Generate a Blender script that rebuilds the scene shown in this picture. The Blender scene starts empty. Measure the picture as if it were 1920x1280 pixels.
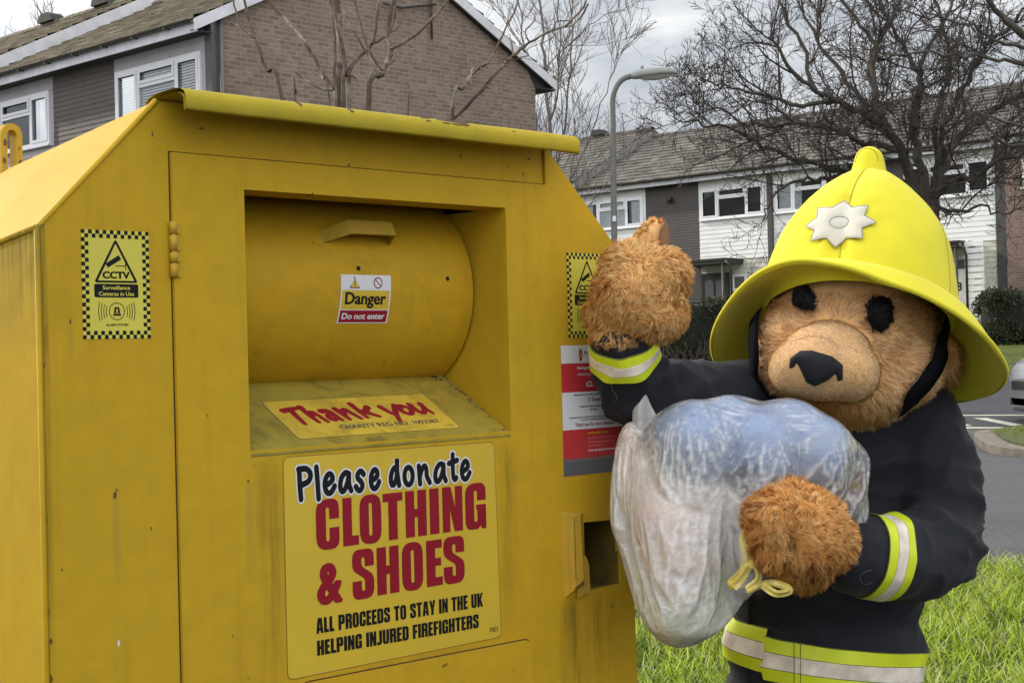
import bpy, bmesh, math, random
import numpy as np
from mathutils import Vector, Matrix, noise as mnoise
from mathutils.geometry import tessellate_polygon
from mathutils.bvhtree import BVHTree

scene = bpy.context.scene
COL = scene.collection
# ------------------------------------------------------------------ camera
FPX, PITCH, ROLL, CAMZ = 2900.0, 0.0079, 0.025, 1.5
_f = np.array([0, math.cos(PITCH), math.sin(PITCH)])
_u0 = np.array([0, -math.sin(PITCH), math.cos(PITCH)])
_x = np.array([1.0, 0, 0])
_r = math.cos(ROLL) * _x - math.sin(ROLL) * _u0
_u = math.sin(ROLL) * _x + math.cos(ROLL) * _u0
_c = np.array([0, 0, CAMZ])
cd = bpy.data.cameras.new('camera')
cam = bpy.data.objects.new('camera', cd)
COL.objects.link(cam)
m = Matrix.Identity(4)
for i in range(3):
    m[i][0], m[i][1], m[i][2], m[i][3] = _r[i], _u[i], -_f[i], _c[i]
cam.matrix_world = m
cd.sensor_width = 36.0
cd.lens = FPX / 1920 * 36.0
cd.clip_start = 0.05
cd.clip_end = 2000
scene.camera = cam


def ray(x, y):
    return _f * FPX + _r * (x - 960) - _u * (y - 640)


def at(x, y, Y):
    d = ray(x, y)
    return Vector(_c + d * (Y / d[1]))


# ------------------------------------------------------------------ light
SUN_AZ = Vector((-0.85, 0.53, 0)).normalized()      # towards the sun: left and behind the scene
SUN_EL = math.radians(27)
sund = bpy.data.lights.new('sun', 'SUN')
sund.energy = 2.35
sund.angle = math.radians(2.0)
sund.color = (1.0, 0.92, 0.78)
sun = bpy.data.objects.new('sun', sund)
COL.objects.link(sun)
_sd = Vector((SUN_AZ.x * math.cos(SUN_EL), SUN_AZ.y * math.cos(SUN_EL), math.sin(SUN_EL)))
sun.rotation_euler = (-_sd).to_track_quat('-Z', 'Y').to_euler()
sun.location = (-20, 15, 30)

world = bpy.data.worlds.new('World')
scene.world = world
world.use_nodes = True
nt = world.node_tree
nt.nodes.clear()


def N(nt, t, **kw):
    n = nt.nodes.new(t)
    for k, v in kw.items():
        setattr(n, k, v)
    return n


def MATH(nt, op, a, b=None, clamp=False):
    n = N(nt, 'ShaderNodeMath', operation=op, use_clamp=clamp)
    for i, v in enumerate((a, b)):
        if v is None:
            continue
        if isinstance(v, (int, float)):
            n.inputs[i].default_value = v
        else:
            nt.links.new(v, n.inputs[i])
    return n.outputs[0]


def MIX(nt, fac, a, b, blend='MIX'):
    n = N(nt, 'ShaderNodeMix', data_type='RGBA', blend_type=blend)
    for i, v in ((0, fac), (6, a), (7, b)):
        if isinstance(v, (int, float)):
            n.inputs[i].default_value = v
        elif isinstance(v, (tuple, list)):
            n.inputs[i].default_value = (*v[:3], 1)
        else:
            nt.links.new(v, n.inputs[i])
    return n.outputs[2]


def RAMP(nt, fac, stops):
    n = N(nt, 'ShaderNodeValToRGB')
    cr = n.color_ramp
    while len(cr.elements) < len(stops):
        cr.elements.new(0.5)
    for e, (p, c) in zip(cr.elements, stops):
        e.position = p
        e.color = (*c[:3], 1) if isinstance(c, (tuple, list)) else (c, c, c, 1)
    nt.links.new(fac, n.inputs[0])
    return n.outputs[0]


def NOISE(nt, vec, scale, detail=4, rough=0.55, dist=0.0, out=0):
    n = N(nt, 'ShaderNodeTexNoise')
    n.inputs['Scale'].default_value = scale
    n.inputs['Detail'].default_value = detail
    n.inputs['Roughness'].default_value = rough
    n.inputs['Distortion'].default_value = dist
    if vec is not None:
        nt.links.new(vec, n.inputs['Vector'])
    return n.outputs[out]


def MAPV(nt, vec, loc=(0, 0, 0), rot=(0, 0, 0), sc=(1, 1, 1)):
    n = N(nt, 'ShaderNodeMapping')
    n.inputs['Location'].default_value = loc
    n.inputs['Rotation'].default_value = rot
    n.inputs['Scale'].default_value = sc
    nt.links.new(vec, n.inputs['Vector'])
    return n.outputs[0]


# sky: Nishita seen through a broken bright overcast that is brighter overhead
sky = N(nt, 'ShaderNodeTexSky', sky_type='NISHITA')
sky.sun_disc = False
sky.sun_elevation = SUN_EL
sky.sun_rotation = math.atan2(SUN_AZ.x, SUN_AZ.y)
tc = N(nt, 'ShaderNodeTexCoord')
sep = N(nt, 'ShaderNodeSeparateXYZ')
nt.links.new(tc.outputs['Generated'], sep.inputs[0])
zc = MATH(nt, 'MAXIMUM', sep.outputs[2], 0.0)
den = MATH(nt, 'ADD', zc, 0.22)
cmb = N(nt, 'ShaderNodeCombineXYZ')
nt.links.new(MATH(nt, 'DIVIDE', sep.outputs[0], den), cmb.inputs[0])
nt.links.new(MATH(nt, 'DIVIDE', sep.outputs[1], den), cmb.inputs[1])
c1 = NOISE(nt, MAPV(nt, cmb.outputs[0], loc=(3.3, 1.7, 0)), 3.0, 7, 0.58, 0.5)
c2 = NOISE(nt, MAPV(nt, cmb.outputs[0], loc=(8.1, 4.7, 0)), 1.0, 3, 0.5)
cl = MATH(nt, 'ADD', MATH(nt, 'MULTIPLY', c1, 0.6), MATH(nt, 'MULTIPLY', c2, 0.4))
cloud = RAMP(nt, cl, [(0.38, (5.0, 5.3, 5.75)), (0.46, (6.7, 6.95, 7.3)), (0.535, (8.9, 8.95, 8.95)), (0.63, (10.8, 10.7, 10.4))])
# CIE-like overcast gradient: zenith brighter than the horizon
# unseen cloud behind the viewer, brightened to light the surfaces facing the camera
fro = MATH(nt, 'MULTIPLY', MATH(nt, 'MAXIMUM', MATH(nt, 'MULTIPLY', sep.outputs[1], -1.0), 0.0), 0.85)
grad = MATH(nt, 'ADD', MATH(nt, 'ADD', MATH(nt, 'MULTIPLY', zc, 1.0), 0.575), fro)
cl2 = N(nt, 'ShaderNodeVectorMath', operation='SCALE')
nt.links.new(cloud, cl2.inputs[0])
nt.links.new(grad, cl2.inputs['Scale'])
skymix = MIX(nt, 0.93, sky.outputs[0], cl2.outputs[0])
bg = N(nt, 'ShaderNodeBackground')
bg.inputs['Strength'].default_value = 0.10
# the veiled sun brightens the cloud on its own side
sdn = N(nt, 'ShaderNodeVectorMath', operation='DOT_PRODUCT')
nt.links.new(tc.outputs['Generated'], sdn.inputs[0])
sdn.inputs[1].default_value = tuple(_sd)
glow = MATH(nt, 'ADD', MATH(nt, 'MULTIPLY', MATH(nt, 'POWER', MATH(nt, 'MAXIMUM', sdn.outputs['Value'], 0.0), 3.0), 0.38), 1.0)
sk2 = N(nt, 'ShaderNodeVectorMath', operation='SCALE')
nt.links.new(skymix, sk2.inputs[0])
nt.links.new(glow, sk2.inputs['Scale'])
nt.links.new(sk2.outputs[0], bg.inputs['Color'])
wo = N(nt, 'ShaderNodeOutputWorld')
nt.links.new(bg.outputs[0], wo.inputs[0])

scene.view_settings.view_transform = 'Standard'
scene.view_settings.look = 'None'
scene.view_settings.exposure = 0.44
scene.view_settings.gamma = 1.0
scene.view_settings.use_curve_mapping = False
scene.render.engine = 'CYCLES'
scene.cycles.max_bounces = 10
scene.cycles.transparent_max_bounces = 16

# ------------------------------------------------------------------ materials


def newmat(name):
    mt = bpy.data.materials.new(name)
    mt.use_nodes = True
    nt = mt.node_tree
    nt.nodes.clear()
    out = N(nt, 'ShaderNodeOutputMaterial')
    b = N(nt, 'ShaderNodeBsdfPrincipled')
    nt.links.new(b.outputs[0], out.inputs[0])
    t = N(nt, 'ShaderNodeTexCoord')
    return mt, nt, b, t.outputs['Object'], out


def setc(nt, b, inp, v):
    if isinstance(v, (int, float)):
        b.inputs[inp].default_value = v
    elif isinstance(v, (tuple, list)):
        b.inputs[inp].default_value = (*v[:3], 1)
    else:
        nt.links.new(v, b.inputs[inp])


def bump(nt, b, h, strength, dist=0.01):
    n = N(nt, 'ShaderNodeBump')
    n.inputs['Strength'].default_value = strength
    n.inputs['Distance'].default_value = dist
    nt.links.new(h, n.inputs['Height'])
    nt.links.new(n.outputs[0], b.inputs['Normal'])


def simple(name, col, rough=0.6, metal=0.0, var=0.15, scale=8.0, bmp=0.0, bscale=60, spec=0.5, sheen=0.0):
    mt, nt, b, v, out = newmat(name)
    n1 = NOISE(nt, v, scale, 5, 0.6)
    lo = tuple(c * (1 - var) for c in col)
    hi = tuple(min(1, c * (1 + var)) for c in col)
    setc(nt, b, 'Base Color', RAMP(nt, n1, [(0.3, lo), (0.7, hi)]))
    b.inputs['Roughness'].default_value = rough
    b.inputs['Metallic'].default_value = metal
    b.inputs['Specular IOR Level'].default_value = spec
    if sheen:
        b.inputs['Sheen Weight'].default_value = sheen
    if bmp:
        bump(nt, b, NOISE(nt, v, bscale, 4, 0.6), bmp, 0.004)
    return mt


def paint_yellow(name, base, grime=0.35, green=0.25, rough=0.42):
    mt, nt, b, v, out = newmat(name)
    big = NOISE(nt, v, 1.7, 5, 0.6, 0.4)
    col = MIX(nt, MATH(nt, 'MULTIPLY', RAMP(nt, big, [(0.42, 0), (0.72, 1)]), green), base,
              (base[0] * 0.62, base[1] * 0.78, base[2] * 1.2))
    # faded vertical streaks
    st = NOISE(nt, MAPV(nt, v, sc=(9, 9, 0.55)), 3.0, 5, 0.65)
    col = MIX(nt, MATH(nt, 'MULTIPLY', RAMP(nt, st, [(0.55, 0), (0.8, 1)]), grime), col,
              (base[0] * 0.5, base[1] * 0.52, base[2] * 0.9 + 0.006))
    # fine mottling
    fm = NOISE(nt, v, 22, 6, 0.7)
    col = MIX(nt, MATH(nt, 'MULTIPLY', RAMP(nt, fm, [(0.35, 1), (0.6, 0)]), 0.13), col, (0.16, 0.10, 0.02))
    if name.startswith('grimy') or name.startswith('drum'):
        # smudges and settled dirt
        g1_ = NOISE(nt, MAPV(nt, v, sc=(1.0, 1.4, 1.4)), 13, 6, 0.72, 0.8)
        g2_ = NOISE(nt, v, 4.5, 4, 0.6)
        amt = 0.8 if name.startswith('grimy') else 0.25
        col = MIX(nt, MATH(nt, 'MULTIPLY', MATH(nt, 'MULTIPLY', RAMP(nt, g1_, [(0.46, 0), (0.66, 1)]), RAMP(nt, g2_, [(0.38, 0.15), (0.62, 1)])), amt), col, (0.075, 0.065, 0.02))
    # chips and specks
    sp = NOISE(nt, v, 31, 2, 0.5)
    sp2 = NOISE(nt, v, 3.1, 3, 0.5)
    chips = MATH(nt, 'MULTIPLY', RAMP(nt, sp, [(0.735, 0), (0.75, 1)]), RAMP(nt, sp2, [(0.45, 0), (0.6, 1)]))
    col = MIX(nt, chips, col, (0.035, 0.02, 0.012))
    setc(nt, b, 'Base Color', col)
    if name == 'bin_paint':
        # mildew streaks below the fold of the left side and along the left weld
        sx = N(nt, 'ShaderNodeSeparateXYZ')
        nt.links.new(v, sx.inputs[0])
        side = MATH(nt, 'LESS_THAN', sx.outputs[0], 0.012)
        zt = N(nt, 'ShaderNodeMapRange')
        zt.inputs['From Min'].default_value = 1.52
        zt.inputs['From Max'].default_value = 1.70
        nt.links.new(MATH(nt, 'ADD', sx.outputs[2], MATH(nt, 'MULTIPLY', sx.outputs[1], 0.128)), zt.inputs['Value'])
        s5 = MATH(nt, 'MULTIPLY', NOISE(nt, MAPV(nt, v, sc=(95, 95, 3.0)), 1.0, 6, 0.75), MATH(nt, 'ADD', 0.55, NOISE(nt, v, 9, 4, 0.6)))
        mk = MATH(nt, 'MULTIPLY', MATH(nt, 'MULTIPLY', side, zt.outputs[0]), RAMP(nt, s5, [(0.36, 0), (0.6, 1)]))
        below = MATH(nt, 'LESS_THAN', MATH(nt, 'ADD', sx.outputs[2], MATH(nt, 'MULTIPLY', sx.outputs[1], 0.128)), 1.692)
        col = MIX(nt, MATH(nt, 'MULTIPLY', MATH(nt, 'MULTIPLY', mk, below), 0.85), col, (0.12, 0.11, 0.025))
    setc(nt, b, 'Base Color', col)
    setc(nt, b, 'Roughness', RAMP(nt, big, [(0.3, rough + 0.10), (0.75, rough + 0.28)]))
    b.inputs['Specular IOR Level'].default_value = 0.12
    bump(nt, b, MATH(nt, 'ADD', NOISE(nt, v, 5, 3, 0.5), MATH(nt, 'MULTIPLY', fm, 0.06)), 0.16, 0.02)
    return mt


YB = (0.505, 0.312, 0.0175)
M = {}
M['bin'] = paint_yellow('bin_paint', YB)
M['bin_door'] = paint_yellow('bin_door_paint', (0.525, 0.320, 0.0175), 0.40, 0.32)
M['bin_lid'] = paint_yellow('mossy_bin_paint', (0.45, 0.335, 0.028), 0.5, 0.9, 0.55)
M['bin_shelf'] = paint_yellow('grimy_bin_paint', (0.36, 0.265, 0.035), 0.85, 0.9, 0.6)
M['drum'] = paint_yellow('drum_paint', (0.53, 0.310, 0.015), 0.3, 0.2, 0.30)
M['bin_old'] = paint_yellow('worn_bin_paint', (0.50, 0.31, 0.035), 0.8, 0.7, 0.6)
# the inside of the lock recess: dirty paint, with the hollow's shade painted in
M['recess_dirt_shade'] = simple('dirty_shaded_recess_paint', (0.13, 0.085, 0.012), 0.9, var=0.5, scale=14)
M['seam'] = simple('seam_shadow_gap', (0.05, 0.032, 0.008), 0.9)
M['rust'] = simple('rusty_metal', (0.11, 0.055, 0.028), 0.85, var=0.5, scale=20, bmp=0.3)
M['black'] = simple('black_ink', (0.008, 0.009, 0.011), 0.55, spec=0.15, var=0.05)
M['charcoal'] = simple('charcoal_print', (0.05, 0.055, 0.06), 0.45, var=0.05)
M['red_ink'] = simple('red_ink', (0.24, 0.010, 0.022), 0.5, spec=0.15, var=0.08)
M['red_notice'] = simple('red_notice_print', (0.46, 0.03, 0.035), 0.4, var=0.06)
M['white_print'] = simple('white_print', (0.62, 0.63, 0.66), 0.4, var=0.03)
M['slate_print'] = simple('slate_print', (0.10, 0.105, 0.115), 0.4, var=0.05)
M['sign_yellow'] = simple('sign_yellow', (0.56, 0.39, 0.03), 0.38, var=0.07, scale=5)
M['cctv_yellow'] = simple('cctv_sticker_yellow', (0.56, 0.50, 0.06), 0.4, var=0.05)
M['shelf_sign'] = paint_yellow('grimy_sticker_yellow', (0.60, 0.41, 0.045), 0.7, 0.4, 0.5)
M['stone_black'] = simple('black_hole', (0.004, 0.004, 0.004), 0.9)
M['brown_ink'] = simple('brown_ink', (0.16, 0.06, 0.03), 0.5)

# ------------------------------------------------------------------ mesh helpers


def tag(o, label=None, cat=None, group=None, kind=None):
    if label:
        o['label'] = label
    if cat:
        o['category'] = cat
    if group:
        o['group'] = group
    if kind:
        o['kind'] = kind
    return o


def thing(name, label, cat, loc=(0, 0, 0), rotz=0.0, group=None):
    o = bpy.data.objects.new(name, None)
    o.empty_display_size = 0.2
    COL.objects.link(o)
    o.location = loc
    o.rotation_euler = (0, 0, rotz)
    return tag(o, label, cat, group)


def link(o, parent=None, keep=False):
    COL.objects.link(o)
    if parent is not None:
        o.parent = parent
        if keep and parent.parent is None:   # vertices are in world space under an unrotated root
            o.matrix_parent_inverse = Matrix.Translation(-Vector(parent.location))
    return o


class MB:
    def __init__(s):
        s.v, s.f, s.m, s.sm = [], [], [], []

    def add(s, vs, fs, mi=0, smooth=False):
        b = len(s.v)
        s.v.extend([tuple(p) for p in vs])
        for f in fs:
            s.f.append([b + i for i in f])
            s.m.append(mi)
            s.sm.append(smooth)
        return s

    def box(s, a, b, mi=0, bev=0.0):
        x0, y0, z0 = [min(p, q) for p, q in zip(a, b)]
        x1, y1, z1 = [max(p, q) for p, q in zip(a, b)]
        if bev <= 0:
            vs = [(x0, y0, z0), (x1, y0, z0), (x1, y1, z0), (x0, y1, z0), (x0, y0, z1), (x1, y0, z1), (x1, y1, z1), (x0, y1, z1)]
            fs = [(0, 3, 2, 1), (4, 5, 6, 7), (0, 1, 5, 4), (1, 2, 6, 5), (2, 3, 7, 6), (3, 0, 4, 7)]
            return s.add(vs, fs, mi)
        bm = bmesh.new()
        bmesh.ops.create_cube(bm, size=1)
        for v in bm.verts:
            v.co = ((x0 + x1) / 2 + v.co.x * (x1 - x0), (y0 + y1) / 2 + v.co.y * (y1 - y0), (z0 + z1) / 2 + v.co.z * (z1 - z0))
        bmesh.ops.bevel(bm, geom=bm.edges[:], offset=bev, segments=2, affect='EDGES', profile=0.5)
        bm.verts.index_update()
        s.add([v.co for v in bm.verts], [[v.index for v in f.verts] for f in bm.faces], mi)
        bm.free()
        return s

    def quad(s, a, b, c, d, mi=0):
        return s.add([a, b, c, d], [(0, 1, 2, 3)], mi)

    def prism(s, poly, axis, t0, t1, mi=0, holes=()):
        """poly = 2D outline extruded along axis 'x','y' or 'z' from t0 to t1 (holes allowed)"""
        def P(p, t):
            return {'x': (t, p[0], p[1]), 'y': (p[0], t, p[1]), 'z': (p[0], p[1], t)}[axis]
        loops = [list(poly)] + [list(h) for h in holes]
        flat = [p for l in loops for p in l]
        tris = tessellate_polygon([[Vector((p[0], p[1], 0)) for p in l] for l in loops])
        n = len(flat)
        vs = [P(p, t0) for p in flat] + [P(p, t1) for p in flat]
        fs = [tuple(t) for t in tris] + [tuple(i + n for i in reversed(t)) for t in tris]
        k = 0
        for l in loops:
            for i in range(len(l)):
                j = (i + 1) % len(l)
                fs.append((k + i, k + j, k + j + n, k + i + n))
            k += len(l)
        return s.add(vs, fs, mi)

    def tube(s, pts, rads, n=8, mi=0, smooth=True, cap=True, flat=None):
        pts = [Vector(p) for p in pts]
        if isinstance(rads, (int, float)):
            rads = [rads] * len(pts)
        vs, fs = [], []
        prev = None
        for i, p in enumerate(pts):
            t = (pts[min(i + 1, len(pts) - 1)] - pts[max(i - 1, 0)])
            if t.length < 1e-9:
                t = Vector((0, 0, 1))
            t.normalize()
            if prev is None:
                a = Vector((0, 0, 1)) if abs(t.z) < 0.9 else Vector((1, 0, 0))
                prev = t.cross(a).normalized()
            e1 = (prev - t * prev.dot(t))
            if e1.length < 1e-6:
                e1 = t.orthogonal()
            e1.normalize()
            prev = e1
            e2 = t.cross(e1)
            for k in range(n):
                an = 2 * math.pi * k / n
                vs.append(p + (e1 * math.cos(an) + e2 * math.sin(an)) * rads[i])
        for i in range(len(pts) - 1):
            for k in range(n):
                k2 = (k + 1) % n
                fs.append((i * n + k, i * n + k2, (i + 1) * n + k2, (i + 1) * n + k))
        if cap:
            fs.append(tuple(reversed(range(n))))
            fs.append(tuple((len(pts) - 1) * n + k for k in range(n)))
        return s.add(vs, fs, mi, smooth)

    def grid(s, rows, mi=0, smooth=True, closed=False):
        """rows = list of equally long point lists"""
        n = len(rows[0])
        vs = [p for r in rows for p in r]
        fs = []
        for i in range(len(rows) - 1):
            for k in range(n if closed else n - 1):
                k2 = (k + 1) % n
                fs.append((i * n + k, i * n + k2, (i + 1) * n + k2, (i + 1) * n + k))
        return s.add(vs, fs, mi, smooth)

    def ell(s, c, r, mi=0, nu=16, nv=10, rot=None):
        rows = []
        for i in range(nv + 1):
            th = math.pi * i / nv
            row = []
            for k in range(nu):
                ph = 2 * math.pi * k / nu
                p = Vector((r[0] * math.sin(th) * math.cos(ph), r[1] * math.sin(th) * math.sin(ph), r[2] * math.cos(th)))
                if rot is not None:
                    p = rot @ p
                row.append(Vector(c) + p)
            rows.append(row)
        return s.grid(rows, mi, True, True)

    def build(s, name, mats, parent=None, keep=False, weld=False):
        me = bpy.data.meshes.new(name)
        me.from_pydata(s.v, [], s.f)
        mats = mats if isinstance(mats, (list, tuple)) else [mats]
        for mt in mats:
            me.materials.append(mt)
        me.polygons.foreach_set('material_index', s.m)
        me.polygons.foreach_set('use_smooth', s.sm)
        bm = bmesh.new()
        bm.from_mesh(me)
        if weld:
            bmesh.ops.remove_doubles(bm, verts=bm.verts, dist=1e-5)
        bmesh.ops.recalc_face_normals(bm, faces=bm.faces)
        bm.to_mesh(me)
        bm.free()
        me.update()
        return link(bpy.data.objects.new(name, me), parent, keep)


def np_mesh(name, V, F, mats, parent=None, keep=False, smooth=True, col=None, mi=None):
    V = np.asarray(V, dtype=np.float32)
    F = np.asarray(F, dtype=np.int32)
    k = F.shape[1]
    me = bpy.data.meshes.new(name)
    me.vertices.add(len(V))
    me.vertices.foreach_set('co', V.ravel())
    me.loops.add(F.size)
    me.loops.foreach_set('vertex_index', F.ravel())
    me.polygons.add(len(F))
    me.polygons.foreach_set('loop_start', np.arange(0, F.size, k, dtype=np.int32))
    me.polygons.foreach_set('loop_total', np.full(len(F), k, dtype=np.int32))
    for mt in (mats if isinstance(mats, (list, tuple)) else [mats]):
        me.materials.append(mt)
    if mi is not None:
        me.polygons.foreach_set('material_index', np.asarray(mi, dtype=np.int32))
    me.polygons.foreach_set('use_smooth', np.full(len(F), smooth))
    if col is not None:
        a = me.color_attributes.new('tint', 'FLOAT_COLOR', 'POINT')
        c4 = np.ones((len(V), 4), dtype=np.float32)
        c4[:, :3] = np.asarray(col, dtype=np.float32).reshape(len(V), -1)
        a.data.foreach_set('color', c4.ravel())
    me.update(calc_edges=True)
    me.validate()
    return link(bpy.data.objects.new(name, me), parent, keep)


def union(blobs, voxel, smooth_it=6, sm=0.5):
    """voxel union of spheres/capsule chains -> (V, F) numpy, quads"""
    bm = bmesh.new()
    for b in blobs:
        if len(b) == 2 and not hasattr(b[1], '__len__'):
            b = [(b[0], (b[1],) * 3, None)]
        else:
            b = [b]
        for c, r, rot in b:
            res = bmesh.ops.create_icosphere(bm, subdivisions=3, radius=1)
            for v in res['verts']:
                p = Vector((v.co.x * r[0], v.co.y * r[1], v.co.z * r[2]))
                if rot is not None:
                    p = rot @ p
                v.co = Vector(c) + p
    me = bpy.data.meshes.new('tmp')
    bm.to_mesh(me)
    bm.free()
    o = bpy.data.objects.new('tmp', me)
    COL.objects.link(o)
    md = o.modifiers.new('r', 'REMESH')
    md.mode = 'VOXEL'
    md.voxel_size = voxel
    if smooth_it:
        s = o.modifiers.new('s', 'SMOOTH')
        s.factor = sm
        s.iterations = smooth_it
    dg = bpy.context.evaluated_depsgraph_get()
    e = o.evaluated_get(dg)
    m2 = e.to_mesh()
    V = np.empty(len(m2.vertices) * 3, dtype=np.float32)
    m2.vertices.foreach_get('co', V)
    V = V.reshape(-1, 3).copy()
    F = np.array([list(p.vertices) for p in m2.polygons if len(p.vertices) == 4], dtype=np.int32)
    e.to_mesh_clear()
    bpy.data.objects.remove(o)
    bpy.data.meshes.remove(me)
    return V, F


def chain(pts, step=0.25):
    """dense spheres along (point, radius) list"""
    out = []
    for (a, ra), (b, rb) in zip(pts[:-1], pts[1:]):
        a, b = Vector(a), Vector(b)
        n = max(2, int((b - a).length / (min(ra, rb) * step)))
        for i in range(n + 1):
            t = i / n
            out.append((a.lerp(b, t), ra + (rb - ra) * t))
    return out


def vnormals(V, F):
    a, b, c, d = (V[F[:, i]] for i in range(4))
    fn = np.cross(c - a, d - b)
    N_ = np.zeros_like(V)
    for i in range(4):
        np.add.at(N_, F[:, i], fn)
    return N_ / (np.linalg.norm(N_, axis=1, keepdims=True) + 1e-12)


def fbm(p, oct=3):
    return mnoise.fractal(Vector(p), 1.0, 2.0, oct)


def ridge(p):
    return 1 - abs(mnoise.noise(Vector(p)))


def text2d(body, shear=0.0, offset=0.0, spacing=1.0, res=3):
    cu = bpy.data.curves.new('tmp', 'FONT')
    cu.body = body
    cu.shear = shear
    cu.offset = offset
    cu.space_character = spacing
    cu.resolution_u = res
    o = bpy.data.objects.new('tmp', cu)
    COL.objects.link(o)
    dg = bpy.context.evaluated_depsgraph_get()
    e = o.evaluated_get(dg)
    me = e.to_mesh()
    vs = [(v.co.x, v.co.y) for v in me.vertices]
    fs = [tuple(p.vertices) for p in me.polygons]
    e.to_mesh_clear()
    bpy.data.objects.remove(o)
    bpy.data.curves.remove(cu)
    return vs, fs


def fit2d(vs, x0, y0, x1, y1):
    ax, bx = min(v[0] for v in vs), max(v[0] for v in vs)
    ay, by = min(v[1] for v in vs), max(v[1] for v in vs)
    return [(x0 + (v[0] - ax) / (bx - ax) * (x1 - x0), y0 + (v[1] - ay) / (by - ay) * (y1 - y0)) for v in vs]


def rpoly(pts, n=6):
    """outline with rounded corners; each point is (x, y) or (x, y, radius)"""
    out = []
    L = len(pts)
    for i, p in enumerate(pts):
        r = p[2] if len(p) > 2 else 0
        P = Vector(p[:2])
        if r <= 0:
            out.append((P.x, P.y))
            continue
        A, B = Vector(pts[i - 1][:2]), Vector(pts[(i + 1) % L][:2])
        d1, d2 = (A - P), (B - P)
        l1, l2 = d1.length, d2.length
        d1.normalize()
        d2.normalize()
        ang = d1.angle(d2)
        t = min(r / math.tan(ang / 2), l1 * 0.499, l2 * 0.499)
        a, b = P + d1 * t, P + d2 * t
        for k in range(n + 1):
            q = k / n
            out.append(tuple(a * (1 - q) ** 2 + P * 2 * q * (1 - q) + b * q * q))
    return out


def tess(outer, holes=()):
    loops = [outer] + list(holes)
    tr = tessellate_polygon([[Vector((p[0], p[1], 0)) for p in l] for l in loops])
    return [p for l in loops for p in l], [tuple(t) for t in tr]
# ------------------------------------------------------------------ ground, road, verges
SL = 0.042


def gz(y):
    return max(0.0, min(1.65, SL * (y - 5)))


def grass_ground(name, c1, c2, c3):
    mt, nt, b, v, out = newmat(name)
    n1 = NOISE(nt, v, 3.0, 6, 0.65)
    n2 = NOISE(nt, v, 26.0, 5, 0.7)
    col = RAMP(nt, n1, [(0.35, c1), (0.55, c2), (0.72, c3)])
    col = MIX(nt, RAMP(nt, n2, [(0.35, 0.75), (0.62, 0)]), col, (0.022, 0.024, 0.008))
    setc(nt, b, 'Base Color', col)
    b.inputs['Roughness'].default_value = 0.95
    bump(nt, b, n2, 0.9, 0.03)
    return mt


M['soil'] = grass_ground('turf_soil', (0.02, 0.026, 0.01), (0.03, 0.04, 0.012), (0.04, 0.036, 0.018))
M['verge'] = grass_ground('verge_turf', (0.07, 0.11, 0.025), (0.10, 0.13, 0.035), (0.13, 0.11, 0.06))


def asphalt(name, base):
    mt, nt, b, v, out = newmat(name)
    ag = N(nt, 'ShaderNodeTexVoronoi')
    ag.inputs['Scale'].default_value = 70
    nt.links.new(v, ag.inputs['Vector'])
    n1 = NOISE(nt, MAPV(nt, v, sc=(0.35, 1.6, 1)), 1.1, 6, 0.65)
    n2 = NOISE(nt, v, 40, 4, 0.7)
    col = RAMP(nt, ag.outputs['Color'], [(0.1, tuple(c * 0.55 for c in base)), (0.9, tuple(c * 1.7 for c in base))])
    col = MIX(nt, 0.45, col, tuple(c * 1.05 for c in base))
    col = MIX(nt, MATH(nt, 'MULTIPLY', RAMP(nt, n1, [(0.35, 0), (0.7, 1)]), 0.5), col, tuple(c * 0.5 for c in base))
    # cracks and damp patches
    ck = NOISE(nt, MAPV(nt, v, sc=(0.6, 3.5, 1)), 2.2, 6, 0.7, 0.6)
    col = MIX(nt, MATH(nt, 'MULTIPLY', RAMP(nt, ck, [(0.64, 0), (0.67, 1)]), 0.7), col, tuple(c * 0.25 for c in base))
    setc(nt, b, 'Base Color', col)
    b.inputs['Roughness'].default_value = 0.85
    bump(nt, b, MATH(nt, 'ADD', n2, ag.outputs['Distance']), 0.5, 0.006)
    return mt


M['asphalt'] = asphalt('asphalt', (0.068, 0.068, 0.071))
M['kerb'] = simple('worn_kerb_stone', (0.16, 0.135, 0.11), 0.9, var=0.35, scale=6, bmp=0.5, bscale=30)
M['line'] = simple('worn_road_paint', (0.62, 0.58, 0.45), 0.7, var=0.25, scale=9)

ys = [-20, -8, 0, 3, 5] + [5 + 1.3 * i for i in range(1, 31)] + [44.3, 46, 60, 90, 160, 300, 600]
xs = list(np.linspace(-300, 300, 61))
rows = [[(x, y, gz(y)) for x in xs] for y in ys]
tag(MB().grid(rows, 0, False).build('ground', M['soil']), kind='structure')


def strip(name, x0, x1, y0, y1, dz, mat, kind='structure', n=12):
    rows = [[(x, y, gz(y) + dz) for x in (x0, x1)] for y in np.linspace(y0, y1, n)]
    o = MB().grid(rows, 0, False).build(name, mat)
    return tag(o, kind=kind)


def ragged(name, y0, y1, dz, mat, amp, x0=-60, x1=60, st=0.12):
    r0, r1 = [], []
    x = x0
    while x <= x1:
        d = amp * fbm((x * 1.7, y0, 0.3), 4)
        r0.append((x, y0 + d, gz(y0 + d) + dz))
        r1.append((x, y1, gz(y1) + dz))
        x += st if -2 < x < 8 else 1.0
    return tag(MB().grid([r0, r1], 0, False).build(name, mat), kind='structure')


ragged('road', 9.12, 25.2, 0.004, M['asphalt'], 0.10)

# verge island with a curved kerbed end (real 0.1 m step)


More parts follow.
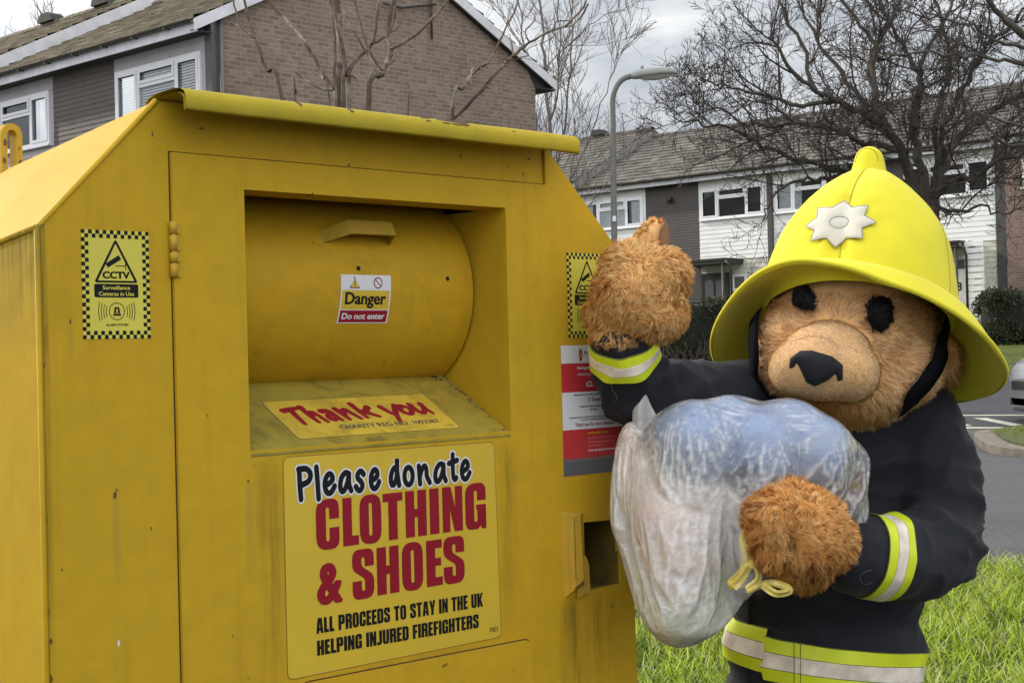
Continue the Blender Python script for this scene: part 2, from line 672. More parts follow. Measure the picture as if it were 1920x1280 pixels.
def island(name, outline, h, mat, inset=0.0):
    c = Vector((sum(p[0] for p in outline) / len(outline), sum(p[1] for p in outline) / len(outline)))
    pts = []
    for p in outline:
        q = Vector(p)
        d = (c - q)
        q = q + d.normalized() * inset
        pts.append(q)
    b = MB()
    n = len(pts)
    tr = tessellate_polygon([[Vector((p.x, p.y, 0)) for p in pts]])
    vs = [(p.x, p.y, gz(p.y) - 0.05) for p in pts] + [(p.x, p.y, gz(p.y) + h) for p in pts]
    fs = [tuple(i + n for i in t) for t in tr] + [(i, (i + 1) % n, (i + 1) % n + n, i + n) for i in range(n)]
    b.add(vs, fs)
    return tag(b.build(name, mat), kind='structure')


isl = rpoly([(4.45, 14.2, 1.0), (60, 14.2), (60, 16.6), (4.85, 16.6, .8)], 10)
isl2 = []
for i in range(len(isl)):
    a, b_ = Vector(isl[i]), Vector(isl[(i + 1) % len(isl)])
    n = max(1, int((b_ - a).length / 0.4)) if min(a.x, b_.x) < 20 else 4
    for k in range(n):
        p = a.lerp(b_, k / n)
        if p.x < 30:
            p = p + Vector((mnoise.noise(Vector((p.x * 2, p.y * 2, 1))), mnoise.noise(Vector((p.x * 2, p.y * 2, 5))))) * 0.05
        isl2.append((p.x, p.y))
island('kerb', isl2, 0.085, M['kerb'])
island('verge', isl2, 0.11, M['verge'], 0.22)
# far verge behind the road, on a worn kerb
strip('far_kerb', -60, 60, 25.2, 25.45, 0.10, M['kerb'], n=3)
kb = MB()
kb.quad((-60, 25.2, gz(25.2) - 0.02), (60, 25.2, gz(25.2) - 0.02), (60, 25.2, gz(25.2) + 0.099), (-60, 25.2, gz(25.2) + 0.099))
tag(kb.build('far_kerb_face', M['kerb']), kind='structure')
strip('far_verge', -60, 60, 25.45, 43.5, 0.10, M['verge'], n=20)


def gpt(px, py, dz=0.008):
    """ground point under a pixel of the sloping road plane"""
    d = ray(px, py)
    t = (CAMZ + SL * 5 - dz) / (SL * d[1] - d[2])
    return Vector(_c + d * t)


# worn cream road markings: a box outline with one diagonal, and a dash further off
lm = MB()


def line_seg(a, b, w, dz=0.009):
    a, b = gpt(*a), gpt(*b)
    d = (b - a)
    nrm = Vector((-d.y, d.x, 0)).normalized() * w / 2
    q = [a - nrm, b - nrm, b + nrm, a + nrm]
    lm.quad(*[(p.x, p.y, gz(p.y) + dz) for p in q])


line_seg((1640, 779), (2100, 777.5), 0.14)
line_seg((1600, 801), (2200, 802.5), 0.14)
line_seg((1836, 783.3), (1908, 797.2), 0.16)
line_seg((1740, 783.3), (1812, 798.2), 0.16)
line_seg((1932, 783), (2006, 797.2), 0.16)
line_seg((1790, 738.5), (1856, 737.5), 0.12)
tag(lm.build('road_marking', M['line']), kind='structure')

# ------------------------------------------------------------------ grass blades
mt, nt, b, v, out = newmat('grass_blade')
ca = N(nt, 'ShaderNodeVertexColor')
ca.layer_name = 'tint'
setc(nt, b, 'Base Color', ca.outputs[0])
b.inputs['Roughness'].default_value = 0.5
b.inputs['Specular IOR Level'].default_value = 0.35
tr = N(nt, 'ShaderNodeBsdfTranslucent')
nt.links.new(MIX(nt, 0.5, ca.outputs[0], (0.42, 0.48, 0.03)), tr.inputs['Color'])
mx = N(nt, 'ShaderNodeMixShader')
mx.inputs[0].default_value = 0.5
nt.links.new(b.outputs[0], mx.inputs[1])
nt.links.new(tr.outputs[0], mx.inputs[2])
nt.links.new(mx.outputs[0], out.inputs[0])
M['grass'] = mt


def blades(name, P, L, W, rng, lean=0.55, pal=None, seg=3):
    n = len(P)
    az = rng.uniform(0, 2 * np.pi, n)
    faz = rng.uniform(0, 2 * np.pi, n)
    ln = np.abs(rng.normal(0.25, lean, n))
    D = np.stack([np.cos(az) * ln, np.sin(az) * ln, np.ones(n)], 1)
    D /= np.linalg.norm(D, axis=1, keepdims=True)
    S = np.stack([np.cos(faz), np.sin(faz), np.zeros(n)], 1)
    droop = rng.uniform(0.1, 0.7, n)
    V, F = [], []
    for i in range(seg + 1):
        t = i / seg
        c = P + D * (L * t)[:, None] + np.stack([np.cos(az) * t * t * droop * L, np.sin(az) * t * t * droop * L, -0.5 * t * t * droop * L], 1)
        w = (W * (1 - t) ** 0.6 * 0.5)[:, None] if i < seg else 0.0003
        V += [c - S * w, c + S * w]
    V = np.stack(V, 1).reshape(-1, 3)
    k = 2 * (seg + 1)
    base = np.arange(n)[:, None] * k
    for i in range(seg):
        F.append(base + np.array([2 * i, 2 * i + 1, 2 * i + 3, 2 * i + 2]))
    F = np.concatenate(F, 0)
    pal = np.array(pal)
    ci = rng.integers(0, len(pal), n)
    col = pal[ci] * rng.uniform(0.7, 1.2, (n, 1))
    o = np_mesh(name, V, F, M['grass'], smooth=True, col=np.repeat(col, k, 0))
    return tag(o, kind='stuff')


rng = np.random.default_rng(5)
n = 64000
P = np.stack([rng.uniform(-0.6, 4.6, n), rng.uniform(5.9, 9.5, n), np.zeros(n)], 1)
clump = np.array([fbm((p[0] * 2.3, p[1] * 2.3, 0), 3) for p in P])
keep = (rng.uniform(0, 1, n) < 0.72 + 0.5 * clump) & (P[:, 1] < 9.12 + 0.12 * np.array([fbm((p[0] * 3, 1, 0), 3) for p in P]))
P, clump = P[keep], clump[keep]
P[:, 2] = SL * (P[:, 1] - 5) - 0.005
L = rng.uniform(0.05, 0.15, len(P)) * (1 + 0.6 * clump)
pal = [(0.08, 0.15, 0.015), (0.24, 0.38, 0.03), (0.46, 0.64, 0.05), (0.03, 0.06, 0.012), (0.66, 0.78, 0.16), (0.05, 0.10, 0.015), (0.40, 0.56, 0.05), (0.66, 0.64, 0.38)]
tag(blades('grass', P, L, rng.uniform(0.006, 0.0125, len(P)), rng, pal=pal, seg=4),
    'long tufty sunlit green grass growing behind the yellow bank', 'grass')
# short turf on the island and far verge
n = 16000
P = np.stack([rng.uniform(4.6, 10, n), rng.uniform(14.4, 16.45, n), np.zeros(n)], 1)
P[:, 2] = SL * (P[:, 1] - 5) + 0.10
keep = (P[:, 0] > 4.95 + 0.3 * (np.abs(P[:, 1] - 15.4) > 0.8))
P = P[keep]
pal2 = [(0.12, 0.17, 0.035), (0.16, 0.19, 0.05), (0.10, 0.14, 0.03), (0.22, 0.20, 0.10)]
tag(blades('island_grass', P, rng.uniform(0.02, 0.06, len(P)), np.full(len(P), 0.009), rng, pal=pal2, seg=2),
    'short worn turf on the kerbed island beside the road', 'grass')
n = 22000
P = np.stack([rng.uniform(7, 17, n), rng.uniform(26.1, 40.5, n), np.zeros(n)], 1)
P[:, 2] = SL * (P[:, 1] - 5) + 0.09
tag(blades('verge_grass', P, rng.uniform(0.04, 0.10, n), np.full(n, 0.016), rng, pal=pal2[:3], seg=2),
    'mown green verge between the far kerb and the dark hedges', 'grass')
# fallen leaves along the kerbs
n = 2600
P = np.concatenate([np.stack([rng.uniform(7.5, 16, 1500), 25.35 + np.abs(rng.normal(0, 0.55, 1500)), np.zeros(1500)], 1),
                    np.stack([rng.uniform(5.0, 9, 700), 14.15 + rng.normal(0, 0.18, 700), np.zeros(700)], 1),
                    np.stack([rng.uniform(5.2, 9, 400), rng.uniform(14.4, 16.45, 400), np.zeros(400)], 1)])
n = len(P)
P[:, 2] = SL * (P[:, 1] - 5) + np.where(P[:, 1] > 25, 0.125, np.where(P[:, 1] > 14.3, 0.135, 0.03))
az = rng.uniform(0, 6.28, n)
sz = rng.uniform(0.025, 0.06, n)
t1 = np.stack([np.cos(az), np.sin(az), rng.uniform(-0.4, 0.4, n)], 1) * sz[:, None]
t2 = np.stack([-np.sin(az), np.cos(az), rng.uniform(-0.4, 0.4, n)], 1) * sz[:, None] * 0.6
V = np.stack([P - t1, P - t2, P + t1, P + t2], 1).reshape(-1, 3)
F = np.arange(4 * n).reshape(-1, 4)
lc = np.array([(0.20, 0.12, 0.06), (0.28, 0.18, 0.09), (0.11, 0.07, 0.04), (0.34, 0.26, 0.17)])[rng.integers(0, 4, n)]
tag(np_mesh('fallen_leaves', V, F, M['grass'], smooth=False, col=np.repeat(lc, 4, 0)),
    'brown fallen leaves strewn along the worn kerbs', 'leaves', kind='stuff')
# ------------------------------------------------------------------ clothing bank
P0 = (-0.6417, 2.1, 0.0)
AL = 0.79388
BW, BD, KR, KF = 1.212, 1.15, -0.12, -0.128
bank = thing('donation_bank', 'large yellow metal clothing donation bank with a recessed drum chute', 'clothing bank', P0, AL)
FH, TH, S0, S1 = 1.688, 1.879, 0.193, 1.006
# body: front outline pushed back, roof edges falling slightly to the rear
body = MB()
prof = [(-0.003, 0.05), (0, FH), (S0, TH), (S1, TH), (BW, FH), (1.252, 0.05)]


def bk(p, y):
    return (p[0], y, p[1] + ((KR if p[1] > 1.8 else KF) * y if p[1] > 1 else 0))


n = len(prof)
fr = [bk(p, 0.0) for p in prof]
re = [bk(p, BD) for p in prof]
# front left strip + upper rail; the door plate covers the rest
LS = 0.2105
body.add([(-0.003, 0, 0.05), (LS, 0, 0.05), (LS, 0, TH), (S0, 0, TH), (0, 0, FH)], [(0, 1, 2, 3, 4)])
body.add([(LS, 0, 1.8075), (1.006, 0, 1.8075), (1.006, 0, TH), (LS, 0, TH)], [(0, 1, 2, 3)])
for i in range(n):
    j = (i + 1) % n
    if i == n - 1:
        pass
    segs = 8
    for k in range(segs):
        y0, y1 = BD * k / segs, BD * (k + 1) / segs
        body.add([bk(prof[i], y0), bk(prof[j], y0), bk(prof[j], y1), bk(prof[i], y1)], [(0, 1, 2, 3)])
body.add(re, [tuple(range(n))])
bo = body.build('body', M['bin'], bank, weld=True)
# folded edge beads where the plates are welded
eb = MB()
eb.tube([(0.0, 0.001, 0.06), (0.001, 0.001, FH), (S0, 0.001, TH)], 0.0045, 6)
eb.tube([bk((0, FH), 0), bk((0, FH), BD)], 0.004, 6)
eb.build('welded_edge', M['bin'], bank)
# skids
sk = MB()
for x in (0.1, 1.04):
    sk.box((x, 0.06, 0.0), (x + 0.1, BD - 0.06, 0.05))
sk.build('skid', M['bin_old'], bank)

# door plate with the chute opening and the lock recess cut through
A0, A1, AB, AT = 0.340, 0.902, 1.363, 1.7585
O0, O1, OB, OT = 1.088, 1.187, 1.056, 1.184
door = MB()
out_l = [(0.2135, 0.06), (0.2135, 1.8055), (1.0075, 1.8055), (1.0075, TH - 0.002), (BW - 0.001, FH), (1.2505, 0.06)]
door.prism(out_l, 'y', -0.005, 0.006, 0,
           holes=[[(A0, AB), (A0, AT), (A1, AT), (A1, AB)], [(O0, OB), (O0, OT), (O1, OT - 0.003), (O1 + 0.002, OB + 0.002)]])
dr = door.build('chute_door', M['bin_door'], bank)
# dark gap along the hinge side and above the door
sm_ = MB()
sm_.box((0.2103, 0.001, 0.06), (0.2137, 0.004, 1.807))
sm_.box((0.2137, 0.001, 1.8053), (1.006, 0.004, 1.8077))
sm_.build('seam', M['seam'], bank)

# recess walls
rc = MB()
SH_Y, SH_Z = 0.170, 1.467
rc.quad((A0, 0.006, AB), (A0, 0.45, AB), (A0, 0.45, AT), (A0, 0.006, AT))
rc.quad((A1, 0.006, AB), (A1, 0.006, AT), (A1, 0.45, AT), (A1, 0.45, AB))
rc.quad((A0, 0.006, AT), (A1, 0.006, AT), (A1, 0.065, AT), (A0, 0.065, AT))
rc.quad((A0, 0.45, AB), (A1, 0.45, AB), (A1, 0.45, AT), (A0, 0.45, AT))
rc.build('recess', M['bin'], bank)
# rotating drum (a cylinder between the recess walls)
DY, DZ, DR = 0.256, 1.617, 0.181


def drum_pt(s, a, r=DR):       # a = angle, 0 faces the street, positive upwards
    return (s, DY - r * math.cos(a), DZ + r * math.sin(a))


dm = MB()
rows = [[drum_pt(s, 2 * math.pi * k / 72) for k in range(72)] for s in (A0 + 0.003, A1 - 0.007)]
dm.grid(rows, 0, True, True)
for s in (A0 + 0.003, A1 - 0.007):
    dm.add([drum_pt(s, 2 * math.pi * k / 72) for k in range(72)], [tuple(range(72))], 0)
drum = dm.build('drum', M['drum'], bank)
# bent sheet handle on the drum
hd = MB()
a0, a1 = math.radians(31.5), math.radians(27)
hs0, hs1 = 0.548, 0.712


def hp(s, a, o):
    p = drum_pt(s, a, DR + o)
    return Vector(p)


w1, w2 = 0.036, 0.036
prof_h = [(hs0, -0.003), (hs0 + 0.018, 0.0), (hs0 + 0.055, w1), (hs1 - 0.012, w2), (hs1, 0.0)]
top = [hp(s, math.radians(31.5), o) for s, o in prof_h]
bot = [hp(s, math.radians(24.5), o) for s, o in prof_h]
for i in range(len(prof_h) - 1):
    nrm = Vector((0, -math.cos(0.5), math.sin(0.5))) * 0.0035
    q = [top[i], top[i + 1], bot[i + 1], bot[i]]
    vs = q + [p - nrm for p in q]
    hd.add(vs, [(0, 1, 2, 3), (7, 6, 5, 4), (0, 4, 5, 1), (1, 5, 6, 2), (2, 6, 7, 3), (3, 7, 4, 0)])
hd.build('handle', M['bin_old'], drum)
hl = MB()
for s, a in ((0.630, 10.5), (0.833, 6.0)):
    c = hp(s, math.radians(a), 0.0006)
    e1, e2 = Vector((1, 0, 0)), Vector((0, math.sin(math.radians(a)), math.cos(math.radians(a))))
    hl = MB()
    hl.add([c + (e1 * math.cos(t) + e2 * math.sin(t)) * 0.0042 for t in np.linspace(0, 2 * math.pi, 13)[:-1]], [tuple(range(12))])
    hl.build('drain_hole', M['stone_black'], drum)
# sloping shelf below the drum, its nose turned down over the front
sh = MB()
prof_s = [(SH_Y + 0.05, SH_Z + 0.03), (SH_Y, SH_Z), (0.0, AB + 0.001), (-0.0045, AB - 0.0025), (-0.0060, AB - 0.006), (-0.0056, AB - 0.009), (-0.0050, AB - 0.0095)]
rows = [[(A0 + 0.002 + (A1 - A0 - 0.004) * k / 12, p[0], p[1]) for k in range(13)] for p in prof_s]
sh.grid(rows, 0, False)
shelf = sh.build('shelf', M['bin_shelf'], bank)
# worn paint along the shelf's right weld
wf = MB()
rr = random.Random(3)
for i in range(26):
    t = rr.uniform(0, 1)
    c = Vector((A1 - 0.004 - abs(rr.gauss(0, 0.004)), SH_Y * t, AB + (SH_Z - AB) * t + 0.0012))
    sz = rr.uniform(0.001, 0.004)
    wf = MB()
    wf.add([c + Vector((sz * rr.uniform(0.5, 1) * math.cos(a), sz * math.sin(a) * 0.85, sz * math.sin(a) * 0.5)) for a in np.linspace(0, 6.28, 7)[:-1]], [tuple(range(6))])
    wf.build('flaked_paint', M['charcoal'], shelf)
for i in range(9):
    c = Vector((A1 - 0.02 - rr.uniform(0, 0.02), SH_Y * 0.93 + rr.uniform(-.01, .006), 0))
    c.z = AB + (SH_Z - AB) * c.y / SH_Y + 0.0014
    sz = rr.uniform(0.002, 0.006)
    wf = MB()
    wf.add([c + Vector((sz * rr.uniform(0.6, 1.3) * math.cos(a), sz * math.sin(a) * 0.85, sz * math.sin(a) * 0.5)) for a in np.linspace(0, 6.28, 8)[:-1]], [tuple(range(7))])
    wf.build('flaked_paint', M['charcoal'], shelf)

# overhanging lid with a rolled front nose
ld = MB()
ex0, ex1 = S0 + 0.0, S1 + 0.020
lp = [(0.03, 0.002), (0.02, 0.008), (0.0, 0.010), (-0.045, 0.012), (-0.062, 0.010), (-0.071, 0.005), (-0.0755, -0.004), (-0.0755, -0.019), (-0.0720, -0.0235),
      (-0.0695, -0.018), (-0.0695, -0.004), (-0.065, 0.001), (-0.056, 0.005), (-0.045, 0.007), (0.0, 0.003)]
rows = []
for p in lp:
    row = []
    for k in range(25):
        s = ex0 + (ex1 - ex0) * k / 24
        sag = 0.0025 * mnoise.noise(Vector((s * 4, 2, 1)))
        row.append((s, p[0], TH + p[1] + KR * max(0, p[0]) + sag))
    rows.append(row)
ld.grid(rows, 0, True)
lid = ld.build('lid', M['bin_lid'], bank)
# closed right end of the nose
le = MB()
for s in (ex1, ex0 + 0.022):
    pts = [(s, p[0], TH + p[1]) for p in lp[2:]]
    if s == ex1:
        le.add(pts, [tuple(range(len(pts)))])
le.build('lid_end', M['bin_lid'], lid)
ru = MB()
for s, w in ((0.66, 0.012), (0.70, 0.02), (0.728, 0.028), (0.745, 0.016), (0.86, 0.006), (0.50, 0.006), (0.40, 0.005)):
    pts = []
    for a in np.linspace(0, 6.28, 11)[:-1]:
        pts.append((s + w * math.cos(a) * rr.uniform(0.6, 1.1), -0.0665 + 0.0, TH + 0.0))
    z0 = TH + 0.004
    k = len(pts)
    vs = []
    for q, a in zip(pts, np.linspace(0, 6.28, 11)[:-1]):
        u_ = 0.5 + 0.5 * math.sin(a)
        # follow the roll of the nose
        yy = -0.0725 + 0.013 * u_
        zz = TH + 0.0030 + 0.0078 * u_
        vs.append((q[0], yy - 0.0012, zz + 0.0004))
    ru = MB()
    ru.add(vs, [tuple(range(k))])
    ru.build('rust_dark_patch', M['rust'], lid)

# hinge
hg = MB()
z = 1.704
for h in (0.017, 0.022, 0.014, 0.019):
    hg.tube([(0.2125, -0.006, z), (0.2125, -0.006, z - h)], 0.0056, 10)
    hg.box((0.2125, -0.0075, z - h), (0.224, -0.0045, z - 0.002))
    z -= h + 0.0028
hg.tube([(0.2125, -0.006, 1.7035), (0.2125, -0.006, z + .004)], 0.0036, 8)
hg.build('hinge', M['bin_old'], bank)

# lock recess and hooded lever
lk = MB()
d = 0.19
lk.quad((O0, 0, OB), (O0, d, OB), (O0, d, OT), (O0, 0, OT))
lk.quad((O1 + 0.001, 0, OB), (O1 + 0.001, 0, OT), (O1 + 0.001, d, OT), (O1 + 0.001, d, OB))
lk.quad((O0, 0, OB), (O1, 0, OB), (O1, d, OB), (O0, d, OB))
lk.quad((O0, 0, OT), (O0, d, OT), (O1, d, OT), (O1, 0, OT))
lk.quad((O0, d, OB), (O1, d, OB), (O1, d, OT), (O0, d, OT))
lk.build('lock_recess', M['recess_dirt_shade'], bank)
lh = MB()
pr = 0.026
# side cheek, front strip, sloping top and bottom of the hood
Lh = [(1.024, -0.005, 1.211), (1.034, -pr, 1.202), (1.056, -pr, 1.202), (1.0865, -0.005, 1.204)]
Lb = [(1.031, -0.005, 1.052), (1.038, -pr, 1.068), (1.062, -pr, 1.078), (1.0875, -0.005, 1.066)]
vs = Lh + Lb
lh.add(vs, [(0, 1, 5, 4), (1, 2, 6, 5), (2, 3, 7, 6), (0, 3, 2, 1), (4, 5, 6, 7), (0, 4, 7, 3)])
lh.build('lock_hood', M['bin_old'], bank)
lt_ = MB()
lt_.add([(1.0335, -pr - .0006, 1.0675), (1.060, -pr - .0006, 1.0765), (1.0615, -pr - .0006, 1.085), (1.056, -pr - .0006, 1.080), (1.036, -pr - .0006, 1.0715)], [(0, 1, 2, 3, 4)])
lt_.build('rust_dark_patch', M['rust'], bank)  # small dark wedge at the foot of the hood
lt_ = MB()
lt_.box((1.0392, -pr - .0005, 1.085), (1.0402, -pr + .0002, 1.198))
lt_.build('hood_crack', M['seam'], bank)
lp2 = MB()
lp2.prism(rpoly([(1.058, 1.048), (1.094, 1.056), (1.0925, 1.105, 0.008), (1.083, 1.126, 0.012), (1.070, 1.12)]), 'y', -0.012, -0.009)
lp2.build('lock_plate', M['bin_old'], bank)
for i in range(14):
    lk2 = MB()
    c = Vector((rr.uniform(O0 + 0.02, O1), d - 0.0015 if i % 2 else rr.uniform(0.02, d), 0))
    c.z = OB + (rr.uniform(0.002, 0.05) if i % 2 else 0.0015)
    sz = rr.uniform(0.003, 0.009)
    ax = Vector((0, 0, 1)) if i % 2 else Vector((0, 1, 0))
    lk2.add([c + Vector((1, 0, 0)) * sz * rr.uniform(0.6, 1.2) * math.cos(a) + ax * sz * math.sin(a) for a in np.linspace(0, 6.28, 8)[:-1]], [tuple(range(7))])
    lk2.build('rust_dark_patch', M['rust'], bank)

# lower access panel, proud of the front with rounded corners
ap = MB()
ap.prism(rpoly([(0.421, 0.35, 0.02), (0.939, 0.35, 0.02), (0.939, 0.991, 0.02), (0.421, 0.998, 0.02)]), 'y', -0.0095, -0.0045)
apo = ap.build('access_panel', M['bin_door'], bank)
ae = MB()
_o = rpoly([(0.4195, 0.348, 0.021), (0.9405, 0.348, 0.021), (0.9405, 0.9932, 0.021), (0.4195, 1.0002, 0.021)])
ae.prism(_o, 'y', -0.0056, -0.0053)
ae.build('panel_joint', M['seam'], apo)
# lifting lug on the roof edge
lg = MB()
cy, cxl = 0.47, 0.2075
path = [(0.0135, -0.04)] + [(0.0135 * math.cos(a), 0.062 + 0.0135 * math.sin(a)) for a in np.linspace(0, math.pi, 11)] + [(-0.0135, -0.05)]
hw, th = 0.012, 0.0052
z0 = TH + KR * cy
rows = []
for i, (x, z) in enumerate(path):
    t = (Vector(path[min(i + 1, len(path) - 1)]) - Vector(path[max(i - 1, 0)])).normalized()
    nn = Vector((-t.y, t.x)) * th
    rows.append([(cxl + x + nn.x, cy - hw, z0 + z + nn.y), (cxl + x + nn.x, cy + hw, z0 + z + nn.y), (cxl + x - nn.x, cy + hw, z0 + z - nn.y), (cxl + x - nn.x, cy - hw, z0 + z - nn.y)])
lg.grid(rows, 0, False, True)
lug = lg.build('lifting_lug', M['bin_old'], bank)
for (x, z, s_) in ((0.0128, 0.040, .0018), (0.0140, 0.016, .0036), (-0.0120, 0.048, .0040), (-0.0145, 0.018, .0036)):
    lr = MB()
    lr.add([(cxl + x + s_ * math.cos(a) * rr.uniform(.6, 1), cy - hw - 0.0006, z0 + z + s_ * 1.5 * math.sin(a)) for a in np.linspace(0, 6.28, 9)[:-1]], [tuple(range(8))])
    lr.build('rust_dark_patch', M['rust'], lug)
# chips and a white splash on the front and left edge
for (s, h, a, b_, mi) in ((0.110, 1.3155, .0026, .0055, 0), (0.113, 1.322, .0015, .003, 0), (0.047, 1.5595, .0013, .004, 0), (0.168, 1.263, .001, .003, 0),
                          (0.111, 1.1075, .0022, .005, 1), (0.026, 1.22, .001, .002, 0), (0.003, 1.215, .002, .011, 0), (0.0045, 1.165, .0016, .006, 0), (0.007, 1.125, .0025, .004, 0), (0.004, 1.36, .0014, .005, 0), (0.0035, 1.44, .001, .004, 0), (0.006, 1.50, .002, .003, 0), (0.30, 1.09, .0012, .002, 0), (0.265, 1.42, .001, .002, 0), (0.96, 1.20, .001, .0016, 0), (1.01, 1.42, .0012, .002, 0), (0.005, 1.075, .003, .006, 0), (0.004, 1.29, .0015, .01, 0),
                          (0.335, 1.318, .0018, .0022, 0), (0.55, 1.81, .002, .003, 0), (0.80, 1.842, .0016, .005, 0), (0.97, 1.85, .006, .0016, 0), (0.955, 1.822, .0015, .004, 0), (0.185, 1.83, .0012, .004, 0), (0.27, 1.845, .006, .0015, 0)):
    y = -0.0008 if (s < 0.21 or h > 1.807) else -0.0056
    ch = MB()
    ch.add([(s + a * math.cos(t) * rr.uniform(.7, 1.2), y, h + b_ * math.sin(t) * rr.uniform(.8, 1.2)) for t in np.linspace(0, 6.28, 10)[:-1]], [tuple(range(9))], 0)
    ch.build('paint_chip', M['white_print'] if mi else M['rust'], bank)

# pale washed streaks running down from the chips
mt, nt, b, v, out = newmat('pale_washed_streak')
b.inputs['Base Color'].default_value = (0.50, 0.37, 0.07, 1)
b.inputs['Roughness'].default_value = 0.7
ca = N(nt, 'ShaderNodeVertexColor')
ca.layer_name = 'tint'
setc(nt, b, 'Alpha', MATH(nt, 'MULTIPLY', ca.outputs[0], RAMP(nt, NOISE(nt, MAPV(nt, v, sc=(120, 120, 6)), 1.0, 4, 0.6), [(0.3, 0.25), (0.7, 0.9)])))
M['streak'] = mt
mt, nt, b, v, out = newmat('dark_grime_streak')
b.inputs['Base Color'].default_value = (0.10, 0.085, 0.02, 1)
b.inputs['Roughness'].default_value = 0.85
ca = N(nt, 'ShaderNodeVertexColor')
ca.layer_name = 'tint'
setc(nt, b, 'Alpha', MATH(nt, 'MULTIPLY', ca.outputs[0], RAMP(nt, NOISE(nt, MAPV(nt, v, sc=(90, 90, 7)), 1.0, 5, 0.65), [(0.35, 0.0), (0.7, 0.8)])))
M['grime'] = mt


def streak(name, s, h0, h1, w, y, mat, k=1.0, taper=0.5):
    V, F, Cc = [], [], []
    n, m_ = 10, 6
    for i in range(n + 1):
        t = i / n
        for j in range(m_ + 1):
            u_ = j / m_ * 2 - 1
            V.append((s + u_ * w * (1 + taper * t), y, h0 + (h1 - h0) * t))
            Cc.append((1 - t) ** 0.9 * (1 - u_ * u_) ** 1.2 * min(1, t * 6 + .2) * k)
    for i in range(n):
        for j in range(m_):
            q = i * (m_ + 1) + j
            F.append((q, q + 1, q + m_ + 2, q + m_ + 1))
    np_mesh(name, V, F, M[mat], bank, smooth=False, col=np.repeat(np.array(Cc)[:, None], 3, 1))


streak('washed_streak', 0.1115, 1.312, 1.19, .006, -0.0007, 'streak', 1.0)
streak('washed_streak', 0.336, 1.315, 1.16, .007, -0.0056, 'streak', .8)
streak('washed_streak', 0.047, 1.555, 1.50, .004, -0.0007, 'streak', .6)
streak('grime_streak', 1.135, 1.054, 0.80, .055, -0.0056, 'grime', .55)
streak('grime_streak', 1.045, 1.050, 0.78, .030, -0.0057, 'grime', .9)
streak('grime_streak', 0.372, 1.345, 0.90, .030, -0.0055, 'grime', .55, .2)
streak('grime_streak', 0.893, 1.345, 1.00, .025, -0.0055, 'grime', .5, .2)
streak('grime_streak', 0.63, 1.004, 0.93, .22, -0.0054, 'grime', .6, .0)
streak('grime_streak', 0.006, 1.66, 1.05, .010, -0.0006, 'grime', 1.0, .0)

# ------------------------------------------------------------------ signs on the bank


class Sign:
    """flat print layers on the front (map: 2D -> local point at a small height)"""

    def __init__(s, fn):
        s.fn, s.b = fn, MB()

    def flat(s, vs, fs, lay, mi):
        s.b.add([s.fn(x, y, lay) for x, y in vs], fs, mi)

    def poly(s, outer, lay, mi, holes=()):
        vs, fs = tess(outer, holes)
        s.flat(vs, fs, lay, mi)

    def rect(s, x0, y0, x1, y1, lay, mi, r=0.0):
        s.poly(rpoly([(x0, y0, r), (x1, y0, r), (x1, y1, r), (x0, y1, r)]) if r else [(x0, y0), (x1, y0), (x1, y1), (x0, y1)], lay, mi)

    def text(s, body, x0, y0, x1, y1, lay, mi, bold=0.0, **kw):
        vs, fs = text2d(body, **kw)
        q = fit2d(vs, x0 + bold, y0 + bold * .6, x1 - bold, y1 - bold * .6)
        s.flat(q, fs, lay, mi)
        if bold:            # heavier weight: the same outline printed again, nudged
            for k, (dx, dy) in enumerate(((-1, 0), (1, 0), (0, .6), (0, -.6), (-.7, .45), (.7, .45), (-.7, -.45), (.7, -.45))):
                s.flat([(p[0] + dx * bold, p[1] + dy * bold) for p in q], fs, lay + 0.02 * (k + 1), mi)

    def ring(s, c, r0, r1, lay, mi, a0=0, a1=2 * math.pi, n=28, sy=1.0):
        an = np.linspace(a0, a1, n)
        vs = [(c[0] + r0 * math.cos(a), c[1] + r0 * math.sin(a) * sy) for a in an] + [(c[0] + r1 * math.cos(a), c[1] + r1 * math.sin(a) * sy) for a in an]
        s.flat(vs, [(i, i + 1, n + i + 1, n + i) for i in range(n - 1)], lay, mi)

    def stroke(s, pts, w, lay, mi):
        """round brush stroke, slightly domed so crossings never share a plane"""
        L = [Vector(p) for p in pts]
        N8 = 10
        rows = []
        ext = []
        n = len(L)
        ww = w if hasattr(w, '__len__') else [w] * n
        for i in range(n):
            t = (L[min(i + 1, n - 1)] - L[max(i - 1, 0)]).normalized()
            nn = Vector((-t.y, t.x))
            row = [s.fn(*(L[i] + nn * ww[i] * 0.5 * q), lay + (1 - abs(q)) * 0.35) for q in (-1, -0.5, 0, 0.5, 1)]
            rows.append(row)
        s.b.grid(rows, mi, False)
        for i, sg in ((0, -1), (n - 1, 1)):
            t = (L[min(i + 1, n - 1)] - L[max(i - 1, 0)]).normalized() * sg
            nn = Vector((-t.y, t.x))
            vs = [s.fn(L[i].x, L[i].y, lay + 0.35)]
            for k in range(N8 + 1):
                a = math.pi * k / N8 - math.pi / 2
                q = L[i] + (t * math.cos(a) + nn * math.sin(a)) * ww[i] * 0.5
                vs.append(s.fn(q.x, q.y, lay))
            s.b.add(vs, [(0, k, k + 1) for k in range(1, N8 + 1)], mi)

    def done(s, name, mats, parent):
        return s.b.build(name, mats, parent)


FR = -0.0052


def front(y0):
    return lambda x, z, l: (x, y0 - 0.0004 - 0.00022 * l, z)


# --- heavy condensed capitals, drawn as outlines in a 0.6 x 1 cell
S_, B_ = 0.255, 0.165


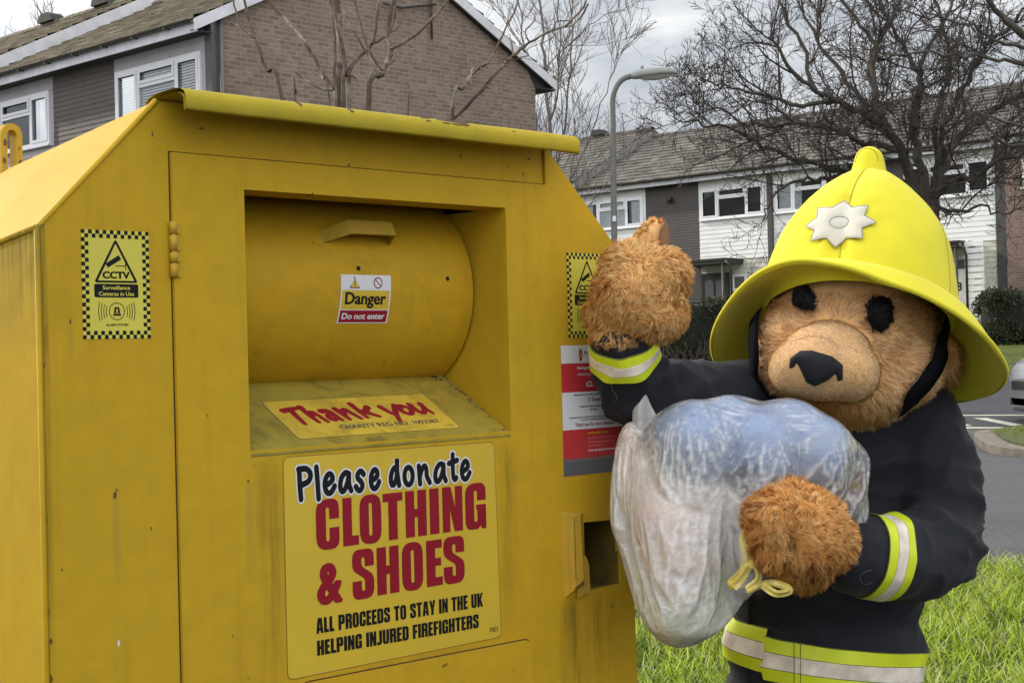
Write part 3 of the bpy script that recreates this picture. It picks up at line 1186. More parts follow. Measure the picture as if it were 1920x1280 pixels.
def glyph(c):
    W = 0.6
    s, b = S_, B_
    R = 0.27
    r = 0.06
    if c in 'OQ':
        return rpoly([(0, 0, R), (W, 0, R), (W, 1, R), (0, 1, R)]), [rpoly([(s, b, r), (W - s, b, r), (W - s, 1 - b, r), (s, 1 - b, r)])]
    if c == 'C':
        return rpoly([(W, .60), (W, 1, R), (0, 1, R), (0, 0, R), (W, 0, R), (W, .43), (W - s, .43), (W - s, b, r), (s, b, r), (s, 1 - b, r), (W - s, 1 - b, r), (W - s, .60)]), []
    if c == 'G':
        return rpoly([(W, .62), (W, 1, R), (0, 1, R), (0, 0, R), (W * .62, 0, .1), (W * .72, .08), (W * .78, 0), (W, 0), (W, .53), (W * .53, .53), (W * .53, .42), (W - s, .42), (W - s, b, r), (s, b, r), (s, 1 - b, r), (W - s, 1 - b, r), (W - s, .62)]), []
    if c == 'L':
        w = .44
        return [(0, 0), (w, 0), (w, .2), (s, .2), (s, 1), (0, 1)], []
    if c == 'T':
        w = .56
        return [(w / 2 - s / 2, 0), (w / 2 + s / 2, 0), (w / 2 + s / 2, .82), (w, .82), (w, 1), (0, 1), (0, .82), (w / 2 - s / 2, .82)], []
    if c == 'H':
        return [(0, 0), (s, 0), (s, .42), (W - s, .42), (W - s, 0), (W, 0), (W, 1), (W - s, 1), (W - s, .60), (s, .60), (s, 1), (0, 1)], []
    if c == 'I':
        return [(0, 0), (s + .01, 0), (s + .01, 1), (0, 1)], []
    if c == 'N':
        return [(0, 0), (.22, 0), (.22, .50), (W - .25, 0), (W, 0), (W, 1), (W - .22, 1), (W - .22, .52), (.25, 1), (0, 1)], []
    if c == 'E':
        w = .46
        return [(0, 0), (w, 0), (w, .185), (s, .185), (s, .43), (w - .04, .43), (w - .04, .60), (s, .60), (s, .815), (w - .01, .815), (w - .01, 1), (0, 1)], []
    if c == 'F':
        w = .45
        return [(0, 0), (s, 0), (s, .41), (w - .03, .41), (w - .03, .58), (s, .58), (s, .815), (w, .815), (w, 1), (0, 1)], []
    if c == 'S':
        return rpoly([(W, .65), (W, 1, R), (0, 1, R), (0, .60, .22), (W - s, .40, .12), (W - s, b, r), (s, b, r), (s, .37), (0, .37), (0, 0, R), (W, 0, R), (W, .46, .22), (s, .66, .12), (s, 1 - b, r), (W - s, 1 - b, r), (W - s, .65)]), []
    if c == 'A':
        w = .64
        return [(0, 0), (.235, 0), (.255, .18), (w - .255, .18), (w - .235, 0), (w, 0), (w - .13, 1), (.13, 1)], [[(.275, .35), (w - .275, .35), (w / 2, .74)]]
    if c == 'P':
        return rpoly([(0, 0), (s, 0), (s, .38), (W, .38, .25), (W, 1, .25), (0, 1)]), [rpoly([(s, .55), (W - s, .55, .04), (W - s, .84, .04), (s, .84)])]
    if c == 'R':
        return rpoly([(0, 0), (s, 0), (s, .44), (W - s, .44, .05), (W - s, 0), (W, 0), (W, .48, .12), (W - .06, .54), (W, .6, .1), (W, 1, .22), (0, 1)]), [rpoly([(s, .60), (W - s, .60, .04), (W - s, .84, .04), (s, .84)])]
    if c == 'D':
        return rpoly([(0, 0), (W, 0, .24), (W, 1, .24), (0, 1)]), [rpoly([(s, .17), (W - s, .17, .04), (W - s, .83, .04), (s, .83)])]
    if c == 'U':
        return rpoly([(0, 1), (0, 0, R), (W, 0, R), (W, 1), (W - s, 1), (W - s, b, r), (s, b, r), (s, 1)]), []
    if c == 'J':
        w = .46
        return rpoly([(0, .0), (w, 0, .22), (w, 1), (w - s, 1), (w - s, .2, .05), (0, .2)]), []
    if c == 'Y':
        w = .62
        return [(w / 2 - s / 2, 0), (w / 2 + s / 2, 0), (w / 2 + s / 2, .38), (w, 1), (w - .24, 1), (w / 2, .62), (.24, 1), (0, 1), (w / 2 - s / 2, .38)], []
    if c == 'K':
        w = .64
        return [(0, 0), (s, 0), (s, .35), (w - .26, 0), (w, 0), (w - .22, .53), (w - .01, 1), (w - .25, 1), (s, .62), (s, 1), (0, 1)], []
    return None


def put_glyph(sg, c, x0, y0, x1, y1, lay, mi, rot=0.0):
    g = glyph(c)
    if g is None:
        sg.text(c, x0, y0, x1, y1, lay, mi, offset=0.045)
        return
    o, hs = g
    mxx = max(p[0] for p in o)
    f = lambda p: (x0 + p[0] / mxx * (x1 - x0), y0 + p[1] * (y1 - y0) + rot * (x0 + p[0] / mxx * (x1 - x0) - 0.457))
    sg.poly([f(p) for p in o], lay, mi, [[f(p) for p in h] for h in hs])


def put_line(sg, txt, x0, x1, y0, y1, lay, mi, rot=0.0, gap=0.07, space=0.26):
    ws = []
    for c in txt:
        ws.append(space if c == ' ' else max(p[0] for p in glyph(c)[0]))
    tot = sum(ws) + gap * (len(txt) - 1)
    k = (x1 - x0) / tot
    x = x0
    for c, w in zip(txt, ws):
        if c != ' ':
            put_glyph(sg, c, x, y0, x + w * k, y1, lay, mi, rot)
        x += (w + gap) * k


# --- large notice: Please donate CLOTHING & SHOES
pl = MB()
pl.prism(rpoly([(0.400, 1.008, .012), (0.864, 1.006, .012), (0.858, 1.3465, .012), (0.401, 1.349, .012)]), 'y', FR - 0.0005, FR - 0.0001)
# fine dark outline of the sticker edge
plate = pl.build('donation_sign', M['sign_yellow'], bank)
ed = Sign(front(FR - 0.0003))
oo = rpoly([(0.3992, 1.0072, .0125), (0.8648, 1.0052, .0125), (0.8588, 1.3473, .0125), (0.4002, 1.3498, .0125)])
ii = rpoly([(0.4000, 1.0080, .012), (0.8640, 1.0060, .012), (0.8580, 1.3465, .012), (0.4010, 1.3490, .012)])
ed.flat(oo + ii, [(i, (i + 1) % len(oo), (i + 1) % len(oo) + len(oo), i + len(oo)) for i in range(len(oo))], 0.2, 0)
ed.done('sticker_edge', [M['brown_ink']], plate)
lt = Sign(front(FR - 0.0006))
for c, a, b_ in (('C', .4611, .5077), ('L', .515, .5474), ('O', .5499, .5953), ('T', .5992, .6421), ('H', .6481, .6949), ('I', .7021, .7234), ('N', .7315, .7782), ('G', .7847, .8342)):
    e = 0.0015 if c in 'COG' else 0
    put_glyph(lt, c, a, 1.2005 - e, b_, 1.277 + e, 0.2, 0)
for c, a, b_ in (('S', .532, .5772), ('H', .5835, .6308), ('O', .6376, .684), ('E', .6918, .7284), ('S', .7312, .7795)):
    e = 0.0015 if c in 'SO' else 0
    put_glyph(lt, c, a, 1.1138 - e, b_, 1.1908 + e, 0.2, 0)
lt.text('&', .4597, 1.1125, .5122, 1.1785, 0.2, 0, bold=0.0045)
put_line(lt, 'ALL PROCEEDS TO STAY IN THE UK', .4570, .8215, 1.0705, 1.0945, 0.2, 1, rot=-0.0165)
put_line(lt, 'HELPING INJURED FIREFIGHTERS', .4575, .8100, 1.0362, 1.0595, 0.2, 1, rot=-0.0185)
lt.text('F001', .8375, 1.0170, .8560, 1.0255, 0.2, 1)
# marker-pen words with a white halo: strokes in zoomed sign coordinates
ZP = [((.4265, .4561), 'P'), ((.4607, .4722), 'l'), ((.4767, .5026), 'e'), ((.5073, .5361), 'a'), ((.5409, .564), 's'), ((.5715, .5951), 'e'),
      ((.6139, .6393), 'd'), ((.6444, .6689), 'o'), ((.6754, .7069), 'n'), ((.7122, .7431), 'a'), ((.746, .7705), 't'), ((.7746, .7995), 'e')]


def arc(cx, cy, rx, ry, a0, a1, n=10):
    return [(cx + rx * math.cos(math.radians(a)), cy + ry * math.sin(math.radians(a))) for a in np.linspace(a0, a1, n)]


MARK = {
    'P': [[(.10, .98), (.12, .55), (.18, .0)], [(.05, .97)] + arc(.42, .74, .50, .24, 95, -60, 9) + [(.35, .47), (.2, .45)]],
    'l': [[(.25, 1.0), (.45, .55), (.62, .0)]],
    'e': [[(.12, .46), (.45, .52), (.78, .70), (.70, .94), (.45, 1.0), (.20, .80), (.10, .48), (.20, .15), (.45, .02), (.72, .12), (.95, .36)]],
    'a': [[(.80, .92), (.50, .98), (.20, .72), (.10, .32), (.22, .05), (.48, .16), (.72, .58), (.80, .92), (.80, .4), (.96, .05)]],
    's': [[(.88, .82), (.62, 1.0), (.30, .88), (.26, .66), (.55, .48), (.74, .26), (.58, .05), (.30, .02), (.05, .22)]],
    'd': [[(.72, .62), (.45, .66), (.18, .46), (.10, .2), (.24, .03), (.48, .1), (.70, .42), (.74, 1.0), (.74, .5), (.90, .0)]],
    'o': [arc(.5, .5, .42, .46, 100, 460, 18)],
    'n': [[(.10, .98), (.14, .5), (.18, .02)], [(.16, .35), (.34, .78), (.56, .96), (.70, .75), (.72, .4), (.94, .04)]],
    't': [[(.48, 1.0), (.46, .5), (.50, .12), (.66, .0), (.82, .06)], [(.05, .66), (.45, .70), (.95, .76)]],
}
base_h = {'P': (1.2805, 1.3325), 'l': (1.2785, 1.3320), 'd': (1.2865, 1.3345), 't': (1.2865, 1.3330)}


def smooth2(pts, k=4):
    P = [Vector(p) for p in pts]
    out = []
    for i in range(len(P) - 1):
        p0, p1, p2, p3 = P[max(i - 1, 0)], P[i], P[i + 1], P[min(i + 2, len(P) - 1)]
        for j in range(k):
            t = j / k
            out.append(0.5 * ((2 * p1) + (p2 - p0) * t + (2 * p0 - 5 * p1 + 4 * p2 - p3) * t * t + (3 * p1 - p0 - 3 * p2 + p3) * t ** 3))
    out.append(P[-1])
    return [(p.x, p.y) for p in out]


for (a, b_), c in ZP:
    y0, y1 = base_h.get(c, (1.2845, 1.3195))
    ins = 0.0015
    for st in MARK[c]:
        q = smooth2([(a + ins + x * (b_ - a - 2 * ins), y0 + 0.002 + y * (y1 - y0 - 0.004)) for x, y in st])
        lt.stroke(q, 0.0152, 0.25, 2)
        lt.stroke(q, 0.0096, 0.75, 1)
lt.done('lettering', [M['red_ink'], M['black'], M['white_print']], plate)

# --- Thank you sticker on the shelf
ey, ez = SH_Y, SH_Z - AB
el = math.hypot(ey, ez)
ey, ez = ey / el, ez / el


def shelf_fn(x, v, l):
    o = 0.0012 + 0.0003 * l
    return (x, v * ey - o * ez, AB + v * ez + o * ey)


ts = Sign(shelf_fn)
o_ = rpoly([(.449, .0195, .009), (.800, .0195, .009), (.8005, .1325, .009), (.4467, .1315, .009)])
i_ = rpoly([(.4498, .0203, .0084), (.7992, .0203, .0084), (.7997, .1317, .0084), (.4475, .1307, .0084)])
ts.poly(i_, 0, 0)
ts.flat(o_ + i_, [(i, (i + 1) % len(o_), (i + 1) % len(o_) + len(o_), i + len(o_)) for i in range(len(o_))], 0.0, 1)
tsign = ts.done('thank_you_sign', [M['shelf_sign'], M['brown_ink']], shelf)
tl = Sign(shelf_fn)
TY = [('T', .468, .5125, .057, .112), ('h', .5065, .542, .059, .113), ('a', .5405, .5735, .0610, .100), ('n', .5735, .6135, .0625, .1035), ('k', .6130, .6560, .0650, .1145),
      ('y', .671, .7125, .048, .103), ('o', .7055, .7395, .0655, .103), ('u', .7385, .7785, .0650, .1040)]
BR = {'T': [[(0, .86), (.5, .95), (1, 1)], [(.42, .92), (.42, .5), (.45, .0)]],
      'h': [[(.05, 1), (.12, .5), (.30, .02)], [(.22, .42), (.5, .66), (.72, .45), (.95, .02)]],
      'a': [[(0, .95), (.55, .95), (.75, .6), (.95, .05)], [(.72, .6), (.25, .5), (.15, .2), (.45, .08), (.8, .35)]],
      'n': [[(0, .95), (.12, .5), (.25, .02)], [(.2, .5), (.55, .9), (.75, .55), (1, .02)]],
      'k': [[(.05, 1), (.12, .5), (.22, .0)], [(.85, .72), (.45, .40), (.25, .34)], [(.4, .42), (1, .02)]],
      'y': [[(.0, .95), (.2, .62), (.42, .42)], [(1, 1), (.55, .5), (.3, .02)]],
      'o': [arc(.5, .5, .42, .42, 90, 450, 14)],
      'u': [[(.02, .98), (.08, .4), (.32, .1), (.62, .35), (.8, .95)], [(.8, .98), (.82, .5), (.98, .04)]]}
for c, x0, x1, y0, y1 in TY:
    for st in BR[c]:
        q = smooth2([(x0 + .004 + u_ * (x1 - x0 - .008), y0 + .004 + w * (y1 - y0 - .008)) for u_, w in st])
        tl.stroke(q, list(np.linspace(.0142, .0095, len(q))), 0.4, 0)
tl.text('CHARITY REG NO. 1093387', .5490, .0393, .7690, .0510, 0.4, 1, bold=0.0006)
tl.text('F05A', .775, .0275, .791, .0335, 0.4, 1)
tl.done('lettering', [M['red_ink'], M['charcoal']], tsign)


# --- two CCTV stickers
def cctv(s0, s1, h0, h1, name='cctv_sign', dy=0.0):
    W_, H_ = 0.106, 0.152
    fn = lambda x, z, l: (s0 + x / W_ * (s1 - s0), (0.0 if s0 < 0.2 else FR) - 0.0005 - 0.00022 * l, h0 + z / H_ * (h1 - h0) - dy * x / W_)
    sg = Sign(fn)
    sg.rect(0, 0, W_, H_, 0, 0, 0.005)
    pt = sg.done('cctv_sign', [M['cctv_yellow']], bank)
    g = Sign(fn)
    nx, ny = 19, 27
    cw, chh = W_ / nx, H_ / ny
    for i in range(nx):
        for j in range(ny):
            if (i + j) % 2 == 0 and (i < 2 or i >= nx - 2 or j < 2 or j >= ny - 2):
                g.rect(i * cw, j * chh, (i + 1) * cw, (j + 1) * chh, 0.5, 0, 0.0018 if (i in (0, nx - 1) and j in (0, ny - 1)) else 0)
    # warning triangle
    cx = W_ / 2
    t_o = rpoly([(cx - .0345, .0785, .003), (cx + .0345, .0785, .003), (cx, .1405, .003)])
    t_i = rpoly([(cx - .0285, .0815, .001), (cx + .0285, .0815, .001), (cx, .1335, .001)])
    g.poly(t_o, 0.5, 0, [t_i])
    g.poly([(cx - .0165, .1050), (cx - .0125, .0995), (cx + .0085, .1115), (cx + .0045, .1175)], 0.6, 0)
    g.rect(cx - .001, .1015, cx + .0145, .1028, 0.7, 0)
    g.rect(cx + .0145, .0965, cx + .0158, .1065, 0.8, 0)
    g.text('CCTV', cx - .0215, .0842, cx + .0215, .0945, 0.6, 0, bold=0.0009)
    g.rect(cx - .0345, .0578, cx + .0345, .0768, 0.5, 0, 0.003)
    g.text('Surveillance', cx - .0215, .0688, cx + .0215, .0745, 0.9, 1, bold=0.0002)
    g.text('Cameras in Use', cx - .0275, .0602, cx + .0275, .0660, 0.9, 1, bold=0.0002)
    cy = .0385
    g.ring((cx, cy), .0112, .0124, 0.5, 0)
    g.poly([(cx - .0062, cy - .0062), (cx + .0062, cy - .0062), (cx + .0062, cy - .0034), (cx - .0062, cy - .0034)], 0.6, 0)
    g.poly([(cx - .005, cy - .0028), (cx + .005, cy - .0028), (cx + .0035, cy + .006), (cx - .0035, cy + .006)], 0.6, 0,
           [[(cx - .0012, cy - .0022), (cx + .0012, cy - .0022), (cx + .0012, cy + .0035), (cx - .0012, cy + .0035)]])
    for r in (.0160, .0200, .0240, .0280):
        for a in (0, math.pi):
            g.ring((cx, cy), r, r + .0011, 0.5, 0, a - 0.42, a + 0.42, 12, 1.15)
    g.text('ALARM SYSTEM', cx - .0175, .0178, cx + .0175, .0212, 0.5, 0, bold=0.0002)
    g.done('lettering', [M['black'], M['cctv_yellow']], pt)


cctv(0.066, 0.1745, 1.535, 1.688)
cctv(1.0585, 1.1695, 1.527, 1.684)


# --- danger label curved round the drum
def drum_fn(x, z, l):           # z measured along the drum's surface from its middle line
    a = z / DR
    r = DR + 0.0006 + 0.0003 * l
    return (x + (z - 0.018) * 0.06, DY - r * math.cos(a), DZ + r * math.sin(a))


def sub(sg, x0, y0, x1, y1, lay, mi, n=6):
    for k in range(n):
        a, b_ = y0 + (y1 - y0) * k / n, y0 + (y1 - y0) * (k + 1) / n
        sg.rect(x0, a, x1, b_, lay, mi)


dx, dzb, dzt = 0.5895, -0.060, 0.022
dg_ = Sign(drum_fn)
sub(dg_, dx, dzb, dx + .110, dzt, 0, 0, 10)
dsign = dg_.done('danger_sign', [M['white_print']], drum)
dl = Sign(drum_fn)
hgt = dzt - dzb
sub(dl, dx + .003, dzb + hgt * .29, dx + .107, dzb + hgt * .685, 0.5, 1)
sub(dl, dx + .003, dzb + hgt * .02, dx + .107, dzb + hgt * .27, 0.5, 2)
dl.text('Danger', dx + .010, dzb + hgt * .315, dx + .100, dzb + hgt * .645, 1.2, 0, bold=0.0011)
dl.text('Do not enter', dx + .008, dzb + hgt * .085, dx + .102, dzb + hgt * .215, 1.2, 3, bold=0.0006)
yc = dzb + hgt * .84
tri_o = [(dx + .019, yc - .0095), (dx + .041, yc - .0095), (dx + .030, yc + .0105)]
dl.poly(tri_o, 0.6, 0)
dl.poly([(dx + .0213, yc - .0082), (dx + .0387, yc - .0082), (dx + .030, yc + .0078)], 1.0, 1)
dl.rect(dx + .0292, yc - .0035, dx + .0308, yc + .0040, 1.4, 0)
dl.rect(dx + .0292, yc - .0068, dx + .0308, yc - .0050, 1.4, 0)
dl.ring((dx + .081, yc), .0078, .0098, 0.6, 2)
dl.poly([(dx + .0745, yc + .0052), (dx + .0758, yc + .0066), (dx + .0875, yc - .0052), (dx + .0862, yc - .0066)], 0.8, 2)
dl.done('lettering', [M['black'], M['sign_yellow'], M['red_ink'], M['white_print']], dsign)

# --- tall fund notice
fx0, fx1, fb, ft = 1.0365, 1.2045, 1.2725, 1.5125


def fund_fn(x, z, l):
    return (fx0 + x * (fx1 - fx0) + 0.0, FR - 0.0005 - 0.00022 * l, fb + z * (ft - fb))


fg = Sign(fund_fn)
fg.rect(0, 0, 1, 1, 0, 0)
fsign = fg.done('fund_notice', [M['white_print']], bank)
fl = Sign(fund_fn)
fl.rect(0, .640, 1, .862, .5, 1)
fl.rect(0, .130, 1, .352, .5, 1)
fl.rect(0, 0, 1, .130, .5, 2)
fl.text('Fire Fighters', .38, .915, .86, .955, .5, 3, bold=0.0018)
fl.poly([(.305, .875), (.335, .885), (.355, .93), (.335, .985), (.325, .955), (.30, .985), (.295, .925)], .5, 3)
fl.poly([(.315, .90), (.335, .91), (.335, .95), (.318, .94)], .9, 5)
fl.text('Basingstoke Fire Station', .26, .808, .82, .838, .9, 0, bold=0.0018)
fl.text('clothing bank has', .26, .758, .72, .790, .9, 0)
fl.text('£2,454', .40, .672, .66, .722, .9, 0, bold=0.0028)
for k, (a, b_, z) in enumerate(((.20, .80, .612), (.28, .76, .520), (.45, .58, .494), (.11, .82, .438), (.30, .76, .418))):
    # illegible small print: broken dark dashes
    q = random.Random(k)
    x = a
    while x < b_:
        w = q.uniform(.015, .05)
        fl.rect(x, z, min(x + w, b_), z + .010, .5, 4)
        x += w + .010
fl.text('11 Tonnes', .42, .562, .64, .595, .5, 3, bold=0.0018)
fl.text('Thank you for your donation', .20, .365, .86, .402, .5, 3, bold=0.0018)
for k, (a, b_, z, mi) in enumerate(((.41, .74, .312, 5), (.41, .86, .272, 6), (.41, .86, .240, 6), (.41, .66, .212, 6), (.41, .90, .176, 0))):
    q = random.Random(k + 9)
    x = a
    while x < b_:
        w = q.uniform(.02, .06)
        fl.rect(x, z, min(x + w, b_), z + .011, .9, mi)
        x += w + .012
fl.rect(.05, .115, .80, .119, .9, 6)
fl.done('lettering', [M['white_print'], M['red_notice'], M['slate_print'], M['red_ink'], M['charcoal'], M['sign_yellow'],
                      simple('pale_red_print', (0.52, 0.13, 0.12), 0.5)], fsign)
# ------------------------------------------------------------------ terraced houses


def brick_mat(name, c1, c2, mortar):
    mt, nt, b, v, out = newmat(name)
    g = N(nt, 'ShaderNodeNewGeometry')
    sp = N(nt, 'ShaderNodeSeparateXYZ')
    nt.links.new(v, sp.inputs[0])
    cb = N(nt, 'ShaderNodeCombineXYZ')
    nt.links.new(MATH(nt, 'ADD', sp.outputs[0], sp.outputs[1]), cb.inputs[0])
    nt.links.new(sp.outputs[2], cb.inputs[1])
    bt = N(nt, 'ShaderNodeTexBrick')
    bt.inputs['Scale'].default_value = 1.0
    bt.inputs['Brick Width'].default_value = 0.225
    bt.inputs['Row Height'].default_value = 0.075
    bt.inputs['Mortar Size'].default_value = 0.010
    bt.inputs['Mortar Smooth'].default_value = 0.3
    bt.inputs['Bias'].default_value = -0.1
    bt.inputs['Color1'].default_value = (*c1, 1)
    bt.inputs['Color2'].default_value = (*c2, 1)
    bt.inputs['Mortar'].default_value = (*mortar, 1)
    nt.links.new(cb.outputs[0], bt.inputs['Vector'])
    big = NOISE(nt, v, 0.9, 5, 0.6)
    fine = NOISE(nt, v, 35, 4, 0.7)
    # some bricks paler than others
    wn = N(nt, 'ShaderNodeTexWhiteNoise', noise_dimensions='2D')
    fl = N(nt, 'ShaderNodeVectorMath', operation='FLOOR')
    nt.links.new(MAPV(nt, cb.outputs[0], sc=(1 / 0.1125, 1 / 0.075, 1)), fl.inputs[0])
    nt.links.new(fl.outputs[0], wn.inputs[0])
    col = MIX(nt, MATH(nt, 'MULTIPLY', RAMP(nt, wn.outputs[0], [(0.55, 0), (0.95, 1)]), 0.5), bt.outputs[0], tuple(min(1, c * 1.6) for c in c1))
    col = MIX(nt, MATH(nt, 'MULTIPLY', RAMP(nt, big, [(0.35, 0), (0.75, 1)]), 0.4), col, tuple(c * 0.6 for c in c2))
    col = MIX(nt, 0.25, col, MIX(nt, fine, tuple(c * 0.4 for c in c1), tuple(c * 1.5 for c in c1)))
    setc(nt, b, 'Base Color', col)
    b.inputs['Roughness'].default_value = 0.92
    bump(nt, b, MATH(nt, 'SUBTRACT', MATH(nt, 'MULTIPLY', fine, 0.25), bt.outputs['Fac']), 0.6, 0.008)
    return mt


M['brick'] = brick_mat('weathered_brown_brick', (0.232, 0.168, 0.128), (0.130, 0.092, 0.072), (0.30, 0.26, 0.225))
M['brick2'] = brick_mat('pinkish_brick', (0.23, 0.155, 0.125), (0.15, 0.10, 0.082), (0.28, 0.23, 0.20))


def tile_mat(name, c1, c2, moss):
    mt, nt, b, v, out = newmat(name)
    n1 = NOISE(nt, MAPV(nt, v, sc=(1, 2.5, 2.5)), 3.2, 6, 0.7)
    n2 = NOISE(nt, v, 22, 5, 0.7)
    n3 = NOISE(nt, v, 0.6, 3, 0.5)
    wn = N(nt, 'ShaderNodeTexWhiteNoise', noise_dimensions='2D')
    fl = N(nt, 'ShaderNodeVectorMath', operation='FLOOR')
    nt.links.new(MAPV(nt, v, sc=(1 / 0.30, 1 / 0.262, 1)), fl.inputs[0])
    nt.links.new(fl.outputs[0], wn.inputs[0])
    col = RAMP(nt, n1, [(0.3, c1), (0.62, c2)])
    col = MIX(nt, 0.45, col, MIX(nt, wn.outputs[0], tuple(c * 0.45 for c in c1), tuple(c * 1.9 for c in c2)))
    col = MIX(nt, MATH(nt, 'MULTIPLY', RAMP(nt, n2, [(0.5, 0), (0.68, 1)]), 0.65), col, moss)
    col = MIX(nt, MATH(nt, 'MULTIPLY', RAMP(nt, n3, [(0.4, 0), (0.7, 1)]), 0.35), col, tuple(c * 0.55 for c in c1))
    setc(nt, b, 'Base Color', col)
    b.inputs['Roughness'].default_value = 0.9
    bump(nt, b, MATH(nt, 'ADD', n2, wn.outputs[0]), 0.7, 0.012)
    return mt


M['tile_moss'] = tile_mat('mossy_roof_tile', (0.07, 0.058, 0.042), (0.135, 0.112, 0.075), (0.26, 0.215, 0.10))
M['tile_grey'] = tile_mat('grey_roof_tile', (0.062, 0.057, 0.051), (0.125, 0.115, 0.101), (0.17, 0.155, 0.115))
M['clad_white'] = simple('white_cladding', (0.85, 0.85, 0.84), 0.5, var=0.05, scale=2.5)
M['clad_grey'] = simple('grey_cladding', (0.36, 0.335, 0.345), 0.55, var=0.10, scale=2.5)  # greyer boards of the left row
M['clad_dark'] = simple('dark_brown_cladding', (0.075, 0.062, 0.058), 0.65, var=0.15, scale=4)
M['upvc'] = simple('white_window_frame', (0.83, 0.84, 0.86), 0.35, var=0.03)
M['upvc_dull'] = simple('dull_window_frame', (0.58, 0.58, 0.63), 0.35, var=0.03)
M['fascia_w'] = simple('weathered_white_fascia', (0.60, 0.60, 0.64), 0.6, var=0.14, scale=5)
M['fascia_g'] = simple('weathered_grey_board', (0.21, 0.205, 0.20), 0.8, var=0.25, scale=5)
M['soffit'] = simple('dark_soffit', (0.035, 0.034, 0.032), 0.8)
M['gutter'] = simple('brown_gutter', (0.035, 0.03, 0.028), 0.5)
M['post_grey'] = simple('dark_grey_post', (0.065, 0.068, 0.066), 0.6, var=0.2)
M['pipe_grey'] = simple('grey_pipe', (0.13, 0.135, 0.13), 0.5)
M['render_cream'] = simple('cream_panel', (0.62, 0.60, 0.52), 0.7)
M['door_black'] = simple('black_door', (0.02, 0.02, 0.022), 0.35)
M['door_white'] = simple('white_door', (0.66, 0.65, 0.61), 0.45)
M['curtain'] = simple('net_curtain', (0.62, 0.62, 0.62), 0.9, var=0.15, scale=14)
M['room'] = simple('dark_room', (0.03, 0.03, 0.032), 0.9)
mt, nt, b, v, out = newmat('window_glass')
nt.nodes.remove(b)
g1 = N(nt, 'ShaderNodeBsdfGlossy')
g1.inputs['Roughness'].default_value = 0.03
g1.inputs['Color'].default_value = (0.85, 0.9, 0.95, 1)
t1_ = N(nt, 'ShaderNodeBsdfTransparent')
t1_.inputs['Color'].default_value = (0.80, 0.83, 0.85, 1)
fr_ = N(nt, 'ShaderNodeFresnel')
fr_.inputs['IOR'].default_value = 1.42
mx = N(nt, 'ShaderNodeMixShader')
nt.links.new(MATH(nt, 'ADD', MATH(nt, 'MULTIPLY', fr_.outputs[0], 0.55), 0.05, True), mx.inputs[0])
nt.links.new(t1_.outputs[0], mx.inputs[1])
nt.links.new(g1.outputs[0], mx.inputs[2])
nt.links.new(mx.outputs[0], out.inputs[0])
M['glass'] = mt

FA = math.radians(-43.5)          # direction of every facade (left to right)
EX = Vector((math.cos(FA), math.sin(FA), 0))
EY = Vector((-EX.y, EX.x, 0))
BASEZ = 1.65
EH, RISE, DEP = 5.105, 1.85, 7.5


def boards(mb, x0, x1, z0, z1, pitch, y=-0.02, proud=0.013, mi=0):
    n = max(1, round((z1 - z0) / pitch))
    h = (z1 - z0) / n
    for k in range(n):
        za, zb = z0 + k * h, z0 + (k + 1) * h
        mb.add([(x0, y - proud, za), (x1, y - proud, za), (x1, y - 0.002, zb), (x0, y - 0.002, zb), (x0, y, za), (x1, y, za)],
               [(0, 1, 2, 3), (0, 4, 5, 1)], mi)
    mb.add([(x0, y - proud, z0), (x0, y - 0.002, z1), (x0, 0, z1), (x0, 0, z0)], [(0, 1, 2, 3)], mi)
    mb.add([(x1, y - proud, z0), (x1, 0, z0), (x1, 0, z1), (x1, y - 0.002, z1)], [(0, 1, 2, 3)], mi)


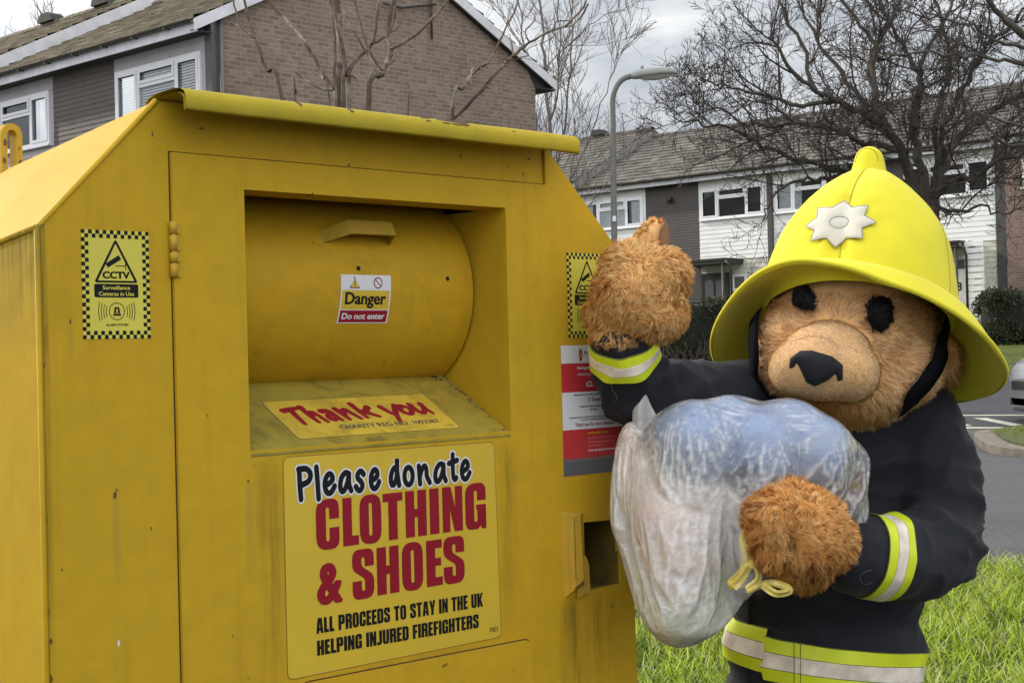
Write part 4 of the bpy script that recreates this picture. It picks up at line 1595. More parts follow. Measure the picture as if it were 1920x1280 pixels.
def window(parent, x0, x1, z0, z1, lights, y=-0.03, mat='upvc', curtain=0, flip=False):
    """lights = list of (fraction, transom?)"""
    f = MB()
    fw = 0.06
    f.box((x0, y - 0.045, z0), (x0 + fw, y + 0.02, z1))
    f.box((x1 - fw, y - 0.045, z0), (x1, y + 0.02, z1))
    f.box((x0 + fw, y - 0.045, z0), (x1 - fw, y + 0.02, z0 + fw))
    f.box((x0 + fw, y - 0.045, z1 - fw), (x1 - fw, y + 0.02, z1))
    f.box((x0 - 0.03, y - 0.085, z0 - 0.035), (x1 + 0.03, y + 0.02, z0 - 0.001))
    tot = sum(l[0] for l in lights)
    xs_ = [x0 + fw]
    acc = 0
    panes = []
    W_ = x1 - x0 - 2 * fw
    a = x0 + fw
    for i, (fr, tr_) in enumerate(lights):
        b_ = a + W_ * fr / tot
        aa, bb = a, b_
        if i:
            f.box((a - 0.03, y - 0.043, z0 + fw), (a + 0.03, y + 0.018, z1 - fw))
            aa = a + 0.03
        if i < len(lights) - 1:
            bb = b_ - 0.03
        segs = [(z0 + fw, z1 - fw)]
        if tr_:
            zt = z1 - fw - (z1 - z0) * tr_
            f.box((aa, y - 0.042, zt - 0.03), (bb, y + 0.017, zt + 0.03))
            segs = [(z0 + fw, zt - 0.03), (zt + 0.03, z1 - fw)]
        for k, (q0, q1) in enumerate(segs):
            panes.append((aa, bb, q0, q1))
            if k == len(segs) - 1 and tr_ or i in (0, len(lights) - 1):
                s_ = 0.05     # opening sash
                f.box((aa, y - 0.055, q0), (aa + s_, y - 0.044, q1))
                f.box((bb - s_, y - 0.055, q0), (bb, y - 0.044, q1))
                f.box((aa + s_, y - 0.055, q0), (bb - s_, y - 0.044, q0 + s_))
                f.box((aa + s_, y - 0.055, q1 - s_), (bb - s_, y - 0.044, q1))
        a = b_
    w = f.build('window', M[mat], parent)
    for (aa, bb, q0, q1) in panes:
        p = MB().quad((aa, y - 0.01, q0), (bb, y - 0.01, q0), (bb, y - 0.01, q1), (aa, y - 0.01, q1))
        p.build('pane', M['glass'], w)
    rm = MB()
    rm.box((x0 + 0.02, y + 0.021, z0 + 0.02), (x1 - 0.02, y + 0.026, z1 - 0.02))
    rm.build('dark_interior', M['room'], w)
    if curtain:
        c = MB()
        rng_ = random.Random(int(x0 * 100) + curtain)
        spans = {1: [(x0 + .1, x0 + .42), (x1 - .5, x1 - .1), (x0 + .7, x1 - .75)], 2: [(x0 + .08, x1 - .08)], 3: [(x1 - .40, x1 - .1)], 4: [(x0 + .12, x0 + .9), (x1 - .45, x1 - .1)]}[curtain]
        if curtain == 2:       # white slatted blind
            z = z0 + 0.08
            while z < z1 - 0.06:
                c.add([(x0 + .08, y + .004, z), (x1 - .08, y + .004, z), (x1 - .08, y + .016, z + .036), (x0 + .08, y + .016, z + .036)], [(0, 1, 2, 3)])
                z += 0.045
        else:
            for s0, s1 in spans:
                k = int((s1 - s0) / 0.035)
                row = [(s0 + (s1 - s0) * i / k, y + 0.012 + 0.006 * math.sin(i * 1.9 + rng_.uniform(-.3, .3))) for i in range(k + 1)]
                c.grid([[(p[0], p[1], z0 + 0.07) for p in row], [(p[0], p[1], z1 - 0.07) for p in row]], 0, True)
        c.build('blind' if curtain == 2 else 'curtain', M['curtain'], w)
    return w


def roof(parent, x0, x1, z, _m, lverge, rverge, over=0.36, dz_step=False, verge_mat='fascia_w', tiles='tile_moss', gut='fascia_w', rover=0.36, seed=1):
    """two pitches of stepped tile courses, ridge, eaves boards, verge boards"""
    r = MB()
    rng_ = random.Random(seed)
    half = DEP / 2
    sl = RISE / half
    n = 15
    for side in (0, 1):
        ov = over if side == 0 else rover
        tot = half + ov
        for k in range(n):
            d0, d1 = -ov + tot * k / n, -ov + tot * (k + 1) / n
            y0, y1 = (d0, d1) if side == 0 else (DEP - d0, DEP - d1)
            z0, z1 = z + 0.18 + d0 * sl, z + 0.18 + d1 * sl
            m_ = max(2, int((x1 - x0) / 0.33))
            th_ = 0.038
            # wavy butt edge: every tile sits a little differently
            lo, up, dn = [], [], []
            for i in range(m_ + 1):
                x = x0 + (x1 - x0) * i / m_
                j = rng_.uniform(-0.010, 0.014)
                jy = rng_.uniform(-0.012, 0.012) * (1 if side == 0 else -1)
                lo.append((x, y0 + jy, z0 + th_ + j))
                up.append((x, y1, z1 + 0.002))
                dn.append((x, y0 + jy, z0 - 0.004 + j * 0.3))
            r.grid([dn, lo, up], 0, False)
    # underside and ends
    ro = r.build('roof', M[tiles], parent)
    rd = MB()
    k = int((x1 - x0) / 0.3)
    yc, zc_ = half, z + 0.18 + RISE
    for i in range(k):
        a, b_ = x0 + (x1 - x0) * i / k, x0 + (x1 - x0) * (i + 1) / k - 0.008
        dz = rng_.uniform(-0.006, 0.008)
        ring0 = [(a, yc + 0.12 * math.cos(t), zc_ - 0.02 + dz + 0.10 * math.sin(t)) for t in np.linspace(0, math.pi, 7)]
        ring1 = [(b_, p[1], p[2] + 0.004) for p in ring0]
        rd.grid([ring0, ring1], 0, True)
    rd.build('ridge_tile', M[tiles], ro)
    ea = MB()
    zf = z + 0.18 - over * sl
    ea.box((x0, -over + 0.03, zf - 0.20), (x1, -over + 0.055, zf - 0.012))          # front fascia
    zr = z + 0.18 - rover * sl
    ea.box((x0, DEP + rover - 0.055, zr - 0.20), (x1, DEP + rover - 0.03, zr - 0.012))
    ea.build('fascia', M[gut], parent)
    so = MB()
    so.box((x0, -over + 0.055, zf - 0.19), (x1, -0.001, zf - 0.175))
    so.box((x0, DEP + 0.001, zr - 0.19), (x1, DEP + rover - 0.055, zr - 0.175))
    so.build('soffit', M['soffit'], parent)
    gt = MB()
    prof_ = [(0.055 * math.cos(t), 0.045 * math.sin(t)) for t in np.linspace(math.pi, 2 * math.pi, 8)]
    gt.grid([[(x, -over - 0.035 + p[0], zf - 0.02 + p[1]) for p in prof_] for x in (x0, x1)], 0, True)
    for i in range(int((x1 - x0) / 0.9) + 1):
        x = x0 + 0.3 + i * 0.9
        if x < x1:
            gt.box((x, -over - 0.09, zf - 0.075), (x + 0.035, -over + 0.03, zf - 0.055))
    gt.build('gutter', M['gutter'], parent)
    for on, x, sgn in ((lverge, x0, -1), (rverge, x1, 1)):
        if not on:
            continue
        v_ = MB()
        for side in (0, 1):
            ov = over if side == 0 else rover
            q = []
            ys_ = (-ov, half) if side == 0 else (DEP + ov, half)
            za, zb = z + 0.18 - ov * sl, z + 0.18 + RISE
            hh = 0.26 if dz_step else 0.19
            xa, xb = x - 0.012 * sgn, x + 0.014 * sgn
            v_.add([(xa, ys_[0], za - hh), (xa, ys_[1], zb - hh), (xa, ys_[1], zb - 0.004), (xa, ys_[0], za - 0.004),
                    (xb, ys_[0], za - hh), (xb, ys_[1], zb - hh), (xb, ys_[1], zb - 0.004), (xb, ys_[0], za - 0.004)],
                   [(0, 1, 2, 3), (7, 6, 5, 4), (0, 4, 5, 1), (1, 5, 6, 2), (2, 6, 7, 3), (3, 7, 4, 0)])
        v_.build('bargeboard', M[verge_mat], parent)
    return ro


def house(name, label, org, W, dz=0.0, left=('upvc', 1), right=('upvc', 1), clad='clad_white', tiles='tile_grey', verge='fascia_g',
          gut='fascia_w', lverge=False, rverge=False, gable_right=False, gable_left=False, dark=(2.55, 4.5), ground=True, door='door_black',
          brick='brick', porch=None, flue=False, number=None, seed=1, lights=((1, 0), (1.75, .28), (1, 0)), front_brick=False, vents=()):
    t = thing(name, label, 'house', org, FA, 'terraced houses behind the clothing bank')
    zb = dz
    E = EH + dz
    w = MB()
    pent = [(0.0, -0.6), (DEP, -0.6), (DEP, E), (DEP / 2, E + RISE), (0.0, E)]
    w.prism(pent, 'x', 0.0, W)
    w.build('wall', M[brick], t)
    roof(t, -0.02 if not lverge else -0.05, W + (0.14 if rverge else 0.02), E, M, lverge, rverge, dz_step=dz > 0.1, verge_mat=verge, tiles=tiles, gut=gut, rover=0.46, seed=seed)
    if front_brick:
        for x in (0.5, W - 2.7):
            window(t, x, x + 2.1, E - 1.35, E - 0.42, lights, mat='upvc', curtain=1)
        return t
    F0 = 2.5 + dz
    wz0, wz1 = E - 1.36, E - 0.42
    for nm, x0, x1, spec in (('left', 0.06, dark[0], left), ('right', dark[1], W - 0.06, right)):
        m_ = MB()
        boards(m_, x0, x1, F0, wz0 - 0.04, 0.135)
        boards(m_, x0, x1, wz1 + 0.006, E + 0.02, 0.15)
        m_.box((x0, -0.03, wz0 - 0.04), (x0 + 0.07, -0.001, wz1))
        m_.box((x1 - 0.07, -0.03, wz0 - 0.04), (x1, -0.001, wz1))
        m_.build('cladding_panel', M[clad], t)
        window(t, x0 + 0.075, x1 - 0.075, wz0, wz1, lights, mat=spec[0], curtain=spec[1])
    m_ = MB()
    boards(m_, dark[0] + 0.004, dark[1] - 0.004, 0.0 + dz, E + 0.02, 0.085, y=-0.02, proud=0.011)
    m_.build('tile_panel', M['clad_dark'], t)
    if flue:
        f_ = MB()
        f_.tube([(dark[0] + 1.0, -0.02, E - 0.62), (dark[0] + 1.0, -0.15, E - 0.62)], 0.075, 12)
        f_.box((dark[0] + 0.86, -0.08, E - 0.72), (dark[0] + 1.14, -0.033, E - 0.69))
        f_.build('flue', M['gutter'], t)
    if ground:
        for x0, x1 in ((0.06, dark[0]), (dark[1], W - 0.06)):
            m_ = MB()
            boards(m_, x0, x1, 0.0, F0 - 0.012, 0.14, y=-0.012)
            m_.build('ground_cladding', M['render_cream'] if clad == 'clad_white' else M[clad], t)
        p_ = porch or (dark[1] - 0.15, W - 0.95, dark[1] + 0.07, True)
        for x0, x1 in (p_[:2], ):
            cn = MB()
            cn.box((x0, -1.0, F0 - 0.16), (x1, -0.034, F0 - 0.03))
            cn.box((x0 - 0.03, -1.03, F0 - 0.06), (x1 + 0.03, -0.036, F0 + 0.0))
            cn.build('porch_canopy', M['gutter'], t)
            ps = MB()
            ps.tube([(x1 - 0.08, -0.95, -0.4), (x1 - 0.08, -0.95, F0 - 0.16)], 0.045, 8)
            ps.tube([(x1 + 0.06, -1.0, F0 - 0.08), (x1 + 0.16, -0.98, F0 - 0.22), (x1 + 0.18, -0.9, F0 - 0.4), (x1 + 0.18, -0.9, -0.4)], 0.035, 8)
            ps.build('porch_post', M['gutter'], t)
            d_ = MB()
            dx0 = p_[2]
            d_.box((dx0, -0.10, -0.02), (dx0 + 1.0, -0.028, 2.12))
            dd = d_.build('door', M[door], t)
            g_ = MB()
            if door == 'door_black':
                for a, b_ in ((0.14, 0.46), (0.54, 0.86)):
                    g_.prism(rpoly([(dx0 + a, 0.35), (dx0 + b_, 0.35), (dx0 + b_, 1.86), ((dx0 * 2 + a + b_) / 2, 1.95), (dx0 + a, 1.86)]), 'y', -0.107, -0.101)
                g_.build('door_glass', M['slate_print'], dd)
                l_ = MB().box((dx0 + 0.09, -0.125, 0.98), (dx0 + 0.12, -0.101, 1.12))
                l_.build('handle', M['pipe_grey'], dd)
            else:
                g_.box((dx0 + 0.12, -0.107, 1.80), (dx0 + 0.88, -0.101, 2.05))
                g_.build('door_glass', M['slate_print'], dd)
                if number:
                    vs, fs = text2d(number, offset=0.02)
                    vs = fit2d(vs, dx0 + 0.40, 1.22, dx0 + 0.64, 1.45)
                    nb = MB()
                    nb.add([(p[0], -0.105, p[1]) for p in vs], fs)
                    nb.build('house_number', M['black'], dd)
            if not p_[3]:
                continue
            sw = MB()
            sx = dx0 + 1.12
            sw.box((sx, -0.06, 1.55), (sx + 0.5, -0.026, 2.05))
            swo = sw.build('window', M['upvc'], t)
            MB().box((sx + 0.08, -0.066, 1.63), (sx + 0.42, -0.061, 1.97)).build('pane', M['slate_print'], swo)
    for x in vents:
        v_ = MB()
        v_.prism([(-0.30, 0), (0.30, 0), (0.22, 0.13), (0.12, 0.19), (-0.16, 0.19), (-0.26, 0.12)], 'y', DEP / 2 - 0.17, DEP / 2 + 0.17)
        vo = v_.build('roof_vent', M['soffit'], t)
        vo.location = (x, 0, E + RISE + 0.24)
    return t


# near house at the left: corner at the gable
CL = Vector((-4.60, 24.0, BASEZ))
WU = 7.15
orgA = CL - EX * WU
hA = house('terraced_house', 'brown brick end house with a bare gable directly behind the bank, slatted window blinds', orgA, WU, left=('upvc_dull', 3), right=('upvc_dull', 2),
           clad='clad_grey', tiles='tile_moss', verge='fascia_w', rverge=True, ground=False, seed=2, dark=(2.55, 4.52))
# gable details: corner post, pipe and an empty aerial bracket
cp = MB()
cp.box((WU - 0.02, -0.05, -0.5), (WU + 0.14, 0.02, EH + 0.1))
cp.box((WU + 0.001, 0.02, -0.5), (WU + 0.02, 0.16, EH + 0.1))
cp.build('corner_post', M['post_grey'], hA)
pp = MB()
pp.tube([(WU + 0.05, 0.20, -0.5), (WU + 0.05, 0.20, EH + 0.12)], 0.034, 8)
pp.build('downpipe', M['pipe_grey'], hA)
bx = MB()
xg = WU + 0.003
sl = RISE / (DEP / 2)
bx.add([(xg, DEP, EH + 0.12), (xg, DEP + 0.45, EH - 0.20), (xg, DEP + 0.45, EH - 0.24), (xg, DEP, EH - 0.24), (xg, DEP - 0.2, EH + 0.1),
        (xg - 0.03, DEP, EH + 0.12), (xg - 0.03, DEP + 0.45, EH - 0.20), (xg - 0.03, DEP + 0.45, EH - 0.24), (xg - 0.03, DEP, EH - 0.24), (xg - 0.03, DEP - 0.2, EH + 0.1)],
       [(0, 1, 2, 3, 4), (9, 8, 7, 6, 5), (0, 5, 6, 1), (1, 6, 7, 2), (2, 7, 8, 3), (3, 8, 9, 4), (4, 9, 5, 0)])
bx.build('eaves_box', M['soffit'], hA)
vg = MB()
for side in (0, 1):
    ya, yb = (-0.36, DEP / 2) if side == 0 else (DEP + 0.46, DEP / 2)
    za = EH + 0.18 + sl * (-0.36 if side == 0 else -0.46) - 0.17
    zb_ = EH + 0.18 + RISE - 0.17
    vg.add([(WU, ya, za), (WU + 0.13, ya, za), (WU + 0.13, yb, zb_), (WU, yb, zb_)], [(0, 1, 2, 3)])
vg.build('verge_soffit', M['soffit'], hA)
ab = MB()
ab.tube([(WU + 0.06, 4.75, EH + 0.35), (WU + 0.06, 4.75, EH + 1.35)], 0.02, 6)
ab.tube([(WU + 0.08, 3.6, EH + 0.82), (WU + 0.08, 4.0, EH + 0.80), (WU + 0.08, 4.85, EH + 0.98)], 0.022, 6)
ab.build('aerial_bracket', M['gutter'], hA)
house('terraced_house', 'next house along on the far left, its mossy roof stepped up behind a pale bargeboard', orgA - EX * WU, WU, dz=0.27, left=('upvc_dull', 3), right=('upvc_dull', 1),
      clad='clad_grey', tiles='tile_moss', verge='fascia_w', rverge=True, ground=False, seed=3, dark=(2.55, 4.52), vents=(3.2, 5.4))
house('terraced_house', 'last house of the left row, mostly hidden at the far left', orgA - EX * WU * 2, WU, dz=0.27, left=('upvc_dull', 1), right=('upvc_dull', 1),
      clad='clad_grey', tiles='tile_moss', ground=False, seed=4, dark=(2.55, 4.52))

# the row across the road: unit D has its right-hand white panel starting at x=4.6
pD = Vector((5.801, 47.0, BASEZ))
WD = 7.3
orgD = pD - EX * 4.78
hD = house('terraced_house', 'white and dark clad house across the road with a black door behind the raised paw', orgD, WD, left=('upvc', 1), right=('upvc', 0),
           dark=(2.72, 4.78), seed=6, flue=True, door='door_black')
house('terraced_house', 'house across the road with a stepped up grey roof, just right of the bank lid', orgD - EX * 7.15, 7.15, dz=0.28, left=('upvc', 1), right=('upvc', 1), rverge=True,
      seed=7, vents=(4.9, ))
orgE = orgD + EX * (WD + 0.10)
hE = house('terraced_house', 'white clad house numbered 18 across the road, behind the yellow helmet', orgE, 7.0, left=('upvc', 4), right=('upvc', 0), dark=(2.55, 4.3), seed=8,
           door='door_white', number='18', porch=(4.9, 6.35, 5.33, False))
dp = MB()
dp.box((-0.10, -0.12, -0.5), (0.055, 0.02, EH - 0.02))
dp.build('downpipe', M['post_grey'], hE)
cp = MB()
cp.box((7.001, -0.14, -0.5), (7.28, 0.05, EH - 0.03))
cp.tube([(7.33, -0.12, -0.5), (7.33, -0.12, EH)], 0.04, 8)
cp.build('corner_post', M['post_grey'], hE)
sc_ = MB()
for k in range(13):
    sc_.box((6.42, -0.78, 0.35 + k * 0.165), (6.95, -0.75, 0.35 + k * 0.165 + 0.125))
for x in (6.44, 6.88):
    sc_.box((x, -0.749, -0.4), (x + 0.05, -0.70, 2.50))
sc_.build('slatted_screen', M['clad_white'], hE)
house('brick_house', 'plain pinkish brick house wall at the far right beyond number 18', orgE + EX * 7.38 - EY * 0.35, 7.0, brick='brick2', front_brick=True, seed=9)
hG = house('terraced_house', 'house on the far side of the tall bare tree, beyond the right edge', orgE + EX * 14.5, 7.0, left=('upvc', 1), right=('upvc', 1), seed=10)

# ------------------------------------------------------------------ railing by number 18
rl = thing('metal_railing', 'low black metal railing in front of the house numbered 18', 'railing', tuple(at(1800, 640, 38.5).xy) + (1.38,), FA)
rb = MB()
for z in (0.12, 0.82):
    rb.box((-1.2, -0.012, z), (0.62, 0.012, z + 0.03))
rb.build('rail', M['gutter'], rl)
br = MB()
for k in range(15):
    x = -1.17 + k * 0.12
    br.tube([(x, 0, -0.1), (x, 0, 0.92), (x + 0.03, 0, 0.97), (x + 0.06, 0, 0.92)], 0.009, 5)
br.build('baluster', M['gutter'], rl)

# ------------------------------------------------------------------ hedges
mt, nt, b, v, out = newmat('hedge_leaf')
ca = N(nt, 'ShaderNodeVertexColor')
ca.layer_name = 'tint'
setc(nt, b, 'Base Color', ca.outputs[0])
b.inputs['Roughness'].default_value = 0.55
b.inputs['Specular IOR Level'].default_value = 0.3
M['leaf'] = mt
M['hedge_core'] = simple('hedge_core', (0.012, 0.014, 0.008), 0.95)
M['twig'] = simple('hedge_twig', (0.10, 0.075, 0.055), 0.9)


def hedge(label, p, L, D, H, nleaf, seed):
    t = thing('hedge', label, 'hedge', p, FA * 0.0, 'clipped dark hedges across the road')
    rng_ = np.random.default_rng(seed)
    # lumpy clipped volume
    def rad(u_, w):
        return 1 + 0.16 * fbm((u_ * 1.3 + seed, w * 1.3, 0.5), 3)
    core = MB()
    rows = []
    for i in range(9):
        th = math.pi * i / 8
        row = []
        for k in range(28):
            ph = 2 * math.pi * k / 28
            sx = math.copysign(abs(math.cos(ph)) ** 0.5, math.cos(ph))
            sy = math.copysign(abs(math.sin(ph)) ** 0.5, math.sin(ph))
            sz = math.copysign(abs(math.cos(th)) ** 0.5, math.cos(th))
            ss = abs(math.sin(th)) ** 0.4
            r_ = rad(ph * 2, th * 2) * 0.88
            row.append((sx * ss * L / 2 * r_, sy * ss * D / 2 * r_, H / 2 + sz * H / 2 * r_ * 0.97))
        rows.append(row)
    core.grid(rows, 0, True, True)
    core.build('core', M['hedge_core'], t)
    ph = rng_.uniform(0, 2 * np.pi, nleaf)
    cz = rng_.uniform(-1, 1, nleaf)
    th = np.arccos(cz)
    pw = lambda x, e: np.sign(x) * np.abs(x) ** e
    rr_ = np.array([rad(a * 2, c * 2) for a, c in zip(ph, th)]) * rng_.uniform(0.86, 1.05, nleaf)
    ss = np.abs(np.sin(th)) ** 0.4
    P = np.stack([pw(np.cos(ph), .5) * ss * L / 2 * rr_, pw(np.sin(ph), .5) * ss * D / 2 * rr_, H / 2 + pw(np.cos(th), .5) * H / 2 * rr_], 1)
    a = rng_.normal(0, 1, (nleaf, 3))
    a /= np.linalg.norm(a, axis=1, keepdims=True)
    c = np.cross(a, rng_.normal(0, 1, (nleaf, 3)))
    c /= np.linalg.norm(c, axis=1, keepdims=True)
    s = rng_.uniform(0.018, 0.042, (nleaf, 1))
    V = np.stack([P - a * s, P - c * s * .5, P + a * s, P + c * s * .5], 1).reshape(-1, 3)
    F = np.arange(4 * nleaf).reshape(-1, 4)
    pal_ = np.array([(0.022, 0.034, 0.014), (0.035, 0.05, 0.02), (0.05, 0.065, 0.03), (0.03, 0.035, 0.02), (0.075, 0.075, 0.045)])
    colr = pal_[rng_.integers(0, 5, nleaf)] * rng_.uniform(0.6, 1.3, (nleaf, 1))
    np_mesh('foliage', V, F, M['leaf'], t, smooth=False, col=np.repeat(colr, 4, 0))
    return t


hz = lambda px, Y: tuple(at(px, 640, Y).xy)
hedge('long dark clipped hedge below the raised paw, in front of the black door', hz(1302, 31.8) + (gz(31.8) + 0.08,), 2.15, 1.2, 1.30, 20000, 11)
hedge('dark rounded hedge at the right edge, in front of the brick wall', hz(1908, 36.6) + (gz(36.6) + 0.08,), 1.75, 1.3, 1.32, 17000, 12)
# bare brown shoots at the foot of the long hedge
sw = MB()
rr = random.Random(8)
for i in range(70):
    x, y = hz(rr.uniform(1225, 1345), 31.0 + rr.uniform(-.2, .3))
    z = gz(31.0) + 0.08
    sw.tube([(x, y, z), (x + rr.uniform(-.06, .06), y, z + rr.uniform(.12, .25)), (x + rr.uniform(-.2, .2), y + rr.uniform(-.1, .1), z + rr.uniform(.25, .55))], [.006, .005, .003], 3)
tag(sw.build('dead_stems', M['twig']), 'thin brown dead stems along the foot of the long hedge', 'dead stems', kind='stuff')

# ------------------------------------------------------------------ street lamp
LY = 21.5
lb = at(1151, 470, LY)
g_ = gz(LY)
lamp = thing('street_lamp', 'tall grey street lamp with a bent arm rising behind the bank corner', 'street lamp', (lb.x, lb.y, g_))
ltop = at(1148.5, 195, LY) - Vector((lb.x, lb.y, g_))
hd0 = at(1182, 144, LY) - Vector((lb.x, lb.y, g_))
M['lamp_pole'] = simple('grey_brown_painted_steel', (0.13, 0.125, 0.11), 0.6, var=0.12)
M['lamp_head'] = simple('grey_lantern_casing', (0.24, 0.25, 0.235), 0.5, var=0.1)
po = MB()
bend = []
for t in np.linspace(0, 1, 9):
    # quarter bend between the shaft and the bracket
    a = t * math.pi / 2
    bend.append((ltop.x + (hd0.x - ltop.x) * (1 - math.cos(a)), ltop.y, ltop.z + (hd0.z - ltop.z) * math.sin(a)))
po.tube([(0, 0, -0.2), (0, 0, 0.0), (0.0, 0, 1.2)], 0.07, 14)
po.tube([(0, 0, 1.18), (0, 0, 1.5), (ltop.x * 0.6, 0, 3.2), (ltop.x, 0, ltop.z * 0.93)] + bend, [0.048, 0.046, 0.043, 0.040] + [0.039] * 9, 14)
po.build('pole', M['lamp_pole'], lamp)
hb = MB()
hx, hzz = hd0.x, hd0.z
Lh_ = 0.66
tilt = 0.07
secs = [(0.0, .050, .050, 0.0), (.06, .066, .078, 0.0), (.12, .09, .086, .004), (.25, .12, .090, .008), (.42, .125, .086, .008), (.56, .105, .072, .002), (.63, .065, .044, -.010), (.665, .015, .012, -.018)]
rows = []
for (x, w, h, dz_) in secs:
    row = []
    for k in range(16):
        a = 2 * math.pi * k / 16
        zz = math.sin(a) * h
        if math.sin(a) < 0:
            zz *= 0.55
        row.append((hx + x, math.cos(a) * w, hzz + x * tilt + zz + dz_))
    rows.append(row)
hb.grid(rows, 0, True, True)
hb.add(rows[0], [tuple(range(16))])
head = hb.build('lantern', M['lamp_head'], lamp)
bw_ = MB()
rows = []
for (x, w, h) in ((.14, .05, .01), (.20, .085, .045), (.34, .10, .055), (.48, .09, .045), (.58, .06, .022), (.63, .02, .006)):
    rows.append([(hx + x, math.cos(a) * w, hzz + x * tilt - 0.028 - abs(math.sin(a)) * h) for a in np.linspace(math.pi, 2 * math.pi, 11)])
bw_.grid(rows, 0, True)
mt, nt, b, v, out = newmat('lamp_bowl')
b.inputs['Base Color'].default_value = (0.5, 0.5, 0.48, 1)
b.inputs['Roughness'].default_value = 0.2
b.inputs['Transmission Weight'].default_value = 0.6
bw_.build('bowl', mt, head)
pc = MB()
pc.tube([(hx + .165, 0, hzz + .075), (hx + .165, 0, hzz + .105)], [.036, .03], 10)
pc.tube([(hx + .165, 0, hzz + .105), (hx + .165, 0, hzz + .145), (hx + .165, 0, hzz + .155)], [.027, .024, .012], 10)
pc.build('photocell', M['lamp_head'], head)
tg = MB()
zt = at(1152, 411, LY).z - g_
tg.box((-.012, -.0705, zt - .035), (.038, -.066, zt + .04))
tg.build('number_tag', M['white_print'], lamp)

# ------------------------------------------------------------------ parked car (only its nose is in view)
M['car_paint'] = simple('silver_car_paint', (0.46, 0.47, 0.49), 0.25, metal=0.75, var=0.03)
M['tyre'] = simple('tyre_rubber', (0.015, 0.015, 0.015), 0.85)
M['chrome'] = simple('bright_trim', (0.7, 0.7, 0.72), 0.15, metal=1.0, var=0.02)
M['car_glass'] = simple('car_glass', (0.02, 0.025, 0.03), 0.06, var=0.0)
CY = 17.75
nose = at(1921, 740, CY)
cz0 = gz(CY)
car = thing('parked_car', 'silver car with its nose just entering the picture at the right edge of the road', 'car', (nose.x, nose.y, cz0), 0.0)
# length stations: x, half width, floor z, belt z, top z
st = [(0.00, .50, .22, .50, .52), (0.03, .64, .15, .56, .66), (0.12, .74, .13, .62, .74), (0.35, .82, .13, .68, .82), (0.75, .86, .17, .74, .90), (1.15, .88, .17, .80, .96),
      (1.45, .89, .17, .84, 1.12), (1.85, .89, .17, .87, 1.36), (2.3, .89, .17, .88, 1.46), (3.0, .89, .18, .90, 1.46), (3.6, .87, .20, .92, 1.36), (4.0, .82, .24, .92, 1.10), (4.2, .70, .32, .80, .92)]
rows = []
for (x, w, zf, zb_, zt_) in st:
    wt = w * (0.86 if zt_ < 1.0 else 0.70)
    prof_c = [(0, zf), (w * .8, zf), (w * .97, zf + .08), (w, (zf + zb_) / 2), (w * .98, zb_), (wt, zt_ - 0.04), (wt * .8, zt_), (0, zt_ + .012)]
    row = [(x, -p[0], p[1]) for p in prof_c] + [(x, p[0], p[1]) for p in reversed(prof_c[:-1])]
    rows.append(row)
cb_ = MB()
cb_.grid(rows, 0, True)
cb_.add(rows[0], [tuple(range(len(rows[0])))])
cb_.add(rows[-1], [tuple(range(len(rows[-1])))])
cbo = cb_.build('body', M['car_paint'], car)
for sy in (-1, 1):
    hl_ = MB()
    hl_.grid([[(0.065 + .10 * t, sy * (.55 + .19 * t) , .56 + .05 * t), (0.10 + .22 * t, sy * (.60 + .195 * t), .70 + .055 * t)] for t in np.linspace(0, 1, 5)], 0, True)
    hl_.grid([[(0.06 + .10 * t, sy * (.56 + .20 * t), .555 + .05 * t), (0.055 + .10 * t, sy * (.565 + .20 * t), .60 + .05 * t), (0.09 + .22 * t, sy * (.61 + .20 * t), .705 + .055 * t)] for t in np.linspace(0, 1, 6)], 0, True)
    hl_.build('headlight', M['chrome'], car)
    fgl = MB()
    fgl.ell((0.10, sy * .66, .34), (.05, .085, .06), 0, 12, 8)
    fgl.build('fog_light', M['tyre'], car)
    for wx in (0.82, 3.42):
        wmb = MB()
        wmb.tube([(wx, sy * .70, .31), (wx, sy * .89, .31)], .31, 28)
        wo_ = wmb.build('wheel', M['tyre'], car)
        rmb = MB()
        rmb.tube([(wx, sy * .885, .31), (wx, sy * .902, .31)], [.20, .185], 20)
        rmb.build('rim', M['chrome'], wo_)
    sg_ = MB()
    sg_.quad((1.50, sy * .885, .90), (3.7, sy * .875, .95), (3.45, sy * .66, 1.38), (1.95, sy * .655, 1.34))
    sg_.build('side_window', M['car_glass'], car)
gr = MB()
gr.box((-0.012, -.42, .40), (0.02, .42, .50))
gr.box((0.0, -.5, .22), (0.04, .5, .30))
gr.build('grille', M['tyre'], car)
ws_ = MB()
ws_.quad((1.20, -.66, 1.00), (1.20, .66, 1.00), (1.86, .60, 1.40), (1.86, -.60, 1.40))
ws_.build('windscreen', M['car_glass'], car)
# ------------------------------------------------------------------ bare trees


def bark(name, c1, c2, lich_rim=None, lf=0.3):
    mt, nt, b, v, out = newmat(name)
    n1 = NOISE(nt, v, 14, 5, 0.65)
    col = RAMP(nt, n1, [(0.3, c1), (0.7, c2)])
    if lich_rim:
        n2 = NOISE(nt, v, 5, 5, 0.7)
        col = MIX(nt, MATH(nt, 'MULTIPLY', RAMP(nt, n2, [(0.52, 0), (0.66, 1)]), lf), col, lich_rim)
    setc(nt, b, 'Base Color', col)
    b.inputs['Roughness'].default_value = 0.85
    bump(nt, b, n1, 0.5, 0.01)
    return mt


